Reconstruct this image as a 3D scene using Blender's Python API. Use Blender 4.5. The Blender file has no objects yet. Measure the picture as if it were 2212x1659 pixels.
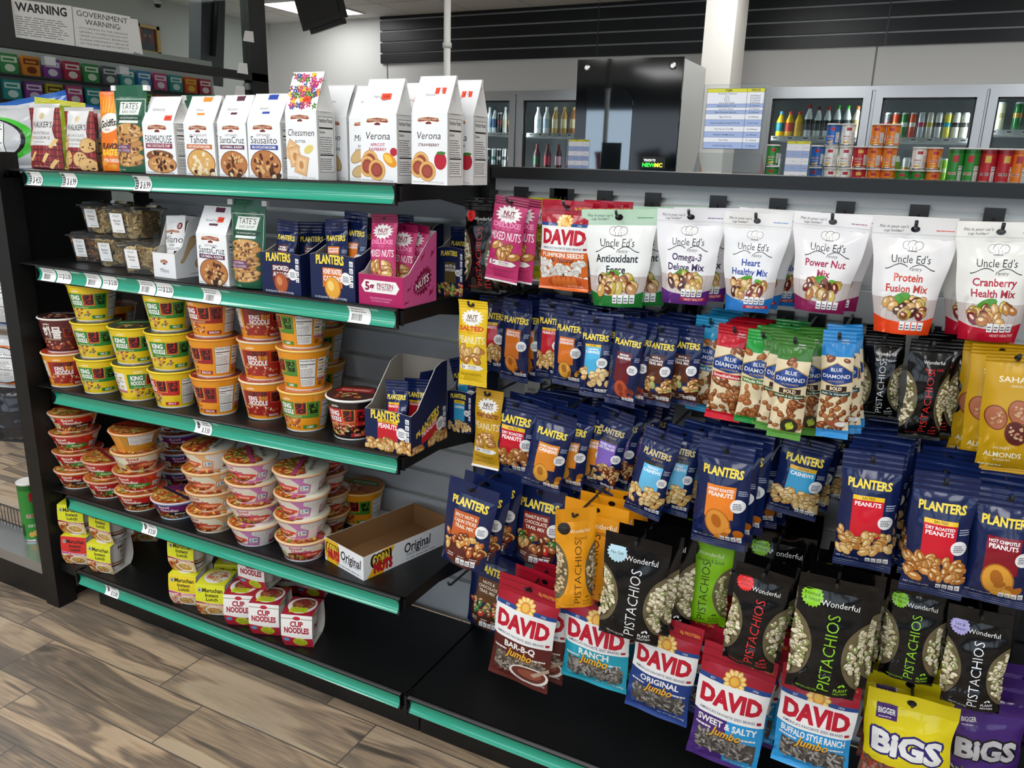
import bpy, bmesh, math, random
from mathutils import Vector, Matrix
S = bpy.context.scene
COL = S.collection
PI = math.pi

# ------------------------------------------------------------------ camera
FPX = 1714.42
CAM = Vector((2.1668, -1.3727, 1.3996))
YAW, PIT, ROL = 0.4641, -0.2728, 0.03
FW = Vector((-math.sin(YAW)*math.cos(PIT), math.cos(YAW)*math.cos(PIT), math.sin(PIT)))
_r0 = FW.cross(Vector((0, 0, 1))).normalized()
_u0 = _r0.cross(FW)
RT = _r0*math.cos(ROL)+_u0*math.sin(ROL)
UP = _u0*math.cos(ROL)-_r0*math.sin(ROL)
cd = bpy.data.cameras.new('camera')
cam = bpy.data.objects.new('camera', cd)
COL.objects.link(cam)
cam.matrix_world = Matrix(((RT.x, UP.x, -FW.x, CAM.x), (RT.y, UP.y, -FW.y, CAM.y), (RT.z, UP.z, -FW.z, CAM.z), (0, 0, 0, 1)))
cd.sensor_fit = 'HORIZONTAL'
cd.sensor_width = 36
cd.lens = FPX/2212*36
cd.clip_start = .02
S.camera = cam

# ------------------------------------------------------------------ view, sky
S.view_settings.view_transform = 'Standard'
S.view_settings.look = 'None'
S.view_settings.gamma = 1
S.view_settings.use_curve_mapping = False
S.view_settings.exposure = 0.04
wd = bpy.data.worlds.new('sky')
S.world = wd
wd.use_nodes = True
wd.node_tree.nodes['Background'].inputs[0].default_value = (.75, .87, 1, 1)
wd.node_tree.nodes['Background'].inputs[1].default_value = 2.2
LAMP = 8.0           # strength of the ceiling panels


def ray(px, py):
    return FW+RT*((px-1106)/FPX)-UP*((py-829.5)/FPX)


def on_y(px, py, y):
    d = ray(px, py)
    return CAM+d*((y-CAM.y)/d.y)


def on_x(px, py, x):
    d = ray(px, py)
    return CAM+d*((x-CAM.x)/d.x)


def on_z(px, py, z):
    d = ray(px, py)
    return CAM+d*((z-CAM.z)/d.z)


# ------------------------------------------------------------------ colours and materials
_cc = {}


def lin(h):
    if h not in _cc:
        c = [int(h[i:i+2], 16)/255 for i in (0, 2, 4)]
        _cc[h] = tuple((x/12.92 if x <= .04045 else ((x+.055)/1.055)**2.4) for x in c)+(1.0,)
    return _cc[h]


MATS = {}


def mat(name, rough=.5, metal=0, spec=.5, coat=0, bump=0, bscale=40, col=None, trans=0, alpha=1, rvar=0, emit=0, stretch=None, aniso=None):
    """surface whose colour is the print colour of the mesh, or COL; fine bump for crinkled film"""
    m = bpy.data.materials.new(name)
    m.use_nodes = True
    nt = m.node_tree
    b = nt.nodes['Principled BSDF']
    if col:
        b.inputs['Base Color'].default_value = lin(col)
    else:
        a = nt.nodes.new('ShaderNodeAttribute')
        a.attribute_name = 'print'
        nt.links.new(a.outputs['Color'], b.inputs['Base Color'])
        if emit:
            nt.links.new(a.outputs['Color'], b.inputs['Emission Color'])
    b.inputs['Roughness'].default_value = rough
    b.inputs['Metallic'].default_value = metal
    b.inputs['Specular IOR Level'].default_value = spec
    b.inputs['Coat Weight'].default_value = coat
    b.inputs['Coat Roughness'].default_value = .06
    b.inputs['Transmission Weight'].default_value = trans
    b.inputs['Alpha'].default_value = alpha
    if emit:
        if col:
            b.inputs['Emission Color'].default_value = lin(col)
        b.inputs['Emission Strength'].default_value = emit
    if bump or rvar:
        tc = nt.nodes.new('ShaderNodeTexCoord')
        n = nt.nodes.new('ShaderNodeTexNoise')
        n.inputs['Scale'].default_value = bscale
        n.inputs['Detail'].default_value = 3
        src = tc.outputs['Object']
        if stretch:
            mp = nt.nodes.new('ShaderNodeMapping')
            mp.inputs['Scale'].default_value = stretch
            nt.links.new(src, mp.inputs[0])
            src = mp.outputs[0]
        nt.links.new(src, n.inputs['Vector'])
        if bump:
            bp = nt.nodes.new('ShaderNodeBump')
            bp.inputs['Strength'].default_value = bump
            bp.inputs['Distance'].default_value = .004
            nt.links.new(n.outputs['Fac'], bp.inputs['Height'])
            nt.links.new(bp.outputs[0], b.inputs['Normal'])
        if rvar:
            mr = nt.nodes.new('ShaderNodeMapRange')
            mr.inputs['To Min'].default_value = max(.02, rough-rvar)
            mr.inputs['To Max'].default_value = rough+rvar
            nt.links.new(n.outputs['Fac'], mr.inputs['Value'])
            nt.links.new(mr.outputs[0], b.inputs['Roughness'])
    MATS[name] = m
    return m


def clear(name, tint='ffffff', gloss=.12, rough=.03, body=.0, bodycol='ffffff'):
    """clear plastic or pane: see-through with a reflection that grows at grazing angles"""
    m = bpy.data.materials.new(name)
    m.use_nodes = True
    nt = m.node_tree
    nt.nodes.clear()
    out = nt.nodes.new('ShaderNodeOutputMaterial')
    t = nt.nodes.new('ShaderNodeBsdfTransparent')
    t.inputs[0].default_value = lin(tint)
    g = nt.nodes.new('ShaderNodeBsdfGlossy')
    g.inputs['Roughness'].default_value = rough
    fr = nt.nodes.new('ShaderNodeLayerWeight')
    fr.inputs[0].default_value = gloss
    mx = nt.nodes.new('ShaderNodeMixShader')
    nt.links.new(fr.outputs['Fresnel'], mx.inputs[0])
    src = t
    if body:
        d = nt.nodes.new('ShaderNodeBsdfDiffuse')
        d.inputs[0].default_value = lin(bodycol)
        m2 = nt.nodes.new('ShaderNodeMixShader')
        m2.inputs[0].default_value = body
        nt.links.new(t.outputs[0], m2.inputs[1])
        nt.links.new(d.outputs[0], m2.inputs[2])
        src = m2
    nt.links.new(src.outputs[0], mx.inputs[1])
    nt.links.new(g.outputs[0], mx.inputs[2])
    nt.links.new(mx.outputs[0], out.inputs[0])
    MATS[name] = m
    return m


mat('film', .18, spec=.3, coat=.3, bump=.14, bscale=38)          # printed glossy film
mat('foil', .3, metal=.35, coat=.4, bump=.25, bscale=40)
mat('matte_film', .36, spec=.35, coat=.12, bump=.12, bscale=40)
mat('paper', .55, spec=.3, bump=.10, bscale=30)
mat('card', .5, spec=.35)
mat('cup', .35, coat=.1)
mat('wrap', .2, coat=.55, bump=.12, bscale=35)
mat('ink', .5)
mat('can', .28, metal=.2, coat=.3)
mat('plastic', .38)
mat('chrome', .16, metal=1, col='d8d8d8')
mat('steel', .3, metal=.85, col='b9bcbe')
mat('black_metal', .42, spec=.45, col='0b0c0d', rvar=.1, bscale=14)
mat('black_gloss', .07, spec=.5, col='050606')
mat('wire', .35, metal=.6, col='3a3c3f')
mat('teal', .3, coat=1, col='0a9c7e')
mat('board', .6, spec=.3, rvar=.06, bscale=25)
mat('wallpaint', .85, spec=.2, bump=.03, bscale=160)
mat('bulb', col='ffffff', emit=LAMP)
mat('screenglow', .5, emit=2.2)
clear('pane', 'eef3f1', .10, .01)
clear('tub', 'f2f4f2', .22, .06, .05)
clear('acrylic', 'f4f6f6', .2, .03, .03)
clear('cooler_glass', 'cfd4d4', .16, .01)

# ------------------------------------------------------------------ mesh builder
_tx = {}


def text2d(s, off=0.0, shear=0.0):
    k = (s, off, shear)
    if k not in _tx:
        c = bpy.data.curves.new('lettering', 'FONT')
        c.body = s
        c.size = 1
        c.offset = off
        c.shear = shear
        c.resolution_u = 2
        o = bpy.data.objects.new('lettering', c)
        m = o.to_mesh()
        v = [(p.co.x, p.co.y) for p in m.vertices]
        f = [tuple(p.vertices) for p in m.polygons]
        o.to_mesh_clear()
        bpy.data.objects.remove(o)
        bpy.data.curves.remove(c)
        if not v:
            v = [(0, 0), (.01, 0), (0, .01)]
            f = [(0, 1, 2)]
        xs = [p[0] for p in v]
        _tx[k] = (v, f, min(xs), max(xs))
    return _tx[k]


class Art:
    """flat print: x in 0..1, y in 0..H (H = height over width)"""

    def __init__(s, H=1.0, seed=1):
        s.H = H
        s.ops = []
        s.r = random.Random(seed)

    def poly(s, pts, c):
        s.ops.append((pts, [tuple(range(len(pts)))], c))
        return s

    def rect(s, x0, y0, x1, y1, c):
        return s.poly([(x0, y0), (x1, y0), (x1, y1), (x0, y1)], c)

    def ell(s, x, y, rx, ry, c, n=18, rot=0):
        ca, sa = math.cos(rot), math.sin(rot)
        return s.poly([(x+rx*math.cos(2*PI*i/n)*ca-ry*math.sin(2*PI*i/n)*sa, y+rx*math.cos(2*PI*i/n)*sa+ry*math.sin(2*PI*i/n)*ca) for i in range(n)], c)

    def burst(s, x, y, r, c, n=14, k=.82, sy=1):
        p = []
        for i in range(2*n):
            a = PI*i/n
            q = r if i % 2 == 0 else r*k
            p.append((x+q*math.cos(a), y+q*sy*math.sin(a)))
        fs = [(2*n, i, (i+1) % (2*n)) for i in range(2*n)]
        s.ops.append((p+[(x, y)], fs, c))
        return s

    def text(s, t, x, y, h, c, w=None, b=.02, sh=0, rot=0, al='c', maxw=None, fat=0):
        if fat:
            for k in range(8):
                s.text(t, x+fat*math.cos(k*PI/4), y+fat*math.sin(k*PI/4), h, c, w, b, sh, rot, al, maxw)
        v, f, x0, x1 = text2d(t, b, sh)
        k = h/.69
        kx = k
        if w:
            kx = w/(x1-x0)
        elif maxw and (x1-x0)*k > maxw:
            kx = maxw/(x1-x0)
        ox = {'c': -(x0+x1)/2, 'l': -x0, 'r': -x1}[al]
        ca, sa = math.cos(rot), math.sin(rot)
        pts = []
        for a, q in v:
            a, q = (a+ox)*kx, (q-.345)*k
            pts.append((x+a*ca-q*sa, y+a*sa+q*ca))
        s.ops.append((pts, f, c))
        return s

    def lines(s, x0, y0, x1, y1, n, c, fill=.45):
        """rows of small print"""
        v, f = [], []
        dy = (y1-y0)/n
        for i in range(n):
            x = x0
            yy = y0+i*dy
            e = x1-(x1-x0)*s.r.uniform(0, .2)
            while x < e:
                q = min(e, x+(x1-x0)*s.r.uniform(.08, .25))
                k = len(v)
                v += [(x, yy), (q, yy), (q, yy+dy*fill), (x, yy+dy*fill)]
                f.append((k, k+1, k+2, k+3))
                x = q+(x1-x0)*.03
        s.ops.append((v, f, c))
        return s

    def bars(s, x0, y0, x1, y1, n, c='141414'):
        v, f = [], []
        x = x0
        st = (x1-x0)/n
        for i in range(n):
            q = x+st*s.r.uniform(.3, .75)
            k = len(v)
            v += [(x, y0), (q, y0), (q, y1), (x, y1)]
            f.append((k, k+1, k+2, k+3))
            x += st
        s.ops.append((v, f, c))
        return s

    def facts(s, x0, y0, x1, y1, t='Nutrition Facts'):
        """nutrition table"""
        w, h = x1-x0, y1-y0
        s.rect(x0, y0, x1, y1, '222222')
        s.rect(x0+w*.02, y0+h*.008, x1-w*.02, y1-h*.008, 'f4f4f2')
        s.text(t, x0+w*.5, y1-h*.07, h*.07, '161616', w=w*.86, b=.02)
        s.rect(x0+w*.05, y1-h*.22, x1-w*.05, y1-h*.19, '161616')
        s.text('Calories', x0+w*.06, y1-h*.275, h*.05, '161616', w=w*.4, al='l')
        s.lines(x0+w*.06, y0+h*.34, x1-w*.1, y1-h*.34, 8, '5a5a5a', .35)
        s.rect(x0+w*.05, y0+h*.30, x1-w*.05, y0+h*.325, '161616')
        s.lines(x0+w*.06, y0+h*.05, x1-w*.06, y0+h*.27, 6, '6a6a6a', .4)
        return s

    def blobs(s, x0, y0, x1, y1, n, sz, cols, asp=.6, edge='5a3a1c', hi=None, seg=9, inside=None):
        """a printed heap of nuts, seeds or noodles"""
        for i in range(n):
            x, y = s.r.uniform(x0, x1), y1-(y1-y0)*((i+s.r.random())/n)
            if inside and not inside(x, y):
                continue
            a = s.r.uniform(0, PI)
            q = sz*s.r.uniform(.8, 1.2)
            c = s.r.choice(cols)
            s.ell(x, y, q*1.09, q*asp*1.12, edge, seg, a)
            s.ell(x, y, q, q*asp, c, seg, a)
            if hi:
                s.ell(x-q*.18, y+q*.2, q*.5, q*asp*.36, hi, 6, a)
        return s


class MB:
    """collects faces with a print colour each; build() links them as ONE mesh object"""

    def __init__(s):
        s.v, s.f, s.c, s.m, s.sm = [], [], [], [], []

    def face(s, idx, c, m=0, smooth=False):
        s.f.append(idx)
        s.c.append(c)
        s.m.append(m)
        s.sm.append(smooth)

    def add(s, pts, faces, c, m=0, smooth=False):
        k = len(s.v)
        s.v += [tuple(p) for p in pts]
        for f in faces:
            s.face(tuple(i+k for i in f), c, m, smooth)

    def grid(s, P, c, m=0, smooth=True, wrap=False, flip=False, cf=None):
        nv, nu = len(P), len(P[0])
        k = len(s.v)
        for r in P:
            s.v += [tuple(p) for p in r]
        for j in range(nv-1):
            for i in range(nu if wrap else nu-1):
                a, b = k+j*nu+i, k+j*nu+(i+1) % nu
                q = (a, b, b+nu, a+nu)
                s.face(q[::-1] if flip else q, cf(i, j) if cf else c, m, smooth)

    def box(s, a, b, c='0b0c0d', m=0, M=None):
        x0, y0, z0 = a
        x1, y1, z1 = b
        p = [(x0, y0, z0), (x1, y0, z0), (x1, y1, z0), (x0, y1, z0), (x0, y0, z1), (x1, y0, z1), (x1, y1, z1), (x0, y1, z1)]
        if M:
            p = [M@Vector(q) for q in p]
        s.add(p, [(3, 2, 1, 0), (4, 5, 6, 7), (0, 1, 5, 4), (1, 2, 6, 5), (2, 3, 7, 6), (3, 0, 4, 7)], c, m)

    def lathe(s, prof, n=24, m=0, smooth=True, o=(0, 0, 0), cap=(True, True), c='ffffff'):
        """prof: (radius, z[, colour of the band above])"""
        k = len(s.v)
        for q in prof:
            for i in range(n):
                a = 2*PI*i/n
                s.v.append((o[0]+q[0]*math.cos(a), o[1]+q[0]*math.sin(a), o[2]+q[1]))
        for j in range(len(prof)-1):
            cc = prof[j][2] if len(prof[j]) > 2 else c
            for i in range(n):
                a, b = k+j*n+i, k+j*n+(i+1) % n
                s.face((a, b, b+n, a+n), cc, m, smooth)
        if cap[0]:
            s.face(tuple(k+i for i in range(n))[::-1], prof[0][2] if len(prof[0]) > 2 else c, m)
        if cap[1]:
            j = k+(len(prof)-1)*n
            s.face(tuple(j+i for i in range(n)), prof[-1][2] if len(prof[-1]) > 2 else c, m)

    def tube(s, pts, r, n=8, c='222222', m=0):
        pts = [Vector(p) for p in pts]
        k = len(s.v)
        for j, p in enumerate(pts):
            d = (pts[min(j+1, len(pts)-1)]-pts[max(j-1, 0)]).normalized()
            a = d.cross(Vector((0, 0, 1)))
            if a.length < .01:
                a = Vector((1, 0, 0))
            a.normalize()
            b = a.cross(d)
            for i in range(n):
                t = 2*PI*i/n
                s.v.append(tuple(p+a*(r*math.cos(t))+b*(r*math.sin(t))))
        for j in range(len(pts)-1):
            for i in range(n):
                a, b = k+j*n+i, k+j*n+(i+1) % n
                s.face((a, b, b+n, a+n), c, m, True)
        s.face(tuple(k+i for i in range(n))[::-1], c, m)
        e = k+(len(pts)-1)*n
        s.face(tuple(e+i for i in range(n)), c, m)

    def art(s, P, art, m=0, lift=.00025, step=.00003, wrap=False, smooth=True):
        """lays a print on the surface grid P (rows bottom to top, seen side up to the viewer)"""
        rows = [list(map(Vector, r)) for r in P]
        if wrap:
            rows = [r+[r[0]] for r in rows]
        nv, nu = len(rows)-1, len(rows[0])-1
        N = []
        for j in range(nv+1):
            q = []
            for i in range(nu+1):
                if wrap:
                    du = rows[j][(i+1) % nu]-rows[j][(i-1) % nu]
                else:
                    du = rows[j][min(i+1, nu)]-rows[j][max(i-1, 0)]
                dv = rows[min(j+1, nv)][i]-rows[max(j-1, 0)][i]
                n = du.cross(dv)
                q.append(n.normalized() if n.length > 1e-12 else Vector((0, -1, 0)))
            N.append(q)
        H = art.H
        bm = bmesh.new()
        lay = bm.faces.layers.int.new('op')
        lv, bb = [], []
        for pts, fs, c in art.ops:
            xs, ys = [p[0] for p in pts], [p[1] for p in pts]
            q = (min(xs), max(xs), min(ys), max(ys))
            lv.append(1+max([l for l, o in zip(lv, bb) if o[0] < q[1] and q[0] < o[1] and o[2] < q[3] and q[2] < o[3]], default=0))
            bb.append(q)
        for k, (pts, fs, c) in enumerate(art.ops):
            vs = [bm.verts.new((p[0], p[1]/H, 0)) for p in pts]
            for f in fs:
                if len(set(f)) < 3:
                    continue
                try:
                    fc = bm.faces.new([vs[i] for i in f])
                    fc[lay] = k
                except ValueError:
                    pass
        cuts = [((1, 0, 0), i/nu) for i in range(nu+1)]+[((0, 1, 0), j/nv) for j in range(nv+1)]
        diag = not wrap and nu > 1 and nv > 1
        for nrm, t in cuts:
            edge0, edge1 = t < 1e-9, t > 1-1e-9
            bmesh.ops.bisect_plane(bm, geom=bm.verts[:]+bm.edges[:]+bm.faces[:], dist=1e-7, plane_co=(t, t, 0), plane_no=nrm, clear_inner=edge0, clear_outer=edge1)
        if diag:
            for k in range(1-nv, nu):
                bmesh.ops.bisect_plane(bm, geom=bm.verts[:]+bm.edges[:]+bm.faces[:], dist=1e-7, plane_co=(k/nu, 0, 0), plane_no=(nu, -nv, 0))
        bm.verts.index_update()
        kk = len(s.v)
        z = {}
        for f in bm.faces:
            for v in f.verts:
                z[v.index] = lv[f[lay]]
        for v in bm.verts:
            u, w = min(max(v.co.x, 0), 1)*nu, min(max(v.co.y, 0), 1)*nv
            i, j = min(int(u), nu-1), min(int(w), nv-1)
            a, b = u-i, w-j
            if diag:
                k4 = (1-a, a-b, 0, b) if a >= b else (1-b, 0, b-a, a)
            else:
                k4 = ((1-a)*(1-b), a*(1-b), (1-a)*b, a*b)
            p = rows[j][i]*k4[0]+rows[j][i+1]*k4[1]+rows[j+1][i]*k4[2]+rows[j+1][i+1]*k4[3]
            n = N[j][i]*k4[0]+N[j][i+1]*k4[1]+N[j+1][i]*k4[2]+N[j+1][i+1]*k4[3]
            s.v.append(tuple(p+n.normalized()*(lift+step*z.get(v.index, 0))))
        for f in bm.faces:
            idx = [kk+v.index for v in f.verts]
            if f.normal.z < 0:
                idx.reverse()
            s.face(tuple(idx), art.ops[f[lay]][2], m, smooth)
        bm.free()

    def data(s, name, mats):
        me = bpy.data.meshes.new(name)
        me.from_pydata(s.v, [], s.f)
        for x in mats:
            me.materials.append(MATS[x])
        me.polygons.foreach_set('material_index', s.m)
        me.polygons.foreach_set('use_smooth', s.sm)
        a = me.color_attributes.new('print', 'FLOAT_COLOR', 'CORNER')
        buf = []
        for p, c in zip(me.polygons, s.c):
            buf += list(lin(c))*p.loop_total
        a.data.foreach_set('color', buf)
        me.update()
        return me

    def build(s, name, mats, parent=None, M=None):
        if isinstance(mats, str):
            mats = [mats]
        return obj(name, s.data(name, mats), parent, M)


def obj(name, me, parent=None, M=None):
    o = bpy.data.objects.new(name, me)
    COL.objects.link(o)
    if parent is not None:
        o.parent = parent
    if M is not None:
        o.matrix_basis = M
    return o


def tag(o, label, cat, group=None):
    o['label'] = label
    o['category'] = cat
    if group:
        o['group'] = group
    return o


def struct(o):
    o['kind'] = 'structure'
    return o


def thing(name, label, cat, M=None, group=None):
    return tag(obj(name, None, None, M), label, cat, group)


def copy_tree(o, M, label=None, group=None):
    c = o.copy()
    COL.objects.link(c)
    if M is not None:
        c.matrix_basis = M
    if label:
        c['label'] = label
    if group:
        c['group'] = group
    for ch in list(o.children):
        k = ch.copy()
        COL.objects.link(k)
        k.parent = c
        for g in list(ch.children):
            q = g.copy()
            COL.objects.link(q)
            q.parent = k
    return c


def T(x, y=0, z=0, rz=0, rx=0, ry=0, sc=None):
    if not isinstance(x, (int, float)):
        x, y, z = x
    M = Matrix.Translation((x, y, z))@Matrix.Rotation(rz, 4, 'Z')@Matrix.Rotation(ry, 4, 'Y')@Matrix.Rotation(rx, 4, 'X')
    if sc:
        M = M@Matrix.Diagonal((sc[0], sc[1], sc[2], 1))
    return M


ORD = ['first', 'second', 'third', 'fourth', 'fifth', 'sixth', 'seventh', 'eighth', 'ninth', 'tenth', 'eleventh', 'twelfth', 'thirteenth', 'fourteenth', 'fifteenth', 'sixteenth', 'seventeenth', 'eighteenth', 'nineteenth', 'twentieth']


def flat(w, h, o=(0, 0, 0), ax=(1, 0, 0), up=(0, 0, 1)):
    """a two by two grid, lower corner at o"""
    o, ax, up = Vector(o), Vector(ax), Vector(up)
    return [[o, o+ax*w], [o+up*h, o+ax*w+up*h]]
# ------------------------------------------------------------------ the shop around the shelves
BACK = 5.5
CEIL = on_y(700, 45, BACK).z
WL = on_y(585, 100, BACK).x
XR, YF = 6.5, -5.0


def ceiling_lamp(x, y, label, w=.6, l=1.2):
    t = thing('ceiling_light', label, 'light', T(x, y, CEIL), 'fluorescent panels in the ceiling')
    m = MB()
    for a, b in (((-w/2-.02, -l/2-.02), (w/2+.02, -l/2)), ((-w/2-.02, l/2), (w/2+.02, l/2+.02)), ((-w/2-.02, -l/2), (-w/2, l/2)), ((w/2, -l/2), (w/2+.02, l/2))):
        m.box((a[0], a[1], -.014), (b[0], b[1], .0), 'e9e9e6')
    m.build('frame', 'plastic', t)
    d = MB()
    d.box((-w/2, -l/2, -.009), (w/2, l/2, -.002), 'ffffff')
    d.build('diffuser', 'bulb', t)


pl = on_z(560, 5, CEIL)
LAMPS = [(pl.x+.31, pl.y+.36)]+[(x, y) for x in (-1.5, .9, 3.3) for y in (-3.4, -1.1)]+[(3.4, 1.6), (1.0, 1.6), (3.2, 3.7), (1.1, 3.7), (-2.5, 1.0), (-.2, -2.2), (2.1, -2.2)]  # unseen panels; rear pair and last pair added to brighten wall and price strips
for i, (x, y) in enumerate(LAMPS):
    ceiling_lamp(x, y, 'bright white panel light in the ceiling beside the hanging television' if i == 0 else 'unseen white panel light in the ceiling grid of the shop', .6, .7 if i == 0 else 1.2)

m = MB()
m.box((WL-.1, YF, -.06), (XR, 8, 0), '8a7a66')
fl = struct(m.build('floor', 'board'))


def floor_material():
    mt = bpy.data.materials.new('wood_tile')
    mt.use_nodes = True
    nt = mt.node_tree
    N, L = nt.nodes.new, nt.links.new
    b = nt.nodes['Principled BSDF']

    def math_(op, a, c=None):
        n = N('ShaderNodeMath')
        n.operation = op
        for i, q in enumerate((a, c)):
            if q is None:
                continue
            if isinstance(q, (int, float)):
                n.inputs[i].default_value = q
            else:
                L(q, n.inputs[i])
        return n.outputs[0]
    g = N('ShaderNodeNewGeometry')
    sp = N('ShaderNodeSeparateXYZ')
    L(g.outputs['Position'], sp.inputs[0])
    x, y = sp.outputs[0], sp.outputs[1]
    PW, PLN = .1605, .605
    ry = math_('DIVIDE', math_('SUBTRACT', .0225, y), PW)
    row = math_('FLOOR', ry)
    fy = math_('SUBTRACT', ry, row)
    rx = math_('DIVIDE', math_('SUBTRACT', x, math_('ADD', math_('MULTIPLY', row, .1645), .504)), PLN)
    c = math_('FLOOR', rx)
    fx = math_('SUBTRACT', rx, c)
    ey = math_('MULTIPLY', math_('MINIMUM', fy, math_('SUBTRACT', 1, fy)), PW)
    ex = math_('MULTIPLY', math_('MINIMUM', fx, math_('SUBTRACT', 1, fx)), PLN)
    e = math_('MINIMUM', ex, ey)
    grout = math_('LESS_THAN', e, .0019)
    cid = N('ShaderNodeCombineXYZ')
    L(row, cid.inputs[0])
    L(c, cid.inputs[1])
    wn = N('ShaderNodeTexWhiteNoise')
    wn.noise_dimensions = '3D'
    L(cid.outputs[0], wn.inputs['Vector'])
    rnd = wn.outputs['Value']
    rs = N('ShaderNodeSeparateColor')
    L(wn.outputs['Color'], rs.inputs[0])
    # grain running along each tile
    v = N('ShaderNodeCombineXYZ')
    L(math_('ADD', math_('MULTIPLY', x, 1.1), math_('MULTIPLY', rnd, 37)), v.inputs[0])
    L(math_('ADD', math_('MULTIPLY', y, 7.5), math_('MULTIPLY', rs.outputs[1], 19)), v.inputs[1])
    n1 = N('ShaderNodeTexNoise')
    n1.inputs['Scale'].default_value = 1.5
    n1.inputs['Detail'].default_value = 2.5
    n1.inputs['Distortion'].default_value = .9
    L(v.outputs[0], n1.inputs['Vector'])
    wv = N('ShaderNodeMath')
    wv.operation = 'SINE'
    L(math_('MULTIPLY', n1.outputs['Fac'], 34), wv.inputs[0])
    v2 = N('ShaderNodeCombineXYZ')
    L(math_('MULTIPLY', x, 4), v2.inputs[0])
    L(math_('MULTIPLY', y, 90), v2.inputs[1])
    n2 = N('ShaderNodeTexNoise')
    n2.inputs['Scale'].default_value = 2.2
    n2.inputs['Detail'].default_value = 6
    L(v2.outputs[0], n2.inputs['Vector'])
    n3 = N('ShaderNodeTexNoise')
    n3.inputs['Scale'].default_value = 1.3
    n3.inputs['Detail'].default_value = 1
    L(v.outputs[0], n3.inputs['Vector'])
    f = math_('ADD', math_('ADD', math_('MULTIPLY', n1.outputs['Fac'], 1.05), math_('MULTIPLY', wv.outputs[0], .085)), math_('ADD', math_('MULTIPLY', math_('SUBTRACT', n2.outputs['Fac'], .62), .42), math_('MULTIPLY', math_('SUBTRACT', rnd, .5), .22)))
    cr = N('ShaderNodeValToRGB')
    el = cr.color_ramp.elements
    for i, (p, h) in enumerate(((.2, '463d35'), (.36, '77685a'), (.46, 'a18b72'), (.56, 'bda385'), (.68, 'cdb799'), (.85, 'b0a598'))):
        q = el[i] if i < 2 else el.new(p)
        q.position = p
        q.color = lin(h)
    L(f, cr.inputs[0])
    gr = N('ShaderNodeMix')
    gr.data_type = 'RGBA'
    L(math_('MULTIPLY', n3.outputs['Fac'], n3.outputs['Fac']), gr.inputs[0])
    L(cr.outputs[0], gr.inputs[6])
    gr.inputs[7].default_value = lin('7d7468')
    mg = N('ShaderNodeMix')
    mg.data_type = 'RGBA'
    L(grout, mg.inputs[0])
    L(gr.outputs[2], mg.inputs[6])
    mg.inputs[7].default_value = lin('55504a')
    L(mg.outputs[2], b.inputs['Base Color'])
    L(math_('ADD', math_('MULTIPLY', n2.outputs['Fac'], .2), .3), b.inputs['Roughness'])
    bp = N('ShaderNodeBump')
    bp.inputs['Strength'].default_value = .35
    bp.inputs['Distance'].default_value = .002
    L(math_('SUBTRACT', math_('MULTIPLY', n2.outputs['Fac'], .35), math_('MULTIPLY', grout, 1.0)), bp.inputs['Height'])
    L(bp.outputs[0], b.inputs['Normal'])
    MATS['wood_tile'] = mt
    return mt


fl.data.materials[0] = floor_material()
# the ceiling: white tiles in a thin grid
m = MB()
m.box((WL-.1, YF, CEIL), (XR, 8, CEIL+.08), 'e6e5e1')
ti = Art(1)
nx, ny = 17, 21
W0, D0 = XR-WL+.1, 8-YF
for i in range(nx+1):
    ti.rect(i/nx-.0007, 0, i/nx+.0007, 1, 'c4c3be')
for i in range(ny+1):
    ti.rect(0, i/ny-.0007, 1, i/ny+.0007, 'c4c3be')
m.art([[(XR, YF, CEIL), (WL-.1, YF, CEIL)], [(XR, 8, CEIL), (WL-.1, 8, CEIL)]], ti, lift=.0005, step=0)
struct(m.build('ceiling', 'wallpaint'))
# walls
xo = on_y(1008, 300, BACK).x      # where the first run of cooler doors starts
xs0 = on_y(822, 60, BACK).x
m = MB()
m.box((WL-.1, BACK, 0), (xo-.35, BACK+.1, CEIL), 'd9d9d6')
ZD = on_y(1900, 192, BACK).z+.02   # underside of the wall above the coolers
m.box((xo-.35, BACK, ZD), (XR, BACK+.1, CEIL), 'd9d9d6')
struct(m.build('wall_back', 'wallpaint'))
m = MB()
m.box((WL-.1, YF, 0), (WL, 8, CEIL), 'cfcfcc')
struct(m.build('wall_left', 'wallpaint'))
m = MB()
m.box((XR, YF, 0), (XR+.1, 8, CEIL), 'cfcfcc')
struct(m.build('wall_right', 'wallpaint'))
m = MB()
m.box((WL-.1, YF-.1, 0), (XR, YF, .5), '4c4e52')
m.box((WL-.1, YF-.1, 2.3), (XR, YF, CEIL), '4c4e52')
for x in (WL-.1, -1.2, .8, 2.8, 4.8, XR-.3):
    m.box((x, YF-.1, .5), (x+.3, YF, 2.3), '4c4e52')
struct(m.build('wall_front', 'wallpaint'))
# seams of the insulated panels over the coolers
m = MB()
for px in (837, 1888):
    q = on_y(px, 150, BACK)
    m.box((q.x-.006, BACK-.003, ZD), (q.x+.006, BACK, on_y(px, 118 if px < 1000 else 98, BACK).z), '6e6f70')
struct(m.build('trim_1', 'plastic'))
# pillar
p0, p1 = on_y(1511, 300, 4.4), on_y(1584, 100, 4.4)
m = MB()
m.box((on_y(1518, 100, 4.4).x, 4.4, 0), (p1.x, 4.75, CEIL), 'e9e6de')
struct(m.build('pillar', 'wallpaint'))
# cooler room behind the doors
m = MB()
m.box((xo-.35, BACK+1.0, 0), (XR, BACK+1.1, CEIL), '6a6e70')
m.box((xo-.45, BACK+.1, 0), (xo-.35, BACK+1.1, CEIL), '6a6e70')
struct(m.build('wall_cooler', 'wallpaint'))

# black slat panels on the wall above the coolers


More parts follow.
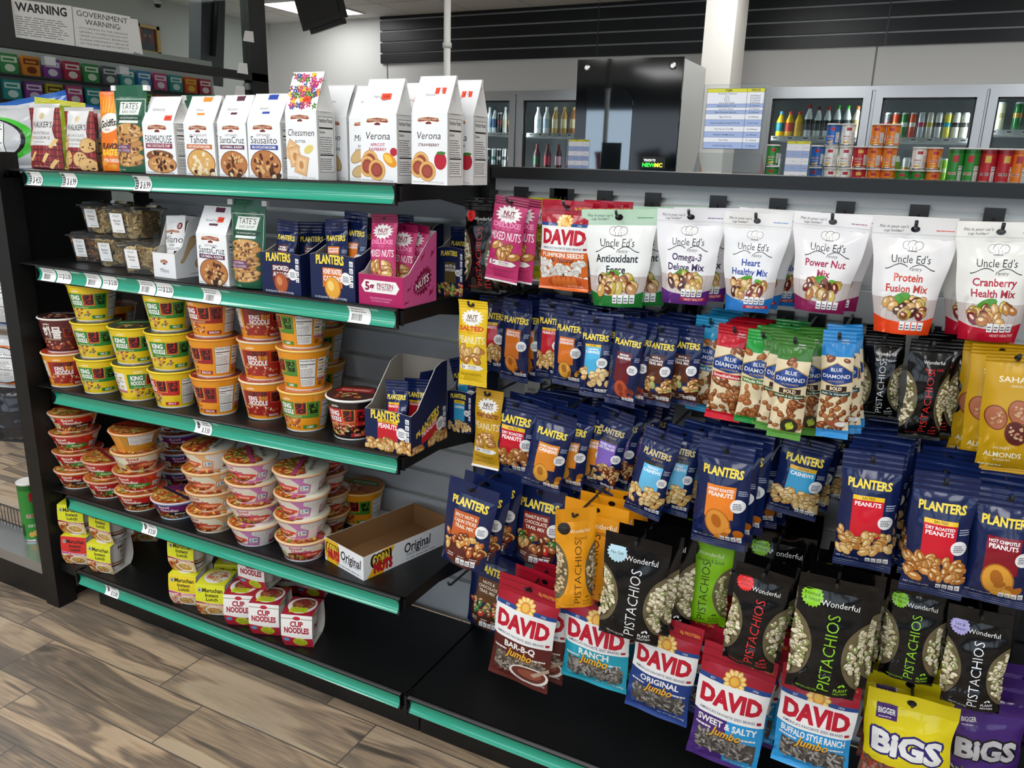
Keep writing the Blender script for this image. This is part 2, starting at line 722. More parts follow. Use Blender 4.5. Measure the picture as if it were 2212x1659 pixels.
def slat_panel(px0, px1, pyb, label, joints):
    a, b = on_y(px0, pyb[0], BACK-.03), on_y(px1, pyb[1], BACK-.03)
    z0 = (a.z+b.z)/2
    t = thing('slat_panel', label, 'wall panel', T(0, 0, 0))
    m = MB()
    pitch = .0995
    z = z0
    while z < CEIL-.005:
        m.box((a.x, BACK-.03, z), (b.x, BACK-.006, min(z+pitch-.016, CEIL-.002)), '101114')
        z += pitch
    m.build('slats', 'board_black', t)
    m = MB()
    m.box((a.x, BACK-.006, z0), (b.x, BACK-.001, CEIL-.002), 'a5a6a4')
    m.build('groove_insert', 'plastic', t)
    for j in joints:
        m = MB()
        q = on_y(j, 60, BACK-.03)
        m.box((q.x-.004, BACK-.0305, z0), (q.x+.004, BACK-.0298, CEIL-.002), '3a3b3d')
        m.build('joint', 'plastic', t)


mat('board_black', .38, spec=.4)
slat_panel(822, 1526, (134, 118), 'long black slatted wall panel above the cooler doors behind the cookie bags', (1292,))
slat_panel(1588, 2330, (107, 86), 'black slatted wall panel above the cooler doors beyond the white pillar', (1917,))

# white service pipe
q = on_y(966, 80, 2.4)
t = thing('service_pipe', 'thin white pipe running from ceiling down behind the cookie bags', 'pipe', T(q.x, 2.4, 0))
m = MB()
m.lathe([(.018, 0), (.018, CEIL)], 16, c='e2e0da')
m.build('pipe', 'plastic', t)
m = MB()
zc = on_y(966, 98, 2.4).z
m.lathe([(.024, zc-.012), (.024, zc+.012)], 16, c='d2d0ca')
m.build('collar', 'plastic', t)

# television hung from the ceiling
a = on_y(684, 22, 3.4)
tv = thing('television', 'dark flat television hanging from the ceiling', 'television', T(a.x-.03, 3.4, a.z+.19, -.28, .25, -.1, (.95, .95, .95)))
m = MB()
m.box((-.26, -.02, -.3), (.26, .03, .3), '1b1c1e')
m.build('housing', 'plastic', tv)
m = MB()
m.box((-.245, -.024, -.26), (.245, -.02, .28), '0a0c0b')
m.build('screen', 'black_gloss', tv)
m = MB()
m.box((-.2, -.0, -.335), (.2, .05, -.3), '222326')
m.build('speaker_bar', 'plastic', tv)
m = MB()
m.tube([(0, .05, .1), (0, .09, .5)], .015, 8, '222326')
m.build('ceiling_bracket', 'plastic', tv)

# ------------------------------------------------------------------ cooler doors and what stands in them
m = MB()
m.box((xo-.3, BACK+.35, .02), (XR-.1, BACK+.95, .12), 'c8c9c8')
struct(m.build('trim_2', 'plastic'))


def cooler(n, px0, px1, lab):
    """one glazed door; px0, px1 its outer edges near eye height"""
    x0, x1 = on_y(px0, 260, BACK).x, on_y(px1, 260, BACK).x
    zt = ZD-.03
    t = thing('cooler_door', lab, 'cooler door', T(x0, BACK, 0), 'glass cooler doors along the back wall')
    w = x1-x0
    fw = .055
    m = MB()
    m.box((0, -.03, .1), (fw, .04, zt))
    m.box((w-fw, -.03, .1), (w, .04, zt))
    m.box((fw, -.03, zt-fw), (w-fw, .04, zt))
    m.box((fw, -.03, .1), (w-fw, .04, .1+fw))
    m.build('door_frame', 'steel', t)
    m = MB()
    m.box((fw, 0, .15), (fw+.012, .02, zt-fw), '101112')
    m.box((w-fw-.012, 0, .15), (w-fw, .02, zt-fw), '101112')
    m.box((fw, 0, zt-fw-.014), (w-fw, .02, zt-fw), '101112')
    m.build('gasket', 'plastic', t)
    m = MB()
    m.box((fw, .004, .15), (w-fw, .010, zt-fw))
    m.build('glass', 'cooler_glass', t)
    m = MB()
    m.tube([(.075, -.03, 1.0), (.075, -.07, 1.02), (.075, -.07, 1.3), (.075, -.03, 1.32)], .009, 8, 'c9c9c9')
    m.build('handle', 'steel', t)
    return x0, x1


DOORS = {}
for k, (a, b, lab) in {'L': (1016, 1114, 'narrow glass cooler door seen just right of the strawberry cookie bags'), 'M': (1121, 1262, 'glass cooler door beside the black kiosk'),
                       'A': (1650, 1876, 'glass cooler door just right of the price list stand'), 'B': (1884, 2121, 'glass cooler door with tall cans over the orange tubes'),
                       'C': (2128, 2362, 'cut-off glass cooler door at the right edge of the photo')}.items():
    DOORS[k] = cooler(k, a, b, lab)
# black recess and steel jambs round the doors
m = MB()
xe = on_y(2470, 260, BACK).x
for a, b in ((xo-.35, DOORS['L'][0]-.004), (DOORS['L'][1]+.004, DOORS['M'][0]-.004), (DOORS['M'][1]+.004, DOORS['A'][0]-.004), (DOORS['A'][1]+.004, DOORS['B'][0]-.004), (DOORS['B'][1]+.004, DOORS['C'][0]-.004), (DOORS['C'][1]+.004, XR)):
    if b > a:
        m.box((a, BACK-.004, .02), (b, BACK+.06, ZD), 'b4b6b8')
m.box((xo-.35, BACK-.02, ZD-.03), (XR, BACK+.06, ZD), 'c4c6c7')
struct(m.build('trim_3', 'steel'))
m = MB()
for k in DOORS:
    x0, x1 = DOORS[k]
    m.box((x0-.012, BACK+.20, .15), (x0+.012, BACK+.23, ZD-.06), 'ffffff')
m2 = m


def light_strip(x, lab):
    t = thing('cooler_light', lab, 'light', T(x, BACK+.09, 0), 'lit strips inside the coolers')
    m = MB()
    m.box((-.012, 0, .25), (.012, .02, ZD-.08), 'ffffff')
    m.build('tube', 'ledstrip', t)
    m = MB()
    m.box((-.02, -.012, .25), (.02, 0, ZD-.08), 'c9c9c9')
    m.build('channel', 'plastic', t)


mat('ledstrip', col='f4fbff', emit=34)
for k in DOORS:
    light_strip(DOORS[k][0]+.01, 'white lit strip inside the cooler at one door edge')
    light_strip(DOORS[k][1]-.01, 'white lit strip inside the cooler at one door edge')

ZS1 = on_y(2000, 300, BACK+.2).z
ZS2 = ZS1-.33
ZS3 = on_y(2170, 283, BACK+.2).z
cans_n = {}


def cooler_shelf(k, z, lab):
    x0, x1 = DOORS[k]
    t = thing('cooler_shelf', lab, 'shelf', T(x0, BACK, z))
    m = MB()
    m.box((.03, .12, -.02), (x1-x0-.03, .85, 0), 'd4d6d6')
    m.build('rack', 'plastic', t)
    m = MB()
    a = Art(.035/(x1-x0-.06))
    n = 6
    for i in range(n):
        a.rect(.03+i/n, .004, .03+i/n+.09, a.H-.004, 'fbfbf8')
        a.rect(.045+i/n, a.H*.45, .045+i/n+.05, a.H*.7, '404040')
    P = flat(x1-x0-.06, .035, (.03, .112, -.03))
    m.grid(P, 'dfe1df')
    m.art(P, a)
    m.build('price_rail', 'ink', t)


def bottle(c, h, r, cap, kind, body=None):
    m = MB()
    if kind == 'can':
        m.lathe([(r*.75, 0, 'c9c9c9'), (r, h*.05, c), (r, h*.45, body or c), (r, h*.62, c), (r, h*.93, 'd0d0d0'), (r*.8, h*.985, 'e4e4e4'), (r*.78, h, 'e4e4e4'), (r*.7, h*.985, 'bfbfbf')], 14)
    elif kind == 'carton':
        m.box((-r, -r, 0), (r, r, h*.78), c)
        m.add([(-r, -r, h*.78), (r, -r, h*.78), (r, r, h*.78), (-r, r, h*.78), (-r, 0, h), (r, 0, h)], [(0, 1, 5, 4), (2, 3, 4, 5), (1, 2, 5), (3, 0, 4)], body or c)
    else:
        m.lathe([(r*.85, 0, c), (r, h*.04, c), (r, h*.22, body or c), (r, h*.55, c), (r*.98, h*.62, c), (r*.45, h*.83, c), (r*.36, h*.88, cap), (r*.42, h*.885, cap), (r*.42, h, cap)], 14)
    return m.data('bottle', ['can' if kind == 'can' else 'plastic'])


def stock(k, z, items, rowlab, y=.2, hs=None):
    """items: (colour, kind, height, radius, cap, label colour, words)"""
    x0, x1 = DOORS[k]
    n = len(items)
    for i, it in enumerate(items):
        c, kind, h, r, cap, body, words = it
        sp = (x1-x0-.2)/max(1, n-1)
        x = x0+.1+sp*i
        r = min(r, sp*.46)
        nm = {'can': 'drink_can', 'carton': 'drink_carton', 'bottle': 'drink_bottle'}[kind]
        me = bottle(c, h, r, cap, kind, body)
        me.name = nm
        o = obj(nm, me, None, T(x, BACK+y, z, .4*i))
        tag(o, '%s, %s %s' % (words, ORD[i], rowlab), nm.split('_')[1], 'drinks %s' % rowlab)


cooler_shelf('L', ZS1, 'white wire cooler shelf with price rail behind the narrow door')
cooler_shelf('M', ZS1, 'white wire cooler shelf with price rail beside the kiosk')
cooler_shelf('A', ZS1, 'white wire cooler shelf holding water and yellow bottles')
cooler_shelf('B', ZS1, 'white wire cooler shelf holding a row of tall cans')
cooler_shelf('C', ZS3, 'white wire cooler shelf at the right edge of the photo')
for k in 'LM':
    cooler_shelf(k, ZS2, 'lower white cooler shelf behind the %s door' % ('narrow' if k == 'L' else 'kiosk-side'))
for k in 'AB':
    cooler_shelf(k, ZS2, 'lower white cooler shelf behind the %s' % ('price list stand' if k == 'A' else 'orange tubes'))
cooler_shelf('C', ZS3-.33, 'lower white cooler shelf at the right edge of the photo')
B_ = lambda c, body, cap, w, h=.24, r=.033: (c, 'bottle', h, r, cap, body, w)
C_ = lambda c, body, w, h=.19, r=.031: (c, 'can', h, r, 'd0d0d0', body, w)
K_ = lambda c, body, w: (c, 'carton', .2, .034, c, body, w)
stock('L', ZS1, [B_('dfe6ea', 'b9c7d6', 'e8e8e8', 'pale clear bottle'), B_('cdd6d8', '3a5d86', '333333', 'clear bottle with blue label'), C_('3b3b3f', '8a2a2a', 'dark can with red band'), B_('e2e7e2', 'd8d2b4', 'f0f0f0', 'clear bottle with cream label'), C_('7c3b3b', 'c9a45a', 'brown can with gold band'), B_('cfd9dc', '9fb4c0', '22406a', 'clear bottle with blue cap')], 'from left on narrow cooler upper shelf')
stock('L', ZS2, [C_('23262b', '5d6b70', 'black tall can'), C_('b9c2c4', '3f6a5a', 'silver can with green band'), C_('2c2d31', 'a5a7a9', 'black can with silver band'), C_('d8dad8', '556', 'white tall can') if 0 else C_('d8dad8', '555a66', 'white tall can'), C_('5a2228', 'cfc9bb', 'maroon tall can'), C_('3d4a3f', '9db09a', 'dark green tall can')], 'from left on narrow cooler lower shelf', hs=.19)
stock('M', ZS1, [B_('eef0ef', 'cfd8dd', 'f4f4f4', 'clear bottle with white cap'), B_('e9ecec', 'b7c9d8', 'f4f4f4', 'clear bottle with pale blue label'), B_('d8b36a', 'efe3c2', 'f0e6c8', 'amber bottle with cream label'), B_('c99a4c', 'e8d9a8', 'd9b45c', 'golden bottle'), B_('a86a3a', 'd8c49a', 'c9a96a', 'brown bottle with cream label'), B_('c8a35a', '8a5a2a', 'e8d8b0', 'honey coloured bottle')], 'from left on kiosk-side cooler upper shelf')
stock('M', ZS2, [B_('4a1f26', '2d5a3a', '6b2222', 'dark red bottle with green label'), B_('55242a', 'b9364a', '7a2430', 'dark red bottle with red label'), B_('4f2028', 'd0a0b0', '6b2222', 'dark red bottle with pink label'), B_('5a2a30', '7e3040', '7a2430', 'wine coloured bottle'), B_('4a1f26', 'c9c2b4', '6b2222', 'dark red bottle with grey label')], 'from left on kiosk-side cooler lower shelf')
stock('A', ZS1, [B_('f3c715', '2f8f9a', '5fb0d8', 'yellow bottle with blue cap', .2, .036), B_('f3c715', 'd8432a', 'e04a3a', 'yellow bottle with red cap', .2, .036), B_('f3c715', 'e8b412', 'e04a3a', 'plain yellow bottle with red cap', .2, .036), B_('e9eef0', '23292c', 'b82a2a', 'clear water bottle with dark red cap', .25), B_('dfe5e6', '1f2426', '8a1f2a', 'clear water bottle with maroon cap', .235), B_('e3e9ea', '2b3032', 'd0402a', 'clear water bottle with orange cap', .235), B_('e6ecec', '34393a', '48b830', 'clear water bottle with green cap', .245), B_('dde4e4', '4a5052', '48b830', 'clear juice bottle with green cap', .245), B_('d8d2b8', 'b0a06a', 'c87a3a', 'cloudy bottle with brown cap', .24)], 'from left in cooler next to price list')
stock('A', ZS2, [K_('d8dcd8', '9aa4a0', 'white drink carton'), B_('e9efef', '9fb4bc', 'ffffff', 'pale bottle'), C_('8fae3c', 'd9e0b4', 'green can'), C_('b8bdc0', '6b7479', 'silver can'), B_('e3d9a8', 'b8a04a', 'f0e6c0', 'cream bottle'), C_('c9502a', 'f0c9a0', 'orange can')], 'from left low in cooler next to price list')
stock('B', ZS1, [C_('6d6f70', '9b3b34', 'grey tall can'), C_('d8481f', 'f0a23a', 'orange red tall can'), C_('2f7a3a', 'e0e6d8', 'green tall can'), C_('d9542a', 'e9e4d8', 'red and white tall can'), C_('c9d0d6', 'c23b5a', 'silver tall can with pink top'), C_('d9d6c8', 'c9b23a', 'cream tall can with yellow band'), C_('dcdedb', '3b3d3f', 'white tall can with black figure'), C_('e3d84a', '2aa0a8', 'yellow and teal tall can'), C_('dddbc8', '2c2d2b', 'cream tall can with black letters'), C_('e2dfcc', '4a4a44', 'ivory tall can with dark letters')], 'in cooler row above the orange tubes')
stock('B', ZS2, [K_('d2402f', 'f0ede4', 'red topped carton'), K_('9ccb2e', 'e9efd8', 'green topped carton'), C_('dfe3e0', 'c9a53a', 'white and gold can'), C_('e9e9e4', 'd0402f', 'white and red can'), C_('b6dc3a', 'e6f0c0', 'bright lime can'), C_('8fc73a', 'd9e8b0', 'pale green can'), C_('c23a4a', 'e8e8e8', 'red and white can')], 'in lower cooler row above orange tubes')
stock('C', ZS3, [C_('cfcfb0', 'a8a67a', 'olive cream tall can', .2), C_('2f7f45', 'c89a4a', 'green tall can with tan band', .2), C_('d9d9d2', '2f3032', 'white tall can with black emblem', .2), C_('e0a92a', 'c9861c', 'amber tall can', .2), C_('d8b04a', 'a83a2a', 'gold tall can', .2)], 'on upper cooler shelf at right photo edge')
stock('C', ZS3-.33, [C_('dfe2df', 'c0333a', 'white can with red band', .15), C_('2c5fa8', 'dfe6ee', 'blue can', .15), C_('b8d84a', 'e9f0cc', 'lime can', .15), C_('e8e9dc', '9a9a44', 'cream can', .15), C_('cfa92a', 'f0e2b0', 'yellow can', .15)], 'on lower cooler shelf at right photo edge')

# ------------------------------------------------------------------ black kiosk in the middle of the shop
KY = 3.6
mat('mirror_pane', .04, metal=1, col='767c80')
ka, kb = on_y(1250, 129, KY), on_y(1479, 123, KY)
kz = (ka.z+kb.z)/2
kw = kb.x-ka.x
kd = .55
t = thing('kiosk', 'tall kiosk with a black glass front and grey sides behind the shelves', 'kiosk', T(ka.x, KY, 0))
m = MB()
m.box((.012, .01, 0), (kw-.006, kd, kz-.006), 'b6b7b5')
m.build('body', 'plastic', t)
m = MB()
m.box((0, -.012, .05), (kw, .01, kz))
m.build('front_glass', 'black_gloss', t)
for px, py in ((1270, 147), (1455, 143)):
    q = on_y(px, py, KY)
    m = MB()
    m.lathe([(.021, 0), (.021, .008), (.012, .012)], 20, c='d8d8d8')
    m.build('bolt', 'chrome', t, T(q.x-ka.x, -.012, q.z, 0, PI/2))
a = on_y(1263, 362, KY)
b = on_y(1371, 190, KY)
w, h = b.x-a.x, b.z-.85
m = MB()
R = .1
out = [(0, 0), (w, 0)]+[(w-R+R*math.cos(u*PI/12), h-R+R*math.sin(u*PI/12)) for u in range(7)]+[(0, h)]
k = len(out)
pts = [(x, -.016, z) for x, z in out]+[(x, -.0125, z) for x, z in out]
m.add(pts, [tuple(range(k)), tuple(range(2*k-1, k-1, -1))]+[(i, i+k, (i+1) % k+k, (i+1) % k) for i in range(k)], 'a9b0b4')
m.build('window', 'mirror_pane', t, T(a.x-ka.x, 0, .85))
q = on_y(1388, 352, KY)
m = MB()
m.box((q.x-ka.x, -.0165, q.z-.03), (q.x-ka.x+.15, -.0125, q.z+.04), '0a0b0b')
A = Art(.5)
A.text('TOUCH TO', .33, .34, .1, 'e8e8e8', b=.01, maxw=.5)
A.text('NEW', .3, .14, .16, '2fd23a', b=.03)
A.text('MC', .72, .14, .16, 'e9d92a', b=.03)
P = flat(.15, .07, (q.x-ka.x, -.0168, q.z-.03))
m.art(P, A)
m.build('display', 'screenglow', t)

# white security camera and framed portrait, dark monitor seen through the glass
q = on_x(327, 9, WL)
t = thing('security_camera', 'small white security camera high on the wall behind the glass', 'camera', T(WL, q.y, q.z))
m = MB()
m.tube([(0, 0, .03), (.05, 0, .03), (.07, 0, .0)], .014, 8, 'd0d0d0')
m.build('mount', 'plastic', t)
m = MB()
m.lathe([(.005, -.035, '101112'), (.022, -.028, '101112'), (.03, -.005, 'e2e2e2'), (.028, .02, 'e2e2e2'), (.01, .03, 'e2e2e2')], 16, o=(.08, 0, 0))
m.build('dome', 'plastic', t)
a, b = on_x(291, 60, WL), on_x(323, 110, WL)
t = thing('picture', 'small gold-framed portrait of a bearded person on the far wall', 'picture', T(WL+.012, a.y, 0))
w = abs(b.y-a.y)+.1
z0, z1 = on_x(315, 117, WL).z, on_x(315, 54, WL).z
m = MB()
for p in ((0, z0, w, z0+.03), (0, z1-.03, w, z1), (0, z0, .03, z1), (w-.03, z0, w, z1)):
    m.box((-.012, p[0], p[1]), (.02, p[2], p[3]), 'b98f3a')
m.build('frame', 'plastic', t)
m = MB()
H = (z1-z0)/w
A = Art(H, 3)
A.rect(0, 0, 1, H, '6e1f26')
A.poly([(.1, 0), (.9, 0), (.8, H*.36), (.58, H*.46), (.42, H*.46), (.2, H*.36)], '2c2f38')
A.ell(.5, H*.62, .15, .2, 'a5765a')
A.ell(.5, H*.53, .13, .12, '2a211d')
A.ell(.5, H*.77, .2, .13, '2b2f3f')
P = flat(w, z1-z0, (.0, 0, z0), (0, 1, 0))
m.grid(P, '6e1f26')
m.art(P, A)
m.build('portrait', 'ink', t)
q0, q1 = on_x(418, 30, -2.2), on_x(460, 130, -2.2)
t = thing('monitor', 'thin dark monitor on a ceiling pole behind the glass', 'monitor', T(q0.x, q0.y, (q0.z+q1.z)/2, .35, 0, .1))
m = MB()
m.box((-.03, -.02, -.28), (.05, .30, .28), '4c4e52')
m.build('housing', 'plastic', t)
m = MB()
m.box((-.036, -.01, -.26), (-.03, .29, .26), '17181a')
m.build('screen', 'black_gloss', t)
m = MB()
m.tube([(.06, .12, -.1), (.09, .14, CEIL-(q0.z+q1.z)/2)], .022, 10, '232427')
m.build('ceiling_pole', 'plastic', t)

# ------------------------------------------------------------------ glazed cashier partition
GX = -1.3
zb0, zb1 = on_x(280, 139, GX).z, on_x(280, 119, GX).z
yl, yr = on_x(-160, 60, GX).y, on_x(570, 150, GX).y
yp = on_x(531, 80, GX).y
t = thing('cashier_partition', 'black-framed glass partition around the cashier area', 'partition', T(GX, 0, 0))
m = MB()
m.box((-.03, yl, zb0), (.03, yr, zb1))
m.build('rail', 'black_metal', t)
m = MB()
m.box((-.03, yp, 0), (.03, yr, CEIL))
m.build('post', 'black_metal', t)
ym = on_x(10, 50, GX).y
m = MB()
m.box((-.03, ym-.1, zb1), (.03, ym+.02, CEIL))
m.build('post', 'black_metal', t)
m = MB()
m.box((-.003, ym, zb1), (.003, yp, CEIL))
m.build('glass', 'pane', t)
zz = 1.05
for a, b in ((yl, on_x(105, 120, GX).y), (on_x(105, 120, GX).y+.006, on_x(266, 150, GX).y), (on_x(266, 150, GX).y+.006, yp)):
    m = MB()
    m.box((-.003, a, zz), (.003, b, zb0))
    m.build('glass', 'pane', t)
    m = MB()
    m.box((-.012, b-.03, zb0-.05), (.014, b+.02, zb0-.015), 'd9d9d9')
    m.build('clip', 'steel', t)
m = MB()
m.box((-.03, on_x(150, 300, GX).y, 0), (.03, yp, zz), '2a2b2d')
m.build('counter_front', 'black_metal', t)


def paper(p0, p1, p2, p3, art, lab, off=.012, nm='paper_notice'):
    """a notice taped to the glass: corners lower-left, lower-right, upper-right, upper-left"""
    q = [on_x(*p, GX+off) for p in (p0, p1, p2, p3)]
    m = MB()
    P = [[q[0], q[1]], [q[3], q[2]]]
    m.grid(P, 'f3f3f0', smooth=False)
    m.grid([[v-Vector((.0006, 0, 0)) for v in r] for r in P], 'f3f3f0', smooth=False, flip=True)
    m.art(P, art)
    return tag(m.build(nm, 'ink'), lab, 'notice')


A = Art(.64, 5)
A.text('WARNING', .5, .53, .13, '161616', w=.82, b=.03)
A.lines(.07, .08, .93, .40, 9, '9a9a98', .4)
paper((28, 84), (162, 101), (154, 13), (17, -4), A, 'white notice reading WARNING taped to the glass partition')
A = Art(.72, 6)
A.text('GOVERNMENT', .5, .62, .1, '2a2a2a', w=.88, b=0)
A.text('WARNING:', .5, .48, .1, '2a2a2a', w=.62, b=0)
for i, s in enumerate(('ACCORDING TO THE SURGEON', 'GENERAL, WOMEN SHOULD NOT', 'DRINK ALCOHOLIC BEVERAGES', 'DURING PREGNANCY BECAUSE', 'OF THE RISK OF BIRTH DEFECTS')):
    A.text(s, .5, .36-i*.07, .036, '5a5a5a', w=.84, b=0)
paper((164, 101), (289, 116), (281, 36), (156, 14), A, 'white government warning notice taped to the glass partition')
A = Art(1)
paper((288, 112), (309, 118), (297, 42), (281, 40), A, 'narrow white paper taped beside the government warning notice', .006)
for i, (x, y) in enumerate(((531, 76), (518, 145), (512, 195))):
    A = Art(.6)
    paper((x-6, y+12), (x+18, y+16), (x+16, y-8), (x-2, y-10), A, 'small blank white slip stuck on the partition post, %s from the top' % ORD[i], .034, 'paper_slip')

# rack of small packets behind the lower glass
RX = -2.1
ra, rb = on_x(-60, 150, RX).y, on_x(455, 180, RX).y
zt = on_x(200, 128, RX).z
t = thing('packet_rack', 'black wire rack with packets behind the cashier glass', 'rack', T(RX, 0, 0))
m = MB()
m.box((-.05, ra-.05, .9), (-.03, rb+.05, zt+.09), 'c6c7c5')
m.build('back_board', 'plastic', t)
rows = [zt-.125*i for i in range(1, 5)]
for z in rows:
    m = MB()
    m.box((-.03, ra-.05, z-.012), (.05, rb+.05, z-.002), '26272a')
    m.build('shelf_bar', 'plastic', t)
pal = [('d8572a', 'f2c43a'), ('8a3f9a', 'e9d9f0'), ('2a7fb8', 'd8ecf5'), ('c9b23a', '5a3a12'), ('b8324a', 'f5dfe2'), ('3f8f52', 'e6f0d9'), ('e08a2a', '7a2a12'), ('5a5f66', 'd9dadb'), ('d14f8a', 'fbe6f0'), ('9ab83a', '2f4a1a'), ('2f9a9a', 'e2f5f2')]
pn = {'d8572a': 'orange', '8a3f9a': 'purple', '2a7fb8': 'blue', 'c9b23a': 'mustard', 'b8324a': 'red', '3f8f52': 'green', 'e08a2a': 'amber', '5a5f66': 'grey', 'd14f8a': 'pink', '9ab83a': 'lime', '2f9a9a': 'teal'}
rr = random.Random(4)
npk = int((rb-ra)/.115)
for ri, z in enumerate(rows):
    for i in range(npk):
        c, d = pal[(i*3+ri*5+rr.randint(0, 3)) % len(pal)]
        m = MB()
        m.box((-.012, -.045, 0), (.012, .045, .095), c)
        A = Art(1.05, i+ri*20)
        A.rect(.05, .6, .95, .9, d)
        A.ell(.5, .3, .3, .2, d)
        A.rect(.15, .68, .8, .8, c)
        P = flat(.09, .095, (.0125, -.045, 0), (0, 1, 0))
        m.art(P, A)
        o = m.build('packet', 'film', None, T(RX+.01, ra+.06+i*.115, z))
        tag(o, '%s packet behind the cashier glass, %s from the left in the %s row down' % (pn[c], ORD[i], ORD[ri]), 'packet', 'packets in the rack behind the glass')
# ------------------------------------------------------------------ the shelving
D = .368
W = 1.219
ZL = [1.342, 1.0875, .7305, .400]
ZR = [1.350, 1.0937, .764, .410]
ZB = .150


def sz(k, x):
    """height of the top of shelf k at x"""
    if k == 4:
        return ZB
    return ZL[k]+(ZR[k]-ZL[k])*x/W


PITCH = .0762
ZG = 1.3335    # top of the highest groove


def back_panel(x0, x1, ztop, parent, M, col='b2b4b5', ins='steel_white'):
    m = MB()
    g = .0125
    z = ZG
    k = 0
    zs = []
    while z > .2:
        zs.append(z)
        z -= PITCH
    m.box((x0, 0, zs[0]), (x1, .016, ztop), col)
    for i, z in enumerate(zs):
        lo = zs[i+1] if i+1 < len(zs) else .13
        m.box((x0, 0, lo), (x1, .016, z-g), col)
    o = m.build('back_panel', 'board', parent, M)
    m = MB()
    m.box((x0, .0135, .15), (x1, .0158, ztop-.02), 'c3c5c2')
    for z in zs:
        m.box((x0, .004, z-g-.0004), (x1, .014, z-g+.0018), 'd0d1ce')
    m.build('groove_insert', ins, o)
    return o


mat('steel_white', .3, metal=.5, col='c9cac6')
gon = thing('gondola_frame', 'black metal shelving frame with grey slatted back panels', 'shelving unit', T(0, 0, 0))
back_panel(.012, W-.014, 1.362, gon, T(0, D, 0))
back_panel(W+.016, 2*W-.014, 1.362, gon, T(0, D, 0))
back_panel(2*W+.016, 3*W-.014, 1.362, gon, T(0, D, 0), '141517', 'black_metal')  # same panel in near black: shade behind the last bags put into its colour
for x in (0, W, 2*W, 3*W):
    m = MB()
    m.box((x-.016, D-.03, 0), (x+.016, D+.03, 1.392))
    for i in range(24):
        z = 1.36-i*.05
        for s in (-.006, .006):
            m.box((x+s-.002, D-.0304, z-.012), (x+s+.002, D-.0298, z+.012), '4a4c4f')
    m.build('upright', 'black_metal', gon)
m = MB()
m.box((W+.02, D-.03, 1.362), (3*W, D+.3, 1.388), '08090a')
m.build('top_cap', 'board_black', gon)
for x0, x1 in ((.002, W-.002), (W+.002, 2*W), (2*W+.002, 3*W)):
    m = MB()
    m.box((x0, .056, 0), (x1, .066, .105), '0b0c0d')
    m.build('kick_plate', 'black_metal', gon)

# the far side of the gondola
m = MB()
m.box((0, D+.03, 1.36), (2*W, D+.36, 1.372))
o = m.build('rear_shelf', 'black_metal', gon)

TAGF = lambda: None


def price_channel(w, parent, M, tags, dz=0):
    """teal strip in a clear curved channel along a shelf front; tags: (x, kind)"""
    m = MB()
    prof = [(-.004, .002), (-.012, -.001), (-.013, -.004), (-.0075, -.010), (-.0045, -.018), (-.0045, -.025), (-.008, -.034), (-.013, -.0395), (-.012, -.043), (-.002, -.044)]
    rows = []
    for y, z in prof:
        rows.append([(0, y, z), (w, y, z+dz)])
    m.grid(rows, '0c0d0e', flip=True)
    m.grid([[(0, -.004, .002), (0, -.002, -.044)], [(0, -.012, -.001), (0, -.013, -.0395)]], '0c0d0e')
    m.grid([[(w, -.004, .002+dz), (w, -.002, -.044+dz)], [(w, -.012, -.001+dz), (w, -.013, -.0395+dz)]], '0c0d0e')
    o = m.build('price_channel', 'plastic', parent, M)
    m = MB()
    P = [[(.006+(w-.012)*i/8, y-.0008, z+dz*i/8) for i in range(9)] for y, z in (prof[7], prof[6], prof[5], prof[4], prof[3], prof[2])]
    m.grid(P, '13a98c', flip=False)
    m.build('teal_strip', 'teal', o)
    for x, k in tags:
        A = Art(.5, int(x*100))
        ww = .058
        A.rect(0, 0, 1, .5, 'f3f4f2')
        if k == 'code':
            A.bars(.12, .08, .6, .26, 16)
            A.text('CORNER STORE' if 0 else '', .4, .4, .05, '777777')
            A.lines(.1, .32, .85, .46, 2, '8a8a8a')
        else:
            if k[0] == '*':
                A.ell(.2, .27, .09, .13, '3a3b40')
                A.rect(.15, .22, .25, .25, 'b9babd')
                A.lines(.45, .3, .9, .44, 2, '4a4a4a', .5)
                A.text(k[1:], .66, .13, .13, '141414', b=.02, maxw=.62)
            elif k[0] == '!':
                A.rect(.03, .06, .22, .46, '3a3b40')
                A.lines(.06, .1, .2, .42, 4, 'd0d0d0')
                A.text(k[1:], .62, .2, .2, '141414', b=.02, maxw=.6)
            else:
                A.text('', .2, .3, .08, '777777')
                A.lines(.05, .18, .36, .36, 2, '9a9a9a')
                A.text(k, .66, .25, .17, '141414', b=.015, maxw=.56)
        q = MB()
        gl = [[(x+ww*(i/3-.5), y-.0016, z+dz*x/w) for i in range(4)] for y, z in (prof[7], prof[6], prof[5], prof[4], prof[3], prof[2])]
        q.grid(gl, 'f3f4f2')
        q.art(gl, A, lift=.0004, step=.0001)
        q.build('price_tag', 'ink', o)
    return o


def holes(m, x0, x1, y0, z0, dz, w):
    n = int((x1-x0)/.0254)
    for r in range(3):
        for i in range(n):
            x = x0+(i+.5*(r % 2))*.0254
            y = y0+r*.019
            zz = z0+dz*x/w+.0004
            k = len(m.v)
            for a in range(6):
                m.v.append((x+.0028*math.cos(a*PI/3), y+.0028*math.sin(a*PI/3), zz))
            m.face(tuple(range(k, k+6)), '010101')


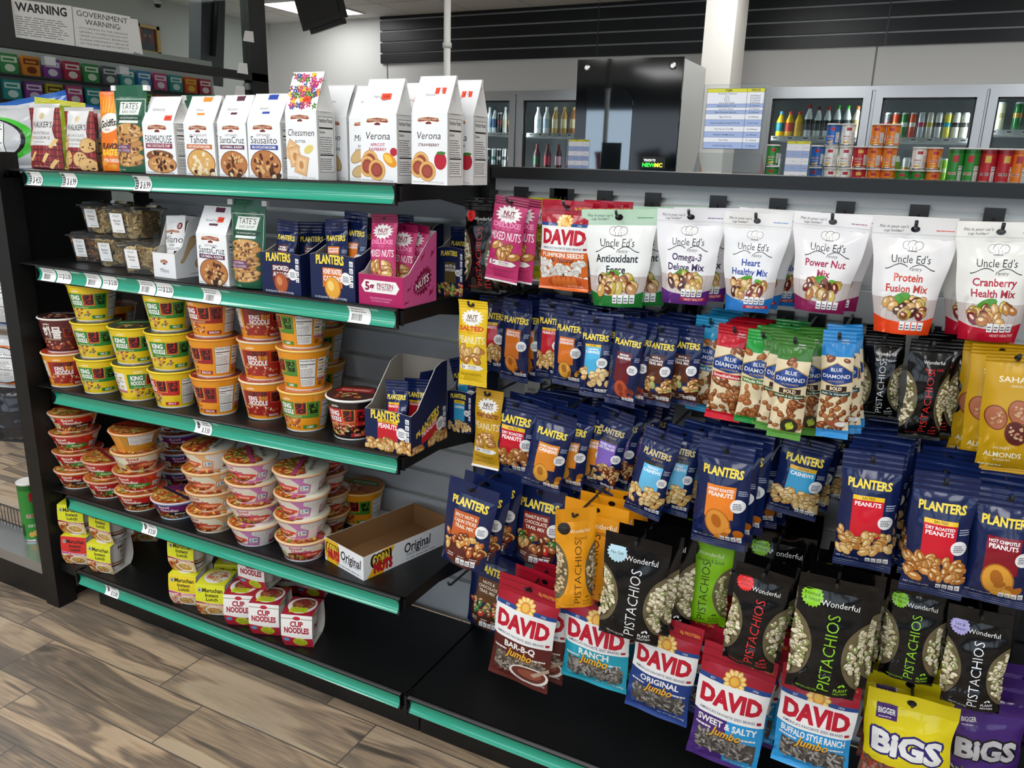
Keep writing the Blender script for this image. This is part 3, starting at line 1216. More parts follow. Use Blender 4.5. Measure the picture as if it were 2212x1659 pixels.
def shelf(k, lab, tags, taglab):
    zl, zr = ZL[k], ZR[k]
    dz = zr-zl
    t = thing('metal_shelf', lab, 'shelf', T(0, 0, zl))
    m = MB()
    p = [(-.088, 0, -dz*.072), (W-.002, 0, dz), (W-.002, D-.03, dz), (-.088, D-.03, -dz*.072)]
    pts = p+[(a, b, c-.004) for a, b, c in p]
    m.add(pts, [(0, 1, 2, 3), (7, 6, 5, 4), (0, 4, 5, 1), (2, 6, 7, 3), (1, 5, 6, 2), (3, 7, 4, 0)], '0d0e0f')
    m.add([(0.002, 0, 0), (W-.002, 0, dz), (W-.002, 0, dz-.036), (.002, 0, -.036), (0.002, .004, 0), (W-.002, .004, dz), (W-.002, .004, dz-.036), (.002, .004, -.036)], [(0, 3, 2, 1), (4, 5, 6, 7), (3, 7, 6, 2), (1, 2, 6, 5), (0, 4, 7, 3)], '0d0e0f')
    holes(m, .03, W-.03, .05, 0, dz, W)
    holes(m, .03, W-.03, .25, 0, dz, W)
    m.build('deck', 'black_metal', t)
    for x, q in ((.004, 0), (W-.008, dz)):
        m = MB()
        pr = [(.004, -.004), (D-.01, -.004), (D-.01, -.085), (D-.07, -.06), (.15, -.034), (.004, -.034)]
        pts = [(x, a, b+q) for a, b in pr]+[(x+.004, a, b+q) for a, b in pr]
        n = len(pr)
        m.add(pts, [tuple(range(n)), tuple(range(2*n-1, n-1, -1))]+[(i, (i+1) % n, (i+1) % n+n, i+n) for i in range(n)], '0b0c0d')
        m.build('bracket', 'black_metal', t)
    price_channel(W-.016, t, T(.006, -.001, 0), tags, dz)
    return t


shelf(0, 'black metal shelf with teal price strip under the cookie bags', [(.045, '!$ 4.50'), (.185, '!$ 6.99'), (.46, '!$ 6.99')], '')
shelf(1, 'black metal shelf with teal price strip holding nut boxes and banana chips', [(.05, 'code'), (.115, '$ 5.00'), (.235, 'code'), (.30, '$ 5.00'), (.44, 'code'), (.503, '$ 2.50'), (.665, 'code'), (1.105, 'code')], '')
shelf(2, 'black metal shelf with teal price strip under the tall noodle cups', [(.60, '*$ 3.50')], '')
shelf(3, 'black metal shelf with teal price strip under the low noodle bowls', [(.355, '*$ 2.50')], '')
for x0, lab, tags in ((0, 'black base deck with teal price strip under the boxed cup noodles', [(.155, '*$ 2.00')]), (W, 'black base deck with teal price strip below the hanging seed bags', []), (2*W, 'black base deck running out of the photo at its corner', [])):
    t = thing('base_deck', lab, 'shelf', T(x0, 0, ZB))
    m = MB()
    m.box((.003 if x0 else -.088, 0, -.03), (W-.003, D-.032, 0), '0c0d0e')
    m.box((.003, 0, -.04), (W-.003, .004, -.03), '0c0d0e')
    holes(m, .03, W-.03, .05, 0, 0, W)
    m.build('deck', 'black_metal', t)
    m = MB()
    m.box((0.003, -.014, -.05), (.009, .02, .003), '0b0c0d')
    m.build('end_cap', 'plastic', t)
    price_channel(W-.02, t, T(.010, -.001, 0), tags)

# end display at the left: slotted post, black side panel, low deck with wire fence
ec = thing('end_display', 'black end-of-aisle display frame with slotted post', 'shelving unit', T(-.084, 0, 0))
m = MB()
m.box((-.062, -.024, 0), (0, .036, 1.386), '26282b')
for i in range(46):
    z = 1.36-i*.0285
    m.box((0, -.004, z-.008), (.0006, .004, z+.008), '55585c')
    m.box((0, .016, z-.008), (.0006, .024, z+.008), '55585c')
m.build('slotted_post', 'black_metal', ec)
m = MB()
m.box((-.042, .036, .0), (-.032, D-.03, 1.33), '060606')
m.build('side_panel', 'black_metal', ec)
zd = on_y(60, 1150, .1).z
yf = on_z(0, 1128, zd).y
m = MB()
m.box((-.62, -.012, zd-.02), (-.063, yf+.01, zd), 'a4a6a4')
holes(m, -.6, -.09, yf-.08, zd, 0, 1)
m.build('low_deck', 'steel', ec)
m = MB()
m.box((-.62, -.016, 0), (-.063, -.006, zd-.028), '0d0e0f')
m.build('kick_plate', 'black_metal', ec)
m = MB()
m.box((-.62, -.02, zd-.03), (-.063, -.012, zd+.006), '8d8f8f')
m.build('front_edge', 'steel', ec)
m = MB()
for i in range(30):
    x = -.61+i*.0185
    m.tube([(x, yf, zd), (x, yf, zd+.075)], .0013, 5, '1c1d1f')
for z in (zd+.012, zd+.075):
    m.tube([(-.62, yf, z), (-.063, yf, z)], .0022, 6, '1c1d1f')
m.build('wire_fence', 'wire', ec)
m = MB()
m.box((-.62, -.01, 1.318), (-.0, D+.3, 1.33), '101112')
m.build('top_shelf', 'black_metal', ec)
# ------------------------------------------------------------------ package shapes
def surf_pillow(w, h, t, seed, nu=12, nv=14, kind='pillow', wt=1.0, wb=1.0, wrk=1.0):
    """front and back of a filled bag between its seals; z from 0 (top) down to -h, seen side at -y"""
    r = random.Random(seed)
    ph = [r.uniform(0, 6.28) for _ in range(8)]
    k1, k2, k3 = r.uniform(1.2, 2.2), r.uniform(2.5, 4), r.uniform(4, 6)
    F, B = [], []
    for j in range(nv+1):
        v = j/nv
        if kind == 'pillow':
            p = max(0, math.sin(PI*min(1, v*1.0)))**.6
            p *= 1.12-.28*v
        else:
            p = (math.cos(PI/2*v)**.75)*(1 if v > .06 else .82)
        wid = w*(wb+(wt-wb)*v)*(1-.05*p)
        f, b = [], []
        for i in range(nu+1):
            u = i/nu
            s = 2*u-1
            e = (1-abs(s)**2.3)
            y = t/2*p*e**.75
            wr = wrk*.0016*(math.sin(6.28*(k1*u+.7*v)+ph[0])*.6+math.sin(6.28*(k2*v-.8*u)+ph[1])*.5+(abs(math.sin(3.14*(k3*u)+ph[2]))-.5)*(1-p)*1.3)*min(1, e*3+.15)
            edge = .0012*wrk*math.sin(9*v+ph[3])*abs(s)**4
            x = s*wid/2+edge
            f.append(Vector((x, -y+wr, -h+h*v)))
            b.append(Vector((x, y*.9+wr*.4+.0004, -h+h*v)))
        F.append(f)
        B.append(b)
    return F, B


def bag(name, w, h, t, art, hdr=.14, ftr=.07, kind='pillow', hcol='14224f', fcol='14224f', seed=1, wt=1.0, wb=1.0, fin='film', base='14224f', hart=None, back=None, wrk=1.0, hole=True, crimp=True, fart=None):
    """hanging bag; origin at the middle of its top edge"""
    hh, fh = h*hdr, h*ftr
    bh = h-hh-fh
    F, B = surf_pillow(w, bh, t, seed, kind=kind, wt=wt, wb=wb, wrk=wrk)
    for R in (F, B):
        for q in R:
            for p in q:
                p.z -= hh
    m = MB()
    m.grid(F, base)
    m.grid(B, back or base, flip=True)
    if art:
        m.art(F, art)
    o = m.build(name, [fin])
    r = random.Random(seed+99)

    def seal(edge, z0, z1, col, nm, fl, ar, hl):
        n = 14 if crimp else 3
        P = []
        bend = r.uniform(-.003, .006)
        for j in range(n+1):
            v = j/n
            dz = z0+(z1-z0)*v
            wv = (.0007*math.sin(v*PI*7) if crimp else 0)
            q = []
            for p in edge:
                # flatten the wrinkle away from the bag
                d = v if fl else 1-v
                q.append(Vector((p.x, p.y*(1-d)+wv-bend*d*d+.0015*math.sin(p.x*60+seed)*d, dz)))
            P.append(q)
        m = MB()
        m.grid(P, col)
        m.grid([[p+Vector((0, .0009, 0)) for p in q] for q in P], col, flip=True)
        A = ar or Art(abs(z1-z0)/w)
        if hl:
            A.ell(.5, A.H*.5, .055, .04, '0a0a0c', 12)
        if A.ops:
            m.art(P, A)
        return m.build(nm, [fin], o)
    if hh > 0:
        seal(F[-1], -hh, 0, hcol, 'top_seal', True, hart, hole)
    if fh > 0:
        seal(F[0], -h, -h+fh, fcol, 'bottom_seal', False, fart, False)
    return o


def hang(mk, top, bot, wpx, y, lab, cat='snack bag', behind=0, gap=.016, yaw=0, dx=0, tilt=0, group=None, hookz=None, peg=True, dz=0, blab=None, jit=1.0, pegname=None, tag_=False, pegdx=0):
    """hangs a bag so its top and bottom middles show at these places; then the ones behind it on the peg"""
    a, b = on_y(top[0], top[1], y), on_y(bot[0], bot[1], y)
    pm = ((top[0]+bot[0])/2, (top[1]+bot[1])/2)
    w = abs(on_y(pm[0]+wpx/2, pm[1], y).x-on_y(pm[0]-wpx/2, pm[1], y).x)
    h = (a-b).length
    roll = math.atan2(a.x-b.x, a.z-b.z)
    o = mk(w, h)
    o.matrix_basis = T(a.x, y, a.z, yaw, tilt, roll)
    tag(o, lab, cat, group)
    rr = random.Random(int(top[0]*7+top[1]))
    n = 0
    for i in range(behind):
        yy = y+gap*(i+1)
        if yy > D-.014:
            break
        M = T(a.x+dx*(i+1)+rr.uniform(-.004, .004)*jit, yy, a.z+rr.uniform(-.003, .004)*jit+dz*(i+1), yaw*.5+rr.uniform(-.06, .06)*jit, tilt*.3, roll*(.5 if i else .8)+rr.uniform(-.05, .05)*jit)
        copy_tree(o, M, '%s, %s behind it' % (blab or lab, ORD[i]), group or 'bags hanging together on one hook')
        n += 1
    if peg:
        up = Matrix.Rotation(roll, 3, 'Y')@Vector((0, 0, -h*.065))
        hx, hz = a.x+up.x+pegdx, a.z+up.z
        make_peg(hx, hz, y-.022, pegname or lab, tag_)
    return o


PEGS = []


def make_peg(x, z, ytip, lab, tg=False):
    """black wire hook from a slot of the back panel"""
    k = round((ZG-.006-z)/PITCH)
    zs = ZG-.006-k*PITCH
    L = D-ytip
    t = thing('peg_hook', 'x', 'hook', T(x, D, z))
    m = MB()
    s = zs-z
    m.tube([(0, -.006, s), (0, -.012, s*.4), (0, -.03, 0), (0, -L+.012, 0), (0, -L+.004, .004), (0, -L, .012)], .0029, 8, '2a2b2d')
    m.build('wire_arm', 'wire', t)
    m = MB()
    m.box((-.017, -.010, s-.018), (.017, .0, s+.016), '0c0d0e')
    m.box((-.015, -.0, s-.004), (.015, .012, s+.004), '0c0d0e')
    m.build('bracket', 'plastic', t)
    PEGS.append((t, lab))
    if tg:
        m = MB()
        P = flat(.042, .05, (-.021, -.014, s-.045))
        m.grid(P, 'dcdad2', smooth=False)
        m.grid([[p+Vector((0, .001, 0)) for p in q] for q in P], 'dcdad2', smooth=False, flip=True)
        A = Art(1.2, 3)
        A.bars(.2, .25, .8, .5, 14)
        A.lines(.2, .6, .8, .8, 2, '555555')
        m.art(P, A)
        m.build('price_plate', 'card', t)
    return t


def gusset_bag(w, d, h, h1, front, slope, side, base='eeeeec', name='cookie_bag', sticker=None, ridge=.55, side2=None, seed=1):
    """paper bag standing on a shelf with a folded ridge top; origin at the middle of its lower front edge"""
    yr = d*ridge
    r = random.Random(seed)
    m = MB()
    nu, nv = 6, 8

    def bulge(u, v):
        return -.004*math.sin(PI*u)*math.sin(PI*min(1, v*.9+.05))
    ins = .003
    F = [[Vector((w*(i/nu-.5)*(1-.02*(j/nv)), bulge(i/nu, j/nv), h1*j/nv)) for i in range(nu+1)] for j in range(nv+1)]
    m.grid(F, base)
    m.art(F, front)
    Bk = [[Vector((w*(.5-i/nu)*(1-.02*(j/nv)), d, h1*j/nv)) for i in range(nu+1)] for j in range(nv+1)]
    m.grid(Bk, base)
    for s in (1, -1):
        P = []
        for j in range(nv+1):
            q = []
            for i in range(5):
                u = i/4
                x = w/2*(1-.02*(j/nv))-.0035*math.sin(PI*u)*(j/nv)
                q.append(Vector((s*x, d*u if s > 0 else d*(1-u), h1*j/nv)))
            P.append(q)
        m.grid(P, base)
        if s > 0 and side:
            m.art(P, side)
    m.face(tuple(len(m.v)+i for i in range(4)), base)
    m.v += [(-w/2, 0, .0005), (-w/2, d, .0005), (w/2, d, .0005), (w/2, 0, .0005)]
    o = m.build(name, 'paper')
    # folded top
    m = MB()
    wt = w*.98
    S1 = []
    for j in range(6):
        v = j/5
        S1.append([Vector((wt*(i/nu-.5), yr*v+.003*math.sin(PI*v)*math.sin(i*1.7+seed), h1+(h-h1)*v)) for i in range(nu+1)])
    m.grid(S1, base)
    if slope:
        m.art(S1, slope)
    S2 = [[Vector((wt*(.5-i/nu), d+(yr-d)*j/5+.004*(j == 5), h1+(h-h1)*j/5)) for i in range(nu+1)] for j in range(6)]
    m.grid(S2, base)
    for s in (1, -1):
        a, b, c = Vector((s*wt/2, 0, h1)), Vector((s*wt/2, d, h1)), Vector((s*wt/2, yr, h))
        e = Vector((s*(wt/2-.016), yr, h1+(h-h1)*.52))
        tri = [(a, b, e), (b, c, e), (c, a, e)]
        for p in tri:
            m.add(p if s > 0 else p[::-1], [(0, 1, 2)], base)
    m.box((-wt/2, yr-.001, h-.016), (wt/2, yr+.005, h+.001), base)
    m.build('folded_top', 'paper', o)
    if sticker:
        m = MB()
        u, v = sticker[:2]
        x = wt*(u-.5)
        a = Vector((x, yr*v-.0022, h1+(h-h1)*v))
        dr = Vector((0, yr, h-h1)).normalized()
        P = [[a+Vector((-.012, 0, 0)), a+Vector((.012, 0, 0))], [a+Vector((-.012, 0, 0))+dr*.013, a+Vector((.012, 0, 0))+dr*.013]]
        m.grid(P, 'ef4a2c', smooth=False)
        A = Art(.55)
        A.text('6.99', .5, .25, .22, '7a1a10', b=0)
        m.art(P, A)
        m.build('price_sticker', 'paper', o)
    return o


def cup_rows(prof, n=36, off=0):
    return [[Vector((rd*math.cos(-PI/2+2*PI*(i/n-.5)), rd*math.sin(-PI/2+2*PI*(i/n-.5)), z)) for i in range(n)] for rd, z in prof]


def noodle_cup(name, rt, rb, h, art, rimcol, lidcol, lidart, base, tab=None, wrap=False, ribs=0):
    """tapered paper cup; origin at the middle of its base"""
    prof = [(rb, .003), (rb+(rt-rb)*.25, h*.27), (rb+(rt-rb)*.5, h*.51), (rb+(rt-rb)*.75, h*.74), (rb+(rt-rb)*.97, h-.004)]
    m = MB()
    R = cup_rows(prof)
    if ribs:
        pass
    m.grid(R, base, wrap=True)
    m.art(R, art, wrap=True)
    m.lathe([(rb-.003, 0), (rb+.0008, 0), (rb+.0006, .004)], 36, c='f2f0ea', cap=(True, False))
    o = m.build(name, 'wrap')
    m = MB()
    m.lathe([(rt-.003, h-.005), (rt+.001, h-.0045), (rt+.0026, h-.0015), (rt+.0012, h+.0005), (rt-.001, h+.001)], 36, c=rimcol, cap=(False, False))
    m.build('rim', 'cup', o)
    m = MB()
    m.lathe([(rt+.0005, h-.0012), (rt-.0012, h+.0012), (rt*.6, h+.0016), (rt*.2, h+.0018)], 36, c=lidcol)
    if lidart:
        s = rt*1.97
        P = [[(-s/2, -s/2, h+.0019), (s/2, -s/2, h+.0019)], [(-s/2, s/2, h+.0019), (s/2, s/2, h+.0019)]]
        m.art(P, lidart)
    if tab is not None:
        c, s = math.cos(tab), math.sin(tab)
        ax, tx = Vector((c, s, 0)), Vector((-s, c, 0))
        z = Vector((0, 0, 1))
        a = ax*(rt-.004)+z*(h+.0016)
        m.add([a-tx*.028, a+tx*.028, ax*(rt+.007)+tx*.022+z*(h-.004), ax*(rt+.007)-tx*.022+z*(h-.004), ax*(rt+.009)+z*(h-.024)], [(0, 3, 2, 1), (3, 4, 2)], lidcol)
    m.build('lid', 'cup', o)
    return o


def face_cam(p, off=0):
    d = CAM-Vector(p)
    return math.atan2(d.x, -d.y)+off


def seat(k, px, py, back=0, base=None):
    """where the front foot shown at this place stands on shelf k; then back from the viewer"""
    x = .6
    for _ in range(6):
        p = on_z(px, py, sz(k, x) if base is None else base)
        x = p.x
    d = Vector((p.x-CAM.x, p.y-CAM.y, 0)).normalized()
    return p+d*back


def sleeve_cup(lab, p, rz, front, top, cupart, w=.088, h=.098, d=.086, base='f2f0ec', rise=.006):
    """paper cup in a card sleeve, open at both sides; origin at the middle of the front foot"""
    m = MB()
    nu = 6
    # front, curved outward a little, then the top and the back as one strip
    F = [[Vector((w*(i/nu-.5)*(1 if j else .9), -.005*math.sin(PI*j/6)+(.008*(1-j/2) if j < 2 else 0), h*j/6)) for i in range(nu+1)] for j in range(7)]
    m.grid(F, base)
    m.art(F, front)
    Tp = [[Vector((w*(i/nu-.5), d*j/4, h+.003*math.sin(PI*j/4))) for i in range(nu+1)] for j in range(5)]
    m.grid(Tp, base)
    if top:
        m.art(Tp, top)
    Bk = [[Vector((w*(.5-i/nu)*(1 if j else .9), d+.005*math.sin(PI*j/6)-(.008*(1-j/2) if j < 2 else 0), h*j/6)) for i in range(nu+1)] for j in range(7)]
    m.grid(Bk, base)
    for P in (F, Bk):
        nn = Vector((0, .0012, 0)) if P is F else Vector((0, -.0012, 0))
        m.grid([[q+nn for q in r] for r in P], 'e6e2da', flip=True)
    m.grid([[q-Vector((0, 0, .0012)) for q in r] for r in Tp], 'e6e2da', flip=True)
    m.box((-w*.45, .008, 0), (w*.45, d-.008, .0012), 'e6e2da')
    o = m.build('cup_sleeve', 'card', None, T(p[0], p[1], p[2], rz))
    m = MB()
    R = cup_rows([(.0295, .003), (.034, h*.33), (.038, h*.66), (.0415, h*.95)], 28)
    m.grid(R, 'f1efea', wrap=True)
    m.art(R, cupart, wrap=True)
    m.lathe([(.0415, h*.95), (.0425, h*.965), (.041, h*.98)], 28, c='f4f2ee', cap=(False, True))
    m.lathe([(.028, .0015), (.0295, .003)], 28, c='f1efea', cap=(True, False))
    m.build('cup', 'cup', o, T(0, d/2, .0005, .75))
    return o


def tray_box(w, d, hf, hb, front, side, col, inner='8a8378', name='display_box', curve=0, backcol=None, cut=.45, edge='d8d4cc'):
    """open card box; low front, sides cut up to a higher back; origin at the middle of its lower front edge"""
    m = MB()
    t = .0018
    n = 8
    P = [[Vector((w*(i/n-.5), 0, z if not j else hf+(curve*math.sin(PI*i/n) if curve else 0))) for i in range(n+1)] for j, z in ((0, 0), (1, hf))]
    m.grid(P, col, smooth=False)
    if front:
        m.art(P, front)
    m.grid([[q+Vector((0, t, 0)) for q in r] for r in P], inner, smooth=False, flip=True)
    for i in range(n):
        a, b = P[1][i], P[1][i+1]
        m.add([a, b, b+Vector((0, t, 0)), a+Vector((0, t, 0))], [(0, 1, 2, 3)], edge)
    for s in (1, -1):
        x = s*w/2
        k = 6
        prof = []
        for i in range(k+1):
            u = i/k
            z = hf if u < .12 else (hf+(hb-hf)*min(1, (u-.12)/cut))
            prof.append((d*u, z))
        for ofs, c, fl in ((0, col, False), (-s*t, inner, True)):
            Q = [[Vector((x+ofs, y if s > 0 else d-y, 0)) for y, z in prof], [Vector((x+ofs, y, z)) for y, z in prof]]
            if s < 0:
                Q = [[Vector((x+ofs, y, 0)) for y, z in prof][::-1], [Vector((x+ofs, y, z)) for y, z in prof][::-1]]
            m.grid(Q, c, smooth=False, flip=fl)
            if s > 0 and side and not fl:
                m.art(Q, side)
        for i in range(k):
            (y0, z0), (y1, z1) = prof[i], prof[i+1]
            q = [(x, y0, z0), (x, y1, z1), (x-s*t, y1, z1), (x-s*t, y0, z0)]
            m.add(q if s > 0 else q[::-1], [(0, 1, 2, 3)], edge)
    m.box((-w/2, d-t, 0), (w/2, d, hb), backcol or inner)
    m.box((-w/2+t, t, .0002), (w/2-t, d-t, t), inner)
    return m.build(name, 'card')


def stand(o, k, px0, px1, py, y, rz=0, lab='', cat='', group=None):
    """sets a thing on shelf k with its front foot between two image columns"""
    x0, x1 = on_y(px0, py, y).x, on_y(px1, py, y).x
    x = (x0+x1)/2
    o.matrix_basis = T(x, y, sz(k, x), rz)
    return tag(o, lab, cat, group)


def width(px0, px1, py, y):
    return abs(on_y(px1, py, y).x-on_y(px0, py, y).x)
# ------------------------------------------------------------------ what is printed on the packages
NAVY, YEL = '14224f', 'f6dc4e'
PEANUT = ['d9a860', 'c98f48', 'e3bb78', 'b87a38']
CASHEW = ['e6c07a', 'd9a95c', 'f0d49a']
ALMOND = ['8a4a26', '9c5a30', '7a3e1e', 'a8683a']
PIST = ['d9cda6', 'c2b48a', 'e6dcbc', 'a89c74', '8f9a5a']
SEEDS = ['8f8a84', '6d6862', 'a8a39c', '55504a']


def badge(A, x, y, r, c='f4f4f2', t='46506e'):
    A.ell(x, y, r, r, c, 20)
    A.lines(x-r*.62, y-r*.5, x+r*.62, y+r*.5, 4, t, .5)


def chips(A, x, y, w, n=4, c='f1f1ee'):
    for i in range(n):
        q = w/n
        A.rect(x+i*q, y, x+i*q+q*.82, y+q*1.05, c)
        A.lines(x+i*q+q*.1, y+q*.2, x+i*q+q*.7, y+q*.85, 2, '23305c', .5)


def planters(w, h, pan, words, nut, kind='small', wcol='ffffff', band=None, nuts=None, sub=None, seed=1, edge='6b3f16', deluxe=False, big=None, brown=None):
    """navy nut bag front (the part between the seals)"""
    def make(bw, bh):
        H = bh/bw
        A = Art(H, seed)
        A.rect(0, 0, 1, H, NAVY)
        slim = kind == 'slim'
        y1 = H*(.72 if not slim else .74)
        y0 = H*(.32 if not slim else .3)
        x0, x1 = (.24, .78) if not slim else (.2, .72)
        A.rect(x0, y0, x1, y1, pan)
        if band:
            A.rect(x0, y1-.01, x1, y1+.07, band[0])
            A.text(band[1], (x0+x1)/2, y1+.03, .045, '2a1a08', b=.01, maxw=.34)
        A.text('PLANTERS', .5, H*(.875 if not slim else .88), .15 if not slim else .175, YEL if not deluxe else 'd9c58a', w=.74 if not slim else .85, b=.02, fat=.0035)
        if deluxe:
            A.text('Deluxe', .55, H*.80, .07, 'b99a4a', sh=.4, b=0)
        yy = y1-.08
        for i, s in enumerate(words):
            hh = .075 if i == len(words)-1 else .055
            A.text(s, (x0+x1)/2, yy, hh, wcol, maxw=(x1-x0)*.88, b=.025)
            yy -= hh+.035
        if big:
            bx, by, br, c1, c2 = big
            A.ell(bx, by*H, br, br*1.25, c2, 20, .3)
            A.ell(bx, by*H, br*.9, br*1.15, c1, 20, .3)
            A.ell(bx-.02, by*H+.05, br*.4, br*.6, c2, 12, .3)
            A.blobs(.5, .06*H, .9, .2*H, 5, br*.35, [c1, c2], .7, c2)
        if nuts:
            A.blobs(.03, .13*H, .97, .37*H, 44 if not slim else 26, .10 if not slim else .13, nuts, .62, edge, 'f0d9a8')
        if brown:
            A.poly([(0.02, 0), (.98, 0), (1, H*.18), (.5, H*.13), (0, H*.2)], brown)
            for x in (.15, .45, .72):
                A.lines(x, H*.06, x+.18, H*.12, 2, 'e8dccc', .4)
        badge(A, .84 if not slim else .78, H*.5, .13 if not slim else .16)
        A.lines(.82, H*.63, .98, H*.70, 3, 'c2c9de', .4)
        A.text('NET WT 6 OZ (170g)' if not slim else 'NET WT 2 OZ (56g)', .05, .04*H+.01, .035, 'dfe3ee', al='l', b=0, maxw=.4)
        chips(A, .56, .03*H, .4)
        return A

    def mk(W_, H_):
        hd = h if isinstance(h, float) else .15
        bw, bh = W_, H_*(1-.16-.06)
        t = w
        return bag('nut_bag', W_, H_, t, make(bw, bh), .16, .06, hcol=NAVY, fcol=NAVY, base=NAVY, seed=seed, fin='film', back='101a40')
    return mk


def trail(words, pan, seed, nuts, top='c8622a', bowl='5a241e'):
    def mk(W_, H_):
        bh = H_*.84
        H = bh/W_
        A = Art(H, seed)
        A.rect(0, 0, 1, H, NAVY)
        A.rect(.22, H*.42, .74, H*.78, pan)
        A.text('PLANTERS', .5, H*.9, .14, YEL, w=.74, b=.02, fat=.0035)
        yy = H*.72
        for s in words:
            A.text(s, .48, yy, .06, 'f6efe0', maxw=.46, b=.02)
            yy -= .095
        A.poly([(.08, H*.34), (.95, H*.34), (.9, H*.12), (.7, H*.0), (.35, H*.02), (.14, H*.14)], bowl)
        A.blobs(.12, H*.24, .92, H*.46, 30, .08, nuts, .7, '4a2812', 'f0d0a0')
        for x in (.2, .45, .7):
            A.lines(x, H*.13, x+.16, H*.19, 2, 'e8d8cc', .4)
        badge(A, .84, H*.58, .12)
        chips(A, .42, .05*H, .42)
        A.rect(0, 0, .3, H*.06, NAVY)
        return bag('trail_mix_pouch', W_, H_, .045, A, .15, .01, kind='pouch', hcol=NAVY, fcol=NAVY, base=NAVY, seed=seed, wb=.93, crimp=False, back='101a40')
    return mk


def david(flavour, c1, seed, c2=None, seeds=SEEDS, script='Jumbo', est=False, extra=None, pumpkin=False):
    def mk(W_, H_):
        bh = H_*.80
        H = bh/W_
        A = Art(H, seed)
        A.rect(0, 0, 1, H, c1)
        if c2:
            A.poly([(.5, 0), (1, 0), (1, H*.5), (.5, H*.5)], c2)
        A.rect(0, H*.86, 1, H, 'a8152c')
        A.rect(0, H*.84, 1, H*.89, '24498c')
        for i in range(12):
            a = 2*PI*i/12
            A.ell(.5+.11*math.cos(a), H*.9+.11*math.sin(a), .055, .036, 'e9a93a', 10, a)
            A.ell(.5+.11*math.cos(a), H*.9+.11*math.sin(a), .04, .024, 'f8dc8a', 10, a)
        A.ell(.5, H*.9, .085, .085, 'd98f2a', 16)
        A.ell(.5, H*.9, .06, .06, 'f0b94a', 16)
        A.rect(0, H*.5, 1, H*.845, 'f2f1ee')
        A.text('EST', .2, H*.865, .03, 'f2f1ee', b=0)
        A.text('1926', .8, H*.865, .03, 'f2f1ee', b=0)
        A.text('DAVID', .5, H*.70, .24, 'c0142e', w=.86, b=.03, fat=.008)
        A.text("AMERICA'S FAVORITE SEED BRAND", .48, H*.545, .04, '24386c', w=.8, b=.01)
        A.rect(.9, H*.53, .96, H*.56, 'a8152c')
        if pumpkin:
            A.text('PUMPKIN SEEDS', .5, H*.45, .075, 'f8efe2', w=.86, b=.03)
            A.text('All Natural', .5, H*.385, .085, '5a1a10', w=.5, sh=.35, b=.02)
            A.blobs(.04, H*.1, .96, H*.36, 60, .075, ['efece6', 'e2ded6', 'f8f6f2'], .58, '8a8378')
            A.poly([(0, 0), (1, 0), (1, H*.13), (.75, H*.17), (.4, H*.16), (0, H*.09)], 'd8622a')
            A.ell(.55, H*.07, .34, H*.10, 'c9501c', 20)
            for i in range(5):
                A.ell(.35+i*.1, H*.07, .05, H*.09, 'e0752e', 14)
            A.rect(.53, H*.15, .57, H*.2, '4a5a22')
            A.text('NET WT 5 OZ (142g)', .75, .03, .03, 'f4e9dc', b=0, maxw=.3)
        else:
            fl = flavour
            A.text(fl, .5, H*.435, .095, 'f6f4f0', maxw=.86, b=.03)
            A.lines(.05, H*.35, .3, H*.385, 1, 'e8e4de', .6)
            A.lines(.7, H*.33, .95, H*.365, 1, 'e8e4de', .6)
            win = [(.09, H*.09), (.91, H*.09), (.94, H*.12), (.94, H*.29), (.09, H*.33)]
            A.poly(win, '4a4540')
            A.blobs(.1, H*.095, .92, H*.31, 120, .052, seeds, .36, '3a3632', seg=7)
            A.text(script, .5, H*.345, .13, '3a1a10', w=.46, sh=.35, b=.05)
            A.text(script, .5, H*.35, .13, 'f0b43a', w=.45, sh=.35, b=.02)
            if extra == 'bowl':
                A.ell(.68, H*.13, .32, .17, 'efe9e0', 24)
                A.ell(.68, H*.14, .28, .13, '6d332a', 24)
                A.ell(.7, H*.15, .2, .08, '94503c', 16)
                A.poly([(.72, H*.16), (.98, H*.27), (1, H*.23), (.78, H*.13)], 'b9a08a')
            A.text('NET WT 5.25 OZ (149g)', .74, H*.035, .035, 'f2efe8', b=0, maxw=.42)
        HA = Art(H_*.16/W_)
        HA.rect(0, HA.H*.25, 1, HA.H*.31, '8c1024')
        HA.rect(0, HA.H*.68, 1, HA.H*.72, '8c1024')
        HA.text('8g PROTEIN', .8, HA.H*.48, .05, 'e9a93a', b=.01, maxw=.3)
        return bag('seed_bag', W_, H_, .036, A, .16, .04, hcol='a8152c', fcol=c1, base=c1, seed=seed, crimp=False, hart=HA, back='7a1020', fin='matte_film' if not pumpkin else 'film')
    return mk


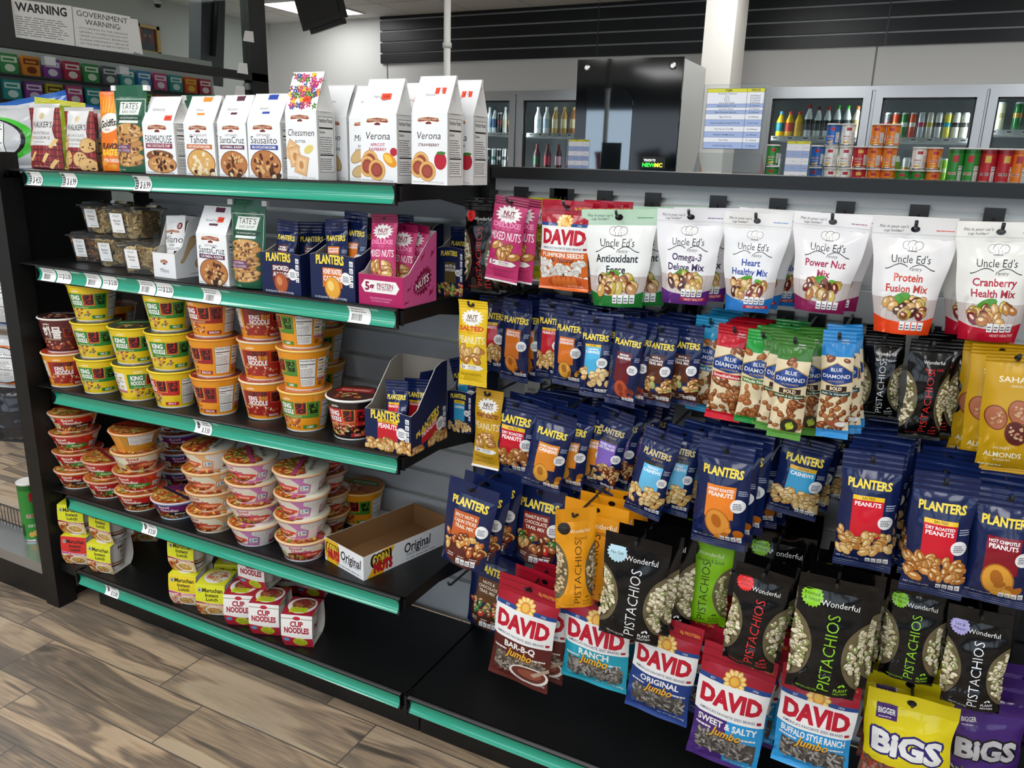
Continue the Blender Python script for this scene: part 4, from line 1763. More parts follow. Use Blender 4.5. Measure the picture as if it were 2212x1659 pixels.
def pistachio(accent, seed, burst=None, btext=(), bg='070708', txt=None, name='pistachio_bag', win=PIST, kind='pouch', shine='film', sub=None, wcol='efefec', subc=None, thick=.04, crimp=False):
    """bag with see-through sides and the word set upright"""
    def mk(W_, H_):
        hd = .13
        bh = H_*(1-hd-.03)
        H = bh/W_
        A = Art(H, seed)
        A.rect(0, 0, 1, H, bg)
        for cx, s in ((-.28, 1), (1.28, -1)):
            rx, ry = .57, H*.40
            cy = H*.43
            inside = lambda x, y: ((x-cx)/rx)**2+((y-cy)/ry)**2 < .78
            A.ell(cx, cy, rx, ry, '6a5f44', 40)
            A.blobs(0 if s > 0 else .72, H*.06, .28 if s > 0 else 1, H*.8, 95, .055, win, .62, '5a4f36', 'f4efdd', inside=inside)
        A.text('PISTACHIOS', .53, H*.43, .17, txt or accent, w=H*.74, b=-.008, rot=PI/2)
        A.text('Wonderful', .58, H*.9, .085, wcol, w=.5, b=.0)
        if sub:
            A.text(sub, .6, H*.82, .065, subc or accent, maxw=.5, b=0)
        if burst:
            A.burst(.2, H*.93, .16, burst, 18, .84)
            for i, s in enumerate(btext):
                A.text(s, .2, H*.93+.035-.07*i if len(btext) > 1 else H*.93, .045, '26301a', maxw=.24, b=.0)
        A.text('PLANT', .78, H*.085, .045, accent, b=.01)
        A.text('PROTEIN', .78, H*.045, .035, accent, b=.01)
        A.ell(.76, H*.13, .03, .015, accent, 8, .6)
        A.ell(.81, H*.135, .03, .015, accent, 8, 2.4)
        A.text('NET WT 6 OZ (170g)', .3, H*.04, .03, accent, b=0, maxw=.3)
        return bag(name, W_, H_, thick, A, hd, .03, kind=kind, hcol=bg, fcol=bg, base=bg, seed=seed, crimp=crimp, fin=shine, wb=.97, wrk=1.5)
    return mk


def pantry(title, tc, foot, seed, mix, tint='f2f1f0', topc='efefee', heart=False):
    """white stand-up pouch with chef hat, moustache and mixed nuts"""
    def mk(W_, H_):
        bh = H_*.83
        H = bh/W_
        A = Art(H, seed)
        A.rect(0, 0, 1, H, tint)
        A.rect(0, H*.05, 1, H*.38, 'cfc4c0')
        for i in range(9):
            A.rect(i/9, H*.05, i/9+.008, H*.38, 'b5a6a2')
        A.poly([(0, 0), (1, 0), (1, H*.19), (.8, H*.15), (.5, H*.13), (.2, H*.15), (0, H*.19)], foot)
        # chef hat
        for x, r in ((.43, .055), (.5, .065), (.57, .055)):
            A.ell(x, H*.93, r, r, '3a3a3a', 16)
            A.ell(x, H*.93, r*.9, r*.9, 'f3f2f0', 16)
        A.rect(.44, H*.87, .56, H*.93, 'f3f2f0')
        for x in (.46, .5, .54):
            A.rect(x-.002, H*.875, x+.002, H*.92, '3a3a3a')
        A.rect(.44, H*.868, .56, H*.876, '3a3a3a')
        A.text("Uncle Ed's", .5, H*.79, .1, '1c1c1e', w=.5, b=.0)
        for s in (1, -1):
            for i in range(14):
                a, b = i/14, (i+1)/14
                f = lambda t: (.5+s*(.03+.3*t), H*.71+.035*math.sin(t*PI*1.5))
                p, q = f(a), f(b)
                th = .006
                A.poly([(p[0], p[1]-th), (q[0], q[1]-th), (q[0], q[1]+th), (p[0], p[1]+th)][::1 if s > 0 else -1], '1c1c1e')
        A.text('Pantry', .58, H*.69, .045, '1c1c1e', sh=.3, b=0)
        y = H*.6
        for s in title:
            A.text(s, .5, y, .095, tc, maxw=.66, b=.025)
            y -= .14
        A.ell(.42, H*.37, .16, .08, '4f9a2f', 14, .4)
        A.ell(.72, H*.36, .12, .05, '6ab03a', 14, -.4)
        A.blobs(.2, H*.2, .82, H*.37, 22, .085, mix, .68, '6a4422', 'f0dcb8')
        if heart:
            A.rect(.45, H*.05, .95, H*.09, 'c01f33')
            A.text('HEART HEALTHY', .72, H*.07, .035, 'f6eaea', b=0, maxw=.4)
        chips(A, .46, .105*H if heart else .05*H, .42)
        HA = Art(H_*.16/W_)
        HA.rect(0, HA.H*.2, 1, HA.H*.24, 'd6d6d6')
        HA.text("Fits in your car's", .25, HA.H*.62, .035, '333333', sh=.2, b=0)
        HA.text('cup holder!', .25, HA.H*.4, .035, '333333', sh=.2, b=0)
        HA.lines(.74, HA.H*.45, .95, HA.H*.55, 1, foot)
        return bag('nut_mix_pouch', W_, H_, .046, A, .16, .01, kind='pouch', hcol=topc, fcol=foot, base='e6e4e2', seed=seed, wt=1.0, wb=.68, crimp=False, hart=HA, wrk=1.3, back='dddbd9')
    return mk


def diamond(top, foot, name, seed, bold=False, nuts=ALMOND, extra=None, namec='c01f2a', cream='ead9b4'):
    def mk(W_, H_):
        bh = H_*.82
        H = bh/W_
        A = Art(H, seed)
        A.rect(0, 0, 1, H, cream)
        A.rect(0, H*.86, 1, H, top)
        A.blobs(.0, H*.0, 1, H*.46, 34, .12, nuts, .62, '4a2612', 'c98a5a')
        A.blobs(.1, H*.8, .9, H*.86, 3, .13, nuts, .62, '4a2612', 'c98a5a')
        A.poly([(.0, H*.58), (.5, H*.54), (1, H*.58), (1, H*.70), (.72, H*.76), (.5, H*.80), (.28, H*.76), (0, H*.70)], 'c9a24a')
        A.poly([(.02, H*.585), (.5, H*.548), (.98, H*.585), (.98, H*.69), (.72, H*.75), (.5, H*.79), (.28, H*.75), (.02, H*.69)], '1f3f86')
        A.text('BLUE', .5, H*.72, .11, 'f4f4f2', maxw=.5, b=.01)
        A.text('DIAMOND', .5, H*.645, .12, 'f4f4f2', w=.84, b=.01)
        A.text('ALMONDS', .5, H*.59, .05, 'd9b65a', w=.5, b=0)
        if bold:
            A.rect(.2, H*.48, .85, H*.54, '3a2214')
            A.text('BOLD', .52, H*.51, .1, 'f0e2c4', maxw=.5, b=.03)
            A.rect(.04, H*.425, .96, H*.475, '22464a' if extra != 'nori' else '2f4a22')
            A.text(name, .5, H*.45, .065, 'f4efe2', w=.84, b=.01, sh=.1)
        else:
            A.rect(.04, H*.475, .96, H*.54, namec)
            A.text(name, .5, H*.507, .085, 'f8f2ea', w=.86, b=.02)
        if extra == 'nori':
            A.ell(.62, H*.1, .26, .24, '2a2a1c', 20)
            A.ell(.64, H*.1, .13, .11, 'b8cc3a', 16)
            A.blobs(.53, H*.06, .74, H*.14, 12, .04, ['b8cc3a', 'cfe04a', '9ab02a'], .7, '7a8f1f')
        if extra == 'jug':
            A.ell(.62, H*.1, .3, .14, 'a85a3a', 18)
            A.ell(.75, H*.1, .18, .09, 'f1efec', 18)
        A.rect(0, 0, 1, H*.025, foot)
        HA = Art(H_*.12/W_)
        HA.text('Smart', .68, HA.H*.3, .055, 'f4f4f2', sh=.3, b=0)
        HA.text('Snacking!', .68, HA.H*.1, .05, 'f4f4f2', sh=.3, b=0)
        return bag('almond_bag', W_, H_, .026, A, .12, .06, hcol=top, fcol=foot, base=cream, seed=seed, hart=HA, back=top)
    return mk


def harvest(bg, dark, l1, l2, seed, c1='f2b8cc', c2='ffffff', nuts=PEANUT, mid='SALTED', prot='5g'):
    def mk(W_, H_):
        bh = H_*.84
        H = bh/W_
        A = Art(H, seed)
        A.rect(0, 0, 1, H, bg)
        A.burst(.5, H*.88, .42, 'f4f2ee', 15, .72, .62)
        A.text('NUT', .52, H*.895, .12, dark, maxw=.4, b=.035)
        A.text('HARVEST', .5, H*.845, .07, dark, maxw=.5, b=.02)
        A.text(l1, .5, H*.74, .13, c1, w=.84, b=.05)
        A.text(mid, .5, H*.68, .055, c1, b=0, maxw=.3)
        A.rect(.1, H*.679, .3, H*.683, c1)
        A.rect(.7, H*.679, .9, H*.683, c1)
        A.text(l2, .5, H*.585, .22, c2, w=.92, b=.0)
        A.blobs(.15, H*.3, .85, H*.46, 13, .16, nuts, .6, '5a2a1c', 'f6dcb0')
        A.poly([(.08, H*.17), (.8, H*.17), (.92, H*.205), (.8, H*.24), (.08, H*.24)], 'f2f0ec')
        A.text(prot, .22, H*.205, .11, dark, b=.03)
        A.text('PROTEIN', .56, H*.218, .05, dark, b=.02, maxw=.4)
        A.text('PER SERVING', .55, H*.19, .035, dark, b=.0, maxw=.38)
        A.lines(.1, H*.09, .9, H*.13, 2, dark, .4)
        FA = Art(H_*.06/W_)
        FA.rect(0, 0, 1, FA.H*.35, 'f2f0ec' if bg != 'e8c21a' else bg)
        return bag('peanut_sleeve', W_, H_, .024, A, .10, .06, hcol=dark if bg == 'c0316c' else bg, fcol=bg, base=bg, seed=seed, fin='matte_film', back=bg, fart=FA)
    return mk


def bigs(bg, seed, tc='f2f2f0', out='2e2a6e'):
    def mk(W_, H_):
        bh = H_*.84
        H = bh/W_
        A = Art(H, seed)
        A.rect(0, 0, 1, H, bg)
        A.rect(.12, H*.84, .36, H*1.0, '4a2a6e')
        A.text('BIGGER', .24, H*.93, .06, 'f2f0ea', maxw=.2, b=.02)
        A.lines(.15, H*.86, .33, H*.89, 1, 'c9b8dc')
        A.text('BiGS', .5, H*.58, .27, out, w=.78, b=.02, fat=.04)
        A.text('BiGS', .5, H*.58, .27, tc, w=.78, b=.02, fat=.012)
        A.rect(0, 0, 1, H*.3, 'a83f2a' if bg == 'ecd91c' else '2a2418')
        A.blobs(0, 0, 1, H*.3, 80, .05, ['8a5a4a', '6d4a3c', 'a87868'] if bg == 'ecd91c' else SEEDS, .4, '3a2a20')
        A.text('TACO', .7, H*.2, .1, 'e6d23a', b=.03) if bg != 'ecd91c' else None
        return bag('big_seed_bag', W_, H_, .04, A, .14, .02, hcol=bg, fcol='4a2a6e' if bg == 'ecd91c' else bg, base=bg, seed=seed, crimp=False, fin='film', wrk=1.8, back=bg)
    return mk


def sahale(seed):
    def mk(W_, H_):
        bh = H_*.84
        H = bh/W_
        A = Art(H, seed)
        A.rect(0, 0, 1, H, 'c79a12')
        A.text('SAHALE', .55, H*.86, .1, 'f4ecd8', w=.62, b=.01)
        A.text('SNACKS', .55, H*.80, .04, 'f4ecd8', b=0)
        for x, y in ((.25, .5), (.62, .56), (.6, .36)):
            A.ell(x, H*y, .19, .24, '7a3a1c', 20, .3)
            A.ell(x, H*y, .17, .22, 'b06a4a' if y != .36 else '5a2420', 20, .3)
            A.blobs(x-.1, H*y-.12, x+.1, H*y+.12, 14, .03, ['d9b08a', 'c98a6a'], .7, '7a4a30')
        A.text('HONEY', .4, H*.21, .055, 'f4ecd8', b=0)
        A.text('ALMONDS', .42, H*.14, .1, 'f6f0e0', w=.62, b=.01)
        A.text('GLAZED MIX', .42, H*.09, .035, 'f4ecd8', b=0)
        A.lines(.05, H*.02, .45, H*.05, 1, 'f4ecd8')
        return bag('glazed_nut_pouch', W_, H_, .03, A, .1, .06, hcol='c0930f', fcol='c79a12', base='c79a12', seed=seed, fin='matte_film', back='b58a10')
    return mk


# ---------------- paper bags
def logo_farm(A, x, y, w):
    """arched red name board with a mill under it"""
    A.poly([(x-w/2, y-.02), (x-w*.44, y+.05), (x, y+.075), (x+w*.44, y+.05), (x+w/2, y-.02), (x+w*.42, y-.035), (x, y-.015), (x-w*.42, y-.035)], 'c9a35a')
    A.poly([(x-w*.47, y-.015), (x-w*.42, y+.042), (x, y+.065), (x+w*.42, y+.042), (x+w*.47, y-.015), (x+w*.4, y-.028), (x, y-.008), (x-w*.4, y-.028)], '8c1f1c')
    A.text('PEPPERIDGE FARM', x, y+.02, .045, 'f4e6c4', w=w*.8, b=.0)
    A.poly([(x-.07, y-.085), (x+.09, y-.085), (x+.09, y-.05), (x+.02, y-.02), (x-.07, y-.05)], '7a2a20')
    A.rect(x-.03, y-.085, x, y-.05, '3a1a14')


def cookie(A, x, y, r, c='c08a4e', spot='5a2f1a', n=8, edge='8a5a2c', sy=.8):
    A.ell(x, y, r*1.06, r*1.06*sy, edge, 20)
    A.ell(x, y, r, r*sy, c, 20)
    for i in range(n):
        a, q = A.r.uniform(0, 6.28), r*.75*A.r.random()**.5
        A.ell(x+q*math.cos(a), y+q*sy*math.sin(a), r*.14, r*.11, spot, 7, a)
    for i in range(n):
        a, q = A.r.uniform(0, 6.28), r*.8*A.r.random()**.5
        A.ell(x+q*math.cos(a), y+q*sy*math.sin(a), r*.12, r*.07, 'dcb47c', 6, a)


def farm_front(w, h1, name, style, sub=None, subc='5a2a52', small=None, seed=1, twoline=None, namec='1a1a1c'):
    H = h1/w
    A = Art(H, seed)
    A.rect(0, 0, 1, H, 'eef0f1')
    logo_farm(A, .48, H*.90, .62)
    if small:
        A.text(small, .5, H*.775, .05, '4a3a44', b=0, maxw=.6)
    A.text(name, .5, H*.69, .16, namec, maxw=.84, b=.0, sh=.12 if style in ('verona', 'chess', 'milano') else 0)
    y = H*.56
    if sub and style in ('soft', 'thin'):
        A.rect(.08, y-.055, .92, y+.05, subc)
        A.text(sub, .5, y, .055, 'f6f0ea', w=.72, b=.02)
    elif sub:
        for s in sub.split('|'):
            A.text(s, .5, y, .065, subc, maxw=.7, b=.02)
            y -= .1
    if style == 'soft':
        cookie(A, .52, H*.24, .44, 'b97a48' if subc != 'c8703a' else 'd9a860', '5a3020' if subc != 'c8703a' else 'f0e2c0', 16, '7a4a28', .72)
        A.blobs(.3, H*.03, .95, H*.1, 5, .07, ['4a2a1c', 'e8d8b0'], .7, '3a2014')
    elif style == 'thin':
        cookie(A, .5, H*.36, .4, '8a5636', '3a1e14', 6, '5a341e', .3)
        cookie(A, .55, H*.2, .43, 'c98f58', '4a2618', 12, '7a4c28', .42)
    elif style == 'verona':
        for x, yy in ((.28, .32), (.2, .24), (.46, .19)):
            for k, c in ((.235, 'b87a3a'), (.22, 'e6b874'), (.18, 'c98f4c'), (.15, '8c3f34'), (.115, 'a85044')):
                A.ell(x, H*yy, k, k, c, 22)
        if 'STRAW' in sub:
            A.ell(.82, H*.34, .16, .2, 'b81f34', 18)
            A.ell(.84, H*.45, .12, .04, '3f7a34', 10)
        else:
            A.ell(.82, H*.34, .2, .12, 'e89a2a', 18, -.7)
            A.ell(.78, H*.36, .13, .07, 'f4c85a', 14, -.7)
            A.ell(.92, H*.46, .09, .09, 'b8283a', 14)
    elif style == 'chess':
        for x, yy, r in ((.2, .42, -.5), (.3, .34, .2), (.5, .22, -.25)):
            q = [(-.19, -.22), (.19, -.22), (.19, .22), (-.19, .22)]
            for k, c in ((1.05, 'a86a34'), (1, 'e2b884'), (.8, 'd6a670'), (.74, 'e8c494')):
                A.poly([(x+k*(a*math.cos(r)-b*math.sin(r)), H*yy+k*(a*math.sin(r)+b*math.cos(r))) for a, b in q], c)
            A.ell(x, H*yy, .07, .1, 'c08a54', 12)
        A.ell(.75, H*.45, .15, .09, 'e2cf74', 14, .5)
    elif style == 'milano':
        for x, yy, a in ((.3, .4, .5), (.62, .3, -1.0), (.35, .16, .3)):
            A.ell(x, H*yy, .28, .15, '8a6236', 20, a)
            A.ell(x, H*yy, .26, .135, 'd2b27c', 20, a)
    A.text('NET WT 7.25 OZ (206g)', .7, H*.035, .03, '4a4a4a', b=0, maxw=.4)
    A.text('DISTINCTIVE COOKIES', .2, H*.035, .025, '4a4a4a', b=0, maxw=.34)
    return A


def farm_slope(H, name, tagc=None, flowers=False, seed=1):
    A = Art(H, seed)
    A.rect(0, 0, 1, H, 'eceeef')
    if flowers:
        A.rect(0, 0, 1, H, 'f3f1ea')
        for i in range(60):
            x, y = A.r.random(), A.r.uniform(H*.1, H)
            c = A.r.choice(['e0452a', 'e9b82a', 'c22f7a', 'f08a2a', '3f7a3a', '8a2f6e', '3a5aa0'])
            for k in range(5):
                a = k*1.257+i
                A.ell(x+.045*math.cos(a), y+.045*math.sin(a), .05, .025, c, 8, a)
            A.ell(x, y, .02, .02, 'f6d64a', 8)
    else:
        A.text(name, .4, H*.5, .06, '3a3a3a', b=0, sh=.15, maxw=.36)
        if tagc:
            A.rect(.42, H*.8, .72, H, tagc)
            A.rect(.36, H*.3, .62, H*.38, tagc)
    return A


def facts_side(d, h1, seed=1):
    H = h1/d
    A = Art(H, seed)
    A.rect(0, 0, 1, H, 'e9e9e6')
    A.facts(.1, H*.12, .92, H*.93)
    return A
# ------------------------------------------------------------------ prints of cups, bowls and boxes
FOOD = ['d9a04a', 'c2562f', 'e8c878', '8a4a26', '6d8a3a', 'e0d0a0']
SEA = ['b8452f', 'd2603a', '9a3424', 'e08a5a', 'f0d0b0']


def king(bg, pan, word, wc='ffffff', food=FOOD, foot='MILD', seed=1, lob=False, sq='b01f26', top='5a2a10', sea=False):
    A = Art(.292, seed)
    H = A.H
    A.rect(0, 0, 1, H, bg)
    for c in (.5, .0, 1.0):
        x0, x1 = c-.15, c+.15
        if x1 < 0 or x0 > 1:
            continue
        A.rect(x0, H*.10, x1, H*.80, pan)
        A.text('paldo', c-.07, H*.88, H*.06, 'fbf6e6', b=.02, maxw=.07)
        if sea:
            A.text('해물', c-.04, H*.60, H*.28, 'f6f2ee', maxw=.15, b=.03)
            A.rect(c+.05, H*.46, c+.12, H*.74, 'd8402a')
            A.rect(c+.054, H*.475, c+.116, H*.725, '8a1a1c')
            A.text('킹', c+.085, H*.6, H*.2, '1a0c0c', maxw=.06, b=.03)
        elif lob:
            A.text('LOBSTER', c-.03, H*.72, H*.11, '2a1410', w=.14, b=.035)
            A.text('KING', c-.065, H*.59, H*.11, 'ffffff', w=.07, b=.035)
            A.text('랍스타', c+.012, H*.59, H*.1, 'f2c43a', w=.06, b=.02)
            A.text('NOODLE', c-.03, H*.46, H*.12, 'ffffff', w=.14, b=.035)
            A.rect(c+.06, H*.46, c+.135, H*.78, 'e0602a')
            A.rect(c+.064, H*.475, c+.131, H*.765, '7a1a1a')
            A.text('킹', c+.097, H*.62, H*.2, '140808', maxw=.06, b=.03)
        else:
            A.text('KING', c-.085, H*.68, H*.13, wc, w=.085, b=.04)
            A.text('NOODLE', c-.08, H*.52, H*.12, wc, w=.1, b=.04)
            A.rect(c-.022, H*.44, c+.062, H*.79, 'f0b43a')
            A.rect(c-.018, H*.455, c+.058, H*.775, sq)
            A.text('킹', c+.02, H*.62, H*.22, '140808', maxw=.068, b=.035)
            A.text('컵', c+.103, H*.6, H*.2, '140c08', maxw=.062, b=.03)
        A.text(word, c-.05, H*.395, H*.05, 'f6e8b0', b=0, maxw=.15)
        A.rect(x0, H*.10, x1, H*.35, bg if not lob and not sea else pan)
        A.blobs(x0+.005, H*.11, x0+(.16 if not (lob or sea) else .27), H*.35, 34, .012, food, .55, '7a3a1c', None, 7)
        if not sea:
            A.rect(c+.03, H*.06, c+.14, H*.16, pan)
            A.text(foot, c+.085, H*.11, H*.06, 'ffffff', b=.01, maxw=.08)
        A.text('NET WT 3.88 OZ', c-.11, H*.055, H*.035, '4a2a1a', b=0, maxw=.07)
    A.facts(.665, H*.08, .775, H*.82)
    for x0, x1 in ((.79, .86), (.165, .33)):
        A.rect(x0, H*.28, x1, H*.82, 'f1efe9')
        w = x1-x0
        for q in (.62, .36):
            A.rect(x0+w*.05, H*(q+.12), x0+w*.6, H*(q+.15), '2a2a2a')
            for i in range(3):
                A.ell(x0+w*(.2+.28*i), H*(q+.045), w*.1, H*.035, 'c9a53a', 10)
            A.lines(x0+w*.06, H*(q-.08), x1-w*.06, H*(q-.005), 2, '6a6a6a')
        A.rect(x0, H*.22, x1, H*.29, 'c26a70')
        A.bars(x0+w*.1, H*.09, x0+w*.6, H*.2, 22)
    return A


def bowl_art(c1, c2, tagc, tagt, oval, seed, txt='c0222a', ring='f2eee6'):
    A = Art(.165, seed)
    H = A.H
    A.rect(0, 0, 1, H, c1)
    for c in (.5, 0, 1):
        # ribbed white flank
        x = c+.25
        A.poly([(x-.07, H*.93), (x+.09, H*.95), (x+.1, H*.7), (x+.045, H*.55), (x+.05, 0), (x-.025, 0), (x-.02, H*.5), (x-.075, H*.7)], 'eceae4')
        for i in range(9):
            A.rect(x-.05+i*.016, H*.6, x-.047+i*.016, H*.93, 'cfccc4')
        A.poly([(c-.16, H*.9), (c+.10, H*.92), (c+.15, H*.55), (c+.13, H*.1), (c-.13, H*.1), (c-.17, H*.5)], oval)
        A.ell(c-.01, H*.3, .125, H*.25, '7a2a1a', 20)
        A.blobs(c-.12, H*.12, c+.1, H*.36, 30, .013, ['e8c070', 'd9893a', 'b84a24', '6d9a3a'], .5, '6a2a14', None, 7)
        A.text('Bowl', c-.055, H*.78, H*.17, txt, maxw=.1, b=.035)
        A.text('Noodles', c-.02, H*.58, H*.16, txt, maxw=.16, b=.035)
        A.ell(c+.055, H*.38, .085, H*.13, tagc, 20)
        A.text(tagt, c+.055, H*.38, H*.12, 'f8f0d8', maxw=.13, b=.01, sh=.2)
        A.rect(c+.15, H*.18, c+.215, H*.52, '8a1f1c')
        A.rect(c+.153, H*.2, c+.212, H*.5, 'f2f2ef')
        A.text('3 in 1' if 0 else '2', c+.168, H*.38, H*.14, '202020', b=.02)
        A.rect(c+.185, H*.33, c+.207, H*.45, '5aa0d0')
        A.lines(c+.157, H*.22, c+.208, H*.3, 2, '303030')
        A.rect(c+.31, H*.2, c+.375, H*.55, 'e6e2b8')
        A.lines(c+.315, H*.22, c+.37, H*.52, 6, '7a7a3a')
        A.rect(c+.31, 0, c+.38, H*.16, '7a2a18')
    return A


def bowl_lid(c, food, seed, half='f2efe0', band='b82a3a', word=None):
    A = Art(1, seed)
    import_ = None
    A.r = random.Random(seed)
    A.ell(.5, .5, .5, .5, half, 32)
    A.poly([(.5+.5*math.cos(a), .5+.5*math.sin(a)) for a in [PI*.72+PI*1.05*i/20 for i in range(21)]], 'c8742e')
    A.blobs(.02, .02, .98, .98, 330, .06, food, .45, '7a3a14', None, 7, inside=lambda x, y: (x-.5)**2+(y-.5)**2 < .205 and x*.75+y < .98)
    A.poly([(.10, .80), (.80, .11), (.86, .17), (.16, .86)], band)
    if word:
        A.text(word, .66, .66, .09, '3a3a2a', b=.02, maxw=.5, rot=-.76)
    return A


NOOD = ['e8b450', 'd98a34', 'f2d07a', 'b8542a', 'c23a24', '6f9a3a']

KR, KB, KH = .0635, .047, .101
CUPS = {}


def king_cup(key):
    if key not in CUPS:
        sp = {'mild': ('f0cf1c', '2f8a3a', 'Chicken Flavor', 'ffffff', FOOD, 'MILD', 'f0d42a', '3c3f30'),
              'spicy': ('f0cf1c', 'c8232a', 'Chicken Flavor', 'ffffff', FOOD, 'SPICY', 'f0d42a', '3c3f30'),
              'sriracha': ('ee9a1c', 'a01f22', 'LOBSTER FLAVOR NOODLE SOUP', 'ffffff', SEA, 'SRIRACHA', 'f0a63a', '8a2a1c'),
              'lobster': ('ee9a1c', 'a3221f', 'LOBSTER FLAVOR NOODLE SOUP', 'ffffff', SEA, 'SRIRACHA', 'f2d9b0', 'b03a24'),
              'lime': ('ee9a1c', '4f8a2c', 'LOBSTER FLAVOR NOODLE SOUP', 'ffffff', SEA, 'LIME', 'f2c46a', 'c9722a'),
              'seafood': ('5a1820', '5a1820', 'SEAFOOD FLAVOR', 'ffffff', SEA, '', 'efe6e0', '2b1c1e'),
              'hwa': ('1c1416', 'c01f22', 'HWA RAMYUN', 'ffffff', FOOD+SEA, 'HOT', 'f2efe9', '4a2a24')}[key]
        bg, pan, word, wc, food, foot, rim, lid = sp
        A = king(bg, pan, word, wc, food, foot, seed=len(CUPS)+3, lob=key == 'lobster', sea=key == 'seafood')
        if key == 'hwa':
            for c in (.5, 0):
                A.blobs(c-.14, .03, c+.14, .12, 40, .014, ['e07a3a', 'c23a24', 'f0c080', '8a4a2a'], .5, '3a1a10', None, 7)
        LA = Art(1, 7)
        LA.ell(.5, .5, .5, .5, lid, 30)
        LA.poly([(.1, .55), (.9, .55), (.8, .82), (.2, .82)], pan if key != 'seafood' else '3a2426')
        LA.text('KING NOODLE', .5, .68, .1, 'e9e2c8', w=.56, b=.02)
        LA.blobs(.2, .15, .8, .5, 20, .06, food, .5, '5a2a14', None, 7)
        o = noodle_cup('noodle_cup', KR, KB, KH, A, rim, lid, LA, bg, None, True)
        CUPS[key] = o
        return o
    o = copy_tree(CUPS[key], None)
    return o


KW = {'mild': 'yellow and green chicken noodle cup', 'spicy': 'yellow noodle cup with red spicy panel', 'sriracha': 'orange noodle cup with dark red sriracha panel', 'lobster': 'orange lobster noodle cup with red lettered panel',
      'lime': 'orange noodle cup with green lime panel', 'seafood': 'dark maroon seafood noodle cup', 'hwa': 'black and red noodle cup in clear wrap'}


def stack(k, px, py, keys, mk, words, where, cat, hh, rb, off, group, back=None, pitch=None, jit=.003):
    """cups set on each other; keys from the bottom up; px, py the foot of the lowest"""
    p = seat(k, px, py, rb)
    p.y = max(p.y, rb+.006)
    p.y = min(p.y, D-.075)
    n = len(keys)
    lv = {1: [''], 2: ['lower ', 'top '], 3: ['bottom ', 'middle ', 'top '], 4: ['lowest ', 'second lowest ', 'third from bottom ', 'top ']}[n]
    r = random.Random(int(px))
    for i, key in enumerate(keys):
        if key is None:
            continue
        o = mk(key)
        of = off[i] if isinstance(off, (list, tuple)) else off
        q = (p.x+r.uniform(-jit, jit)*(i > 0), p.y+r.uniform(-jit, jit)*(i > 0), p.z+.0006+i*(pitch or hh+.0022))
        o.matrix_basis = T(q, 0, 0, face_cam(q, of if cat == 'noodle bowl' else -of))
        tag(o, ('%s, %sof %s' % (words[key], lv[i], where) if n > 1 else '%s %s' % (words[key], where)).replace(', of', ' of'), cat, group)


GK = 'tall noodle cups on the third shelf'
stack(2, 144, 839, ['lobster', 'seafood'], king_cup, KW, 'the corner stack', 'noodle cup', KH, KB, [.0, .35], GK)
stack(2, 218, 853, ['mild', 'mild', 'mild'], king_cup, KW, 'the yellow stack nearest end panel', 'noodle cup', KH, KB, [.25, .3, .35], GK)
stack(2, 301, 868, ['mild', 'mild'], king_cup, KW, 'the shorter yellow stack', 'noodle cup', KH, KB, [-.45, .15], GK)
stack(2, 377, 884, ['spicy', 'mild', 'mild'], king_cup, KW, 'yellow stack beside orange cups', 'noodle cup', KH, KB, [.75, .1, .25], GK)
stack(2, 474, 899, ['sriracha', 'sriracha', 'sriracha'], king_cup, KW, 'the sriracha stack', 'noodle cup', KH, KB, [1.0, 1.05, .5], GK)
stack(2, 578, 908, ['lobster', 'lobster', 'lobster'], king_cup, KW, 'the lobster stack', 'noodle cup', KH, KB, [.2, .15, -.1], GK)
stack(2, 663, 934, ['lime', 'lime', 'lime'], king_cup, KW, 'stack nearest peanut box', 'noodle cup', KH, KB, [.35, 1.25, 1.3], GK)
stack(2, 742, 850, ['lime', 'lime', 'lime'], king_cup, KW, 'shadowed stack at the back', 'noodle cup', KH, KB, [.5, .4, .6], GK)
stack(2, 262, 800, ['lobster', 'sriracha'], king_cup, KW, 'shadowed stack behind yellow cups', 'noodle cup', KH, KB, [.5, .4], GK)
stack(2, 766, 952, ['hwa'], king_cup, KW, 'alone beside the peanut box', 'noodle cup', KH, KB, .35, GK)

# -------- bowls on the fourth shelf
BR, BB, BH = .069, .049, .058
BOWLS = {}
BW = {'red': 'red orange bowl noodles with green tag', 'orange': 'orange bowl noodles with brown chicken tag', 'tan': 'tan bowl noodles with ribbed white side', 'pink': 'pink shrimp bowl noodles', 'blue': 'purple and blue shrimp bowl noodles', 'flip': 'orange bowl noodles with nutrition label turned out'}


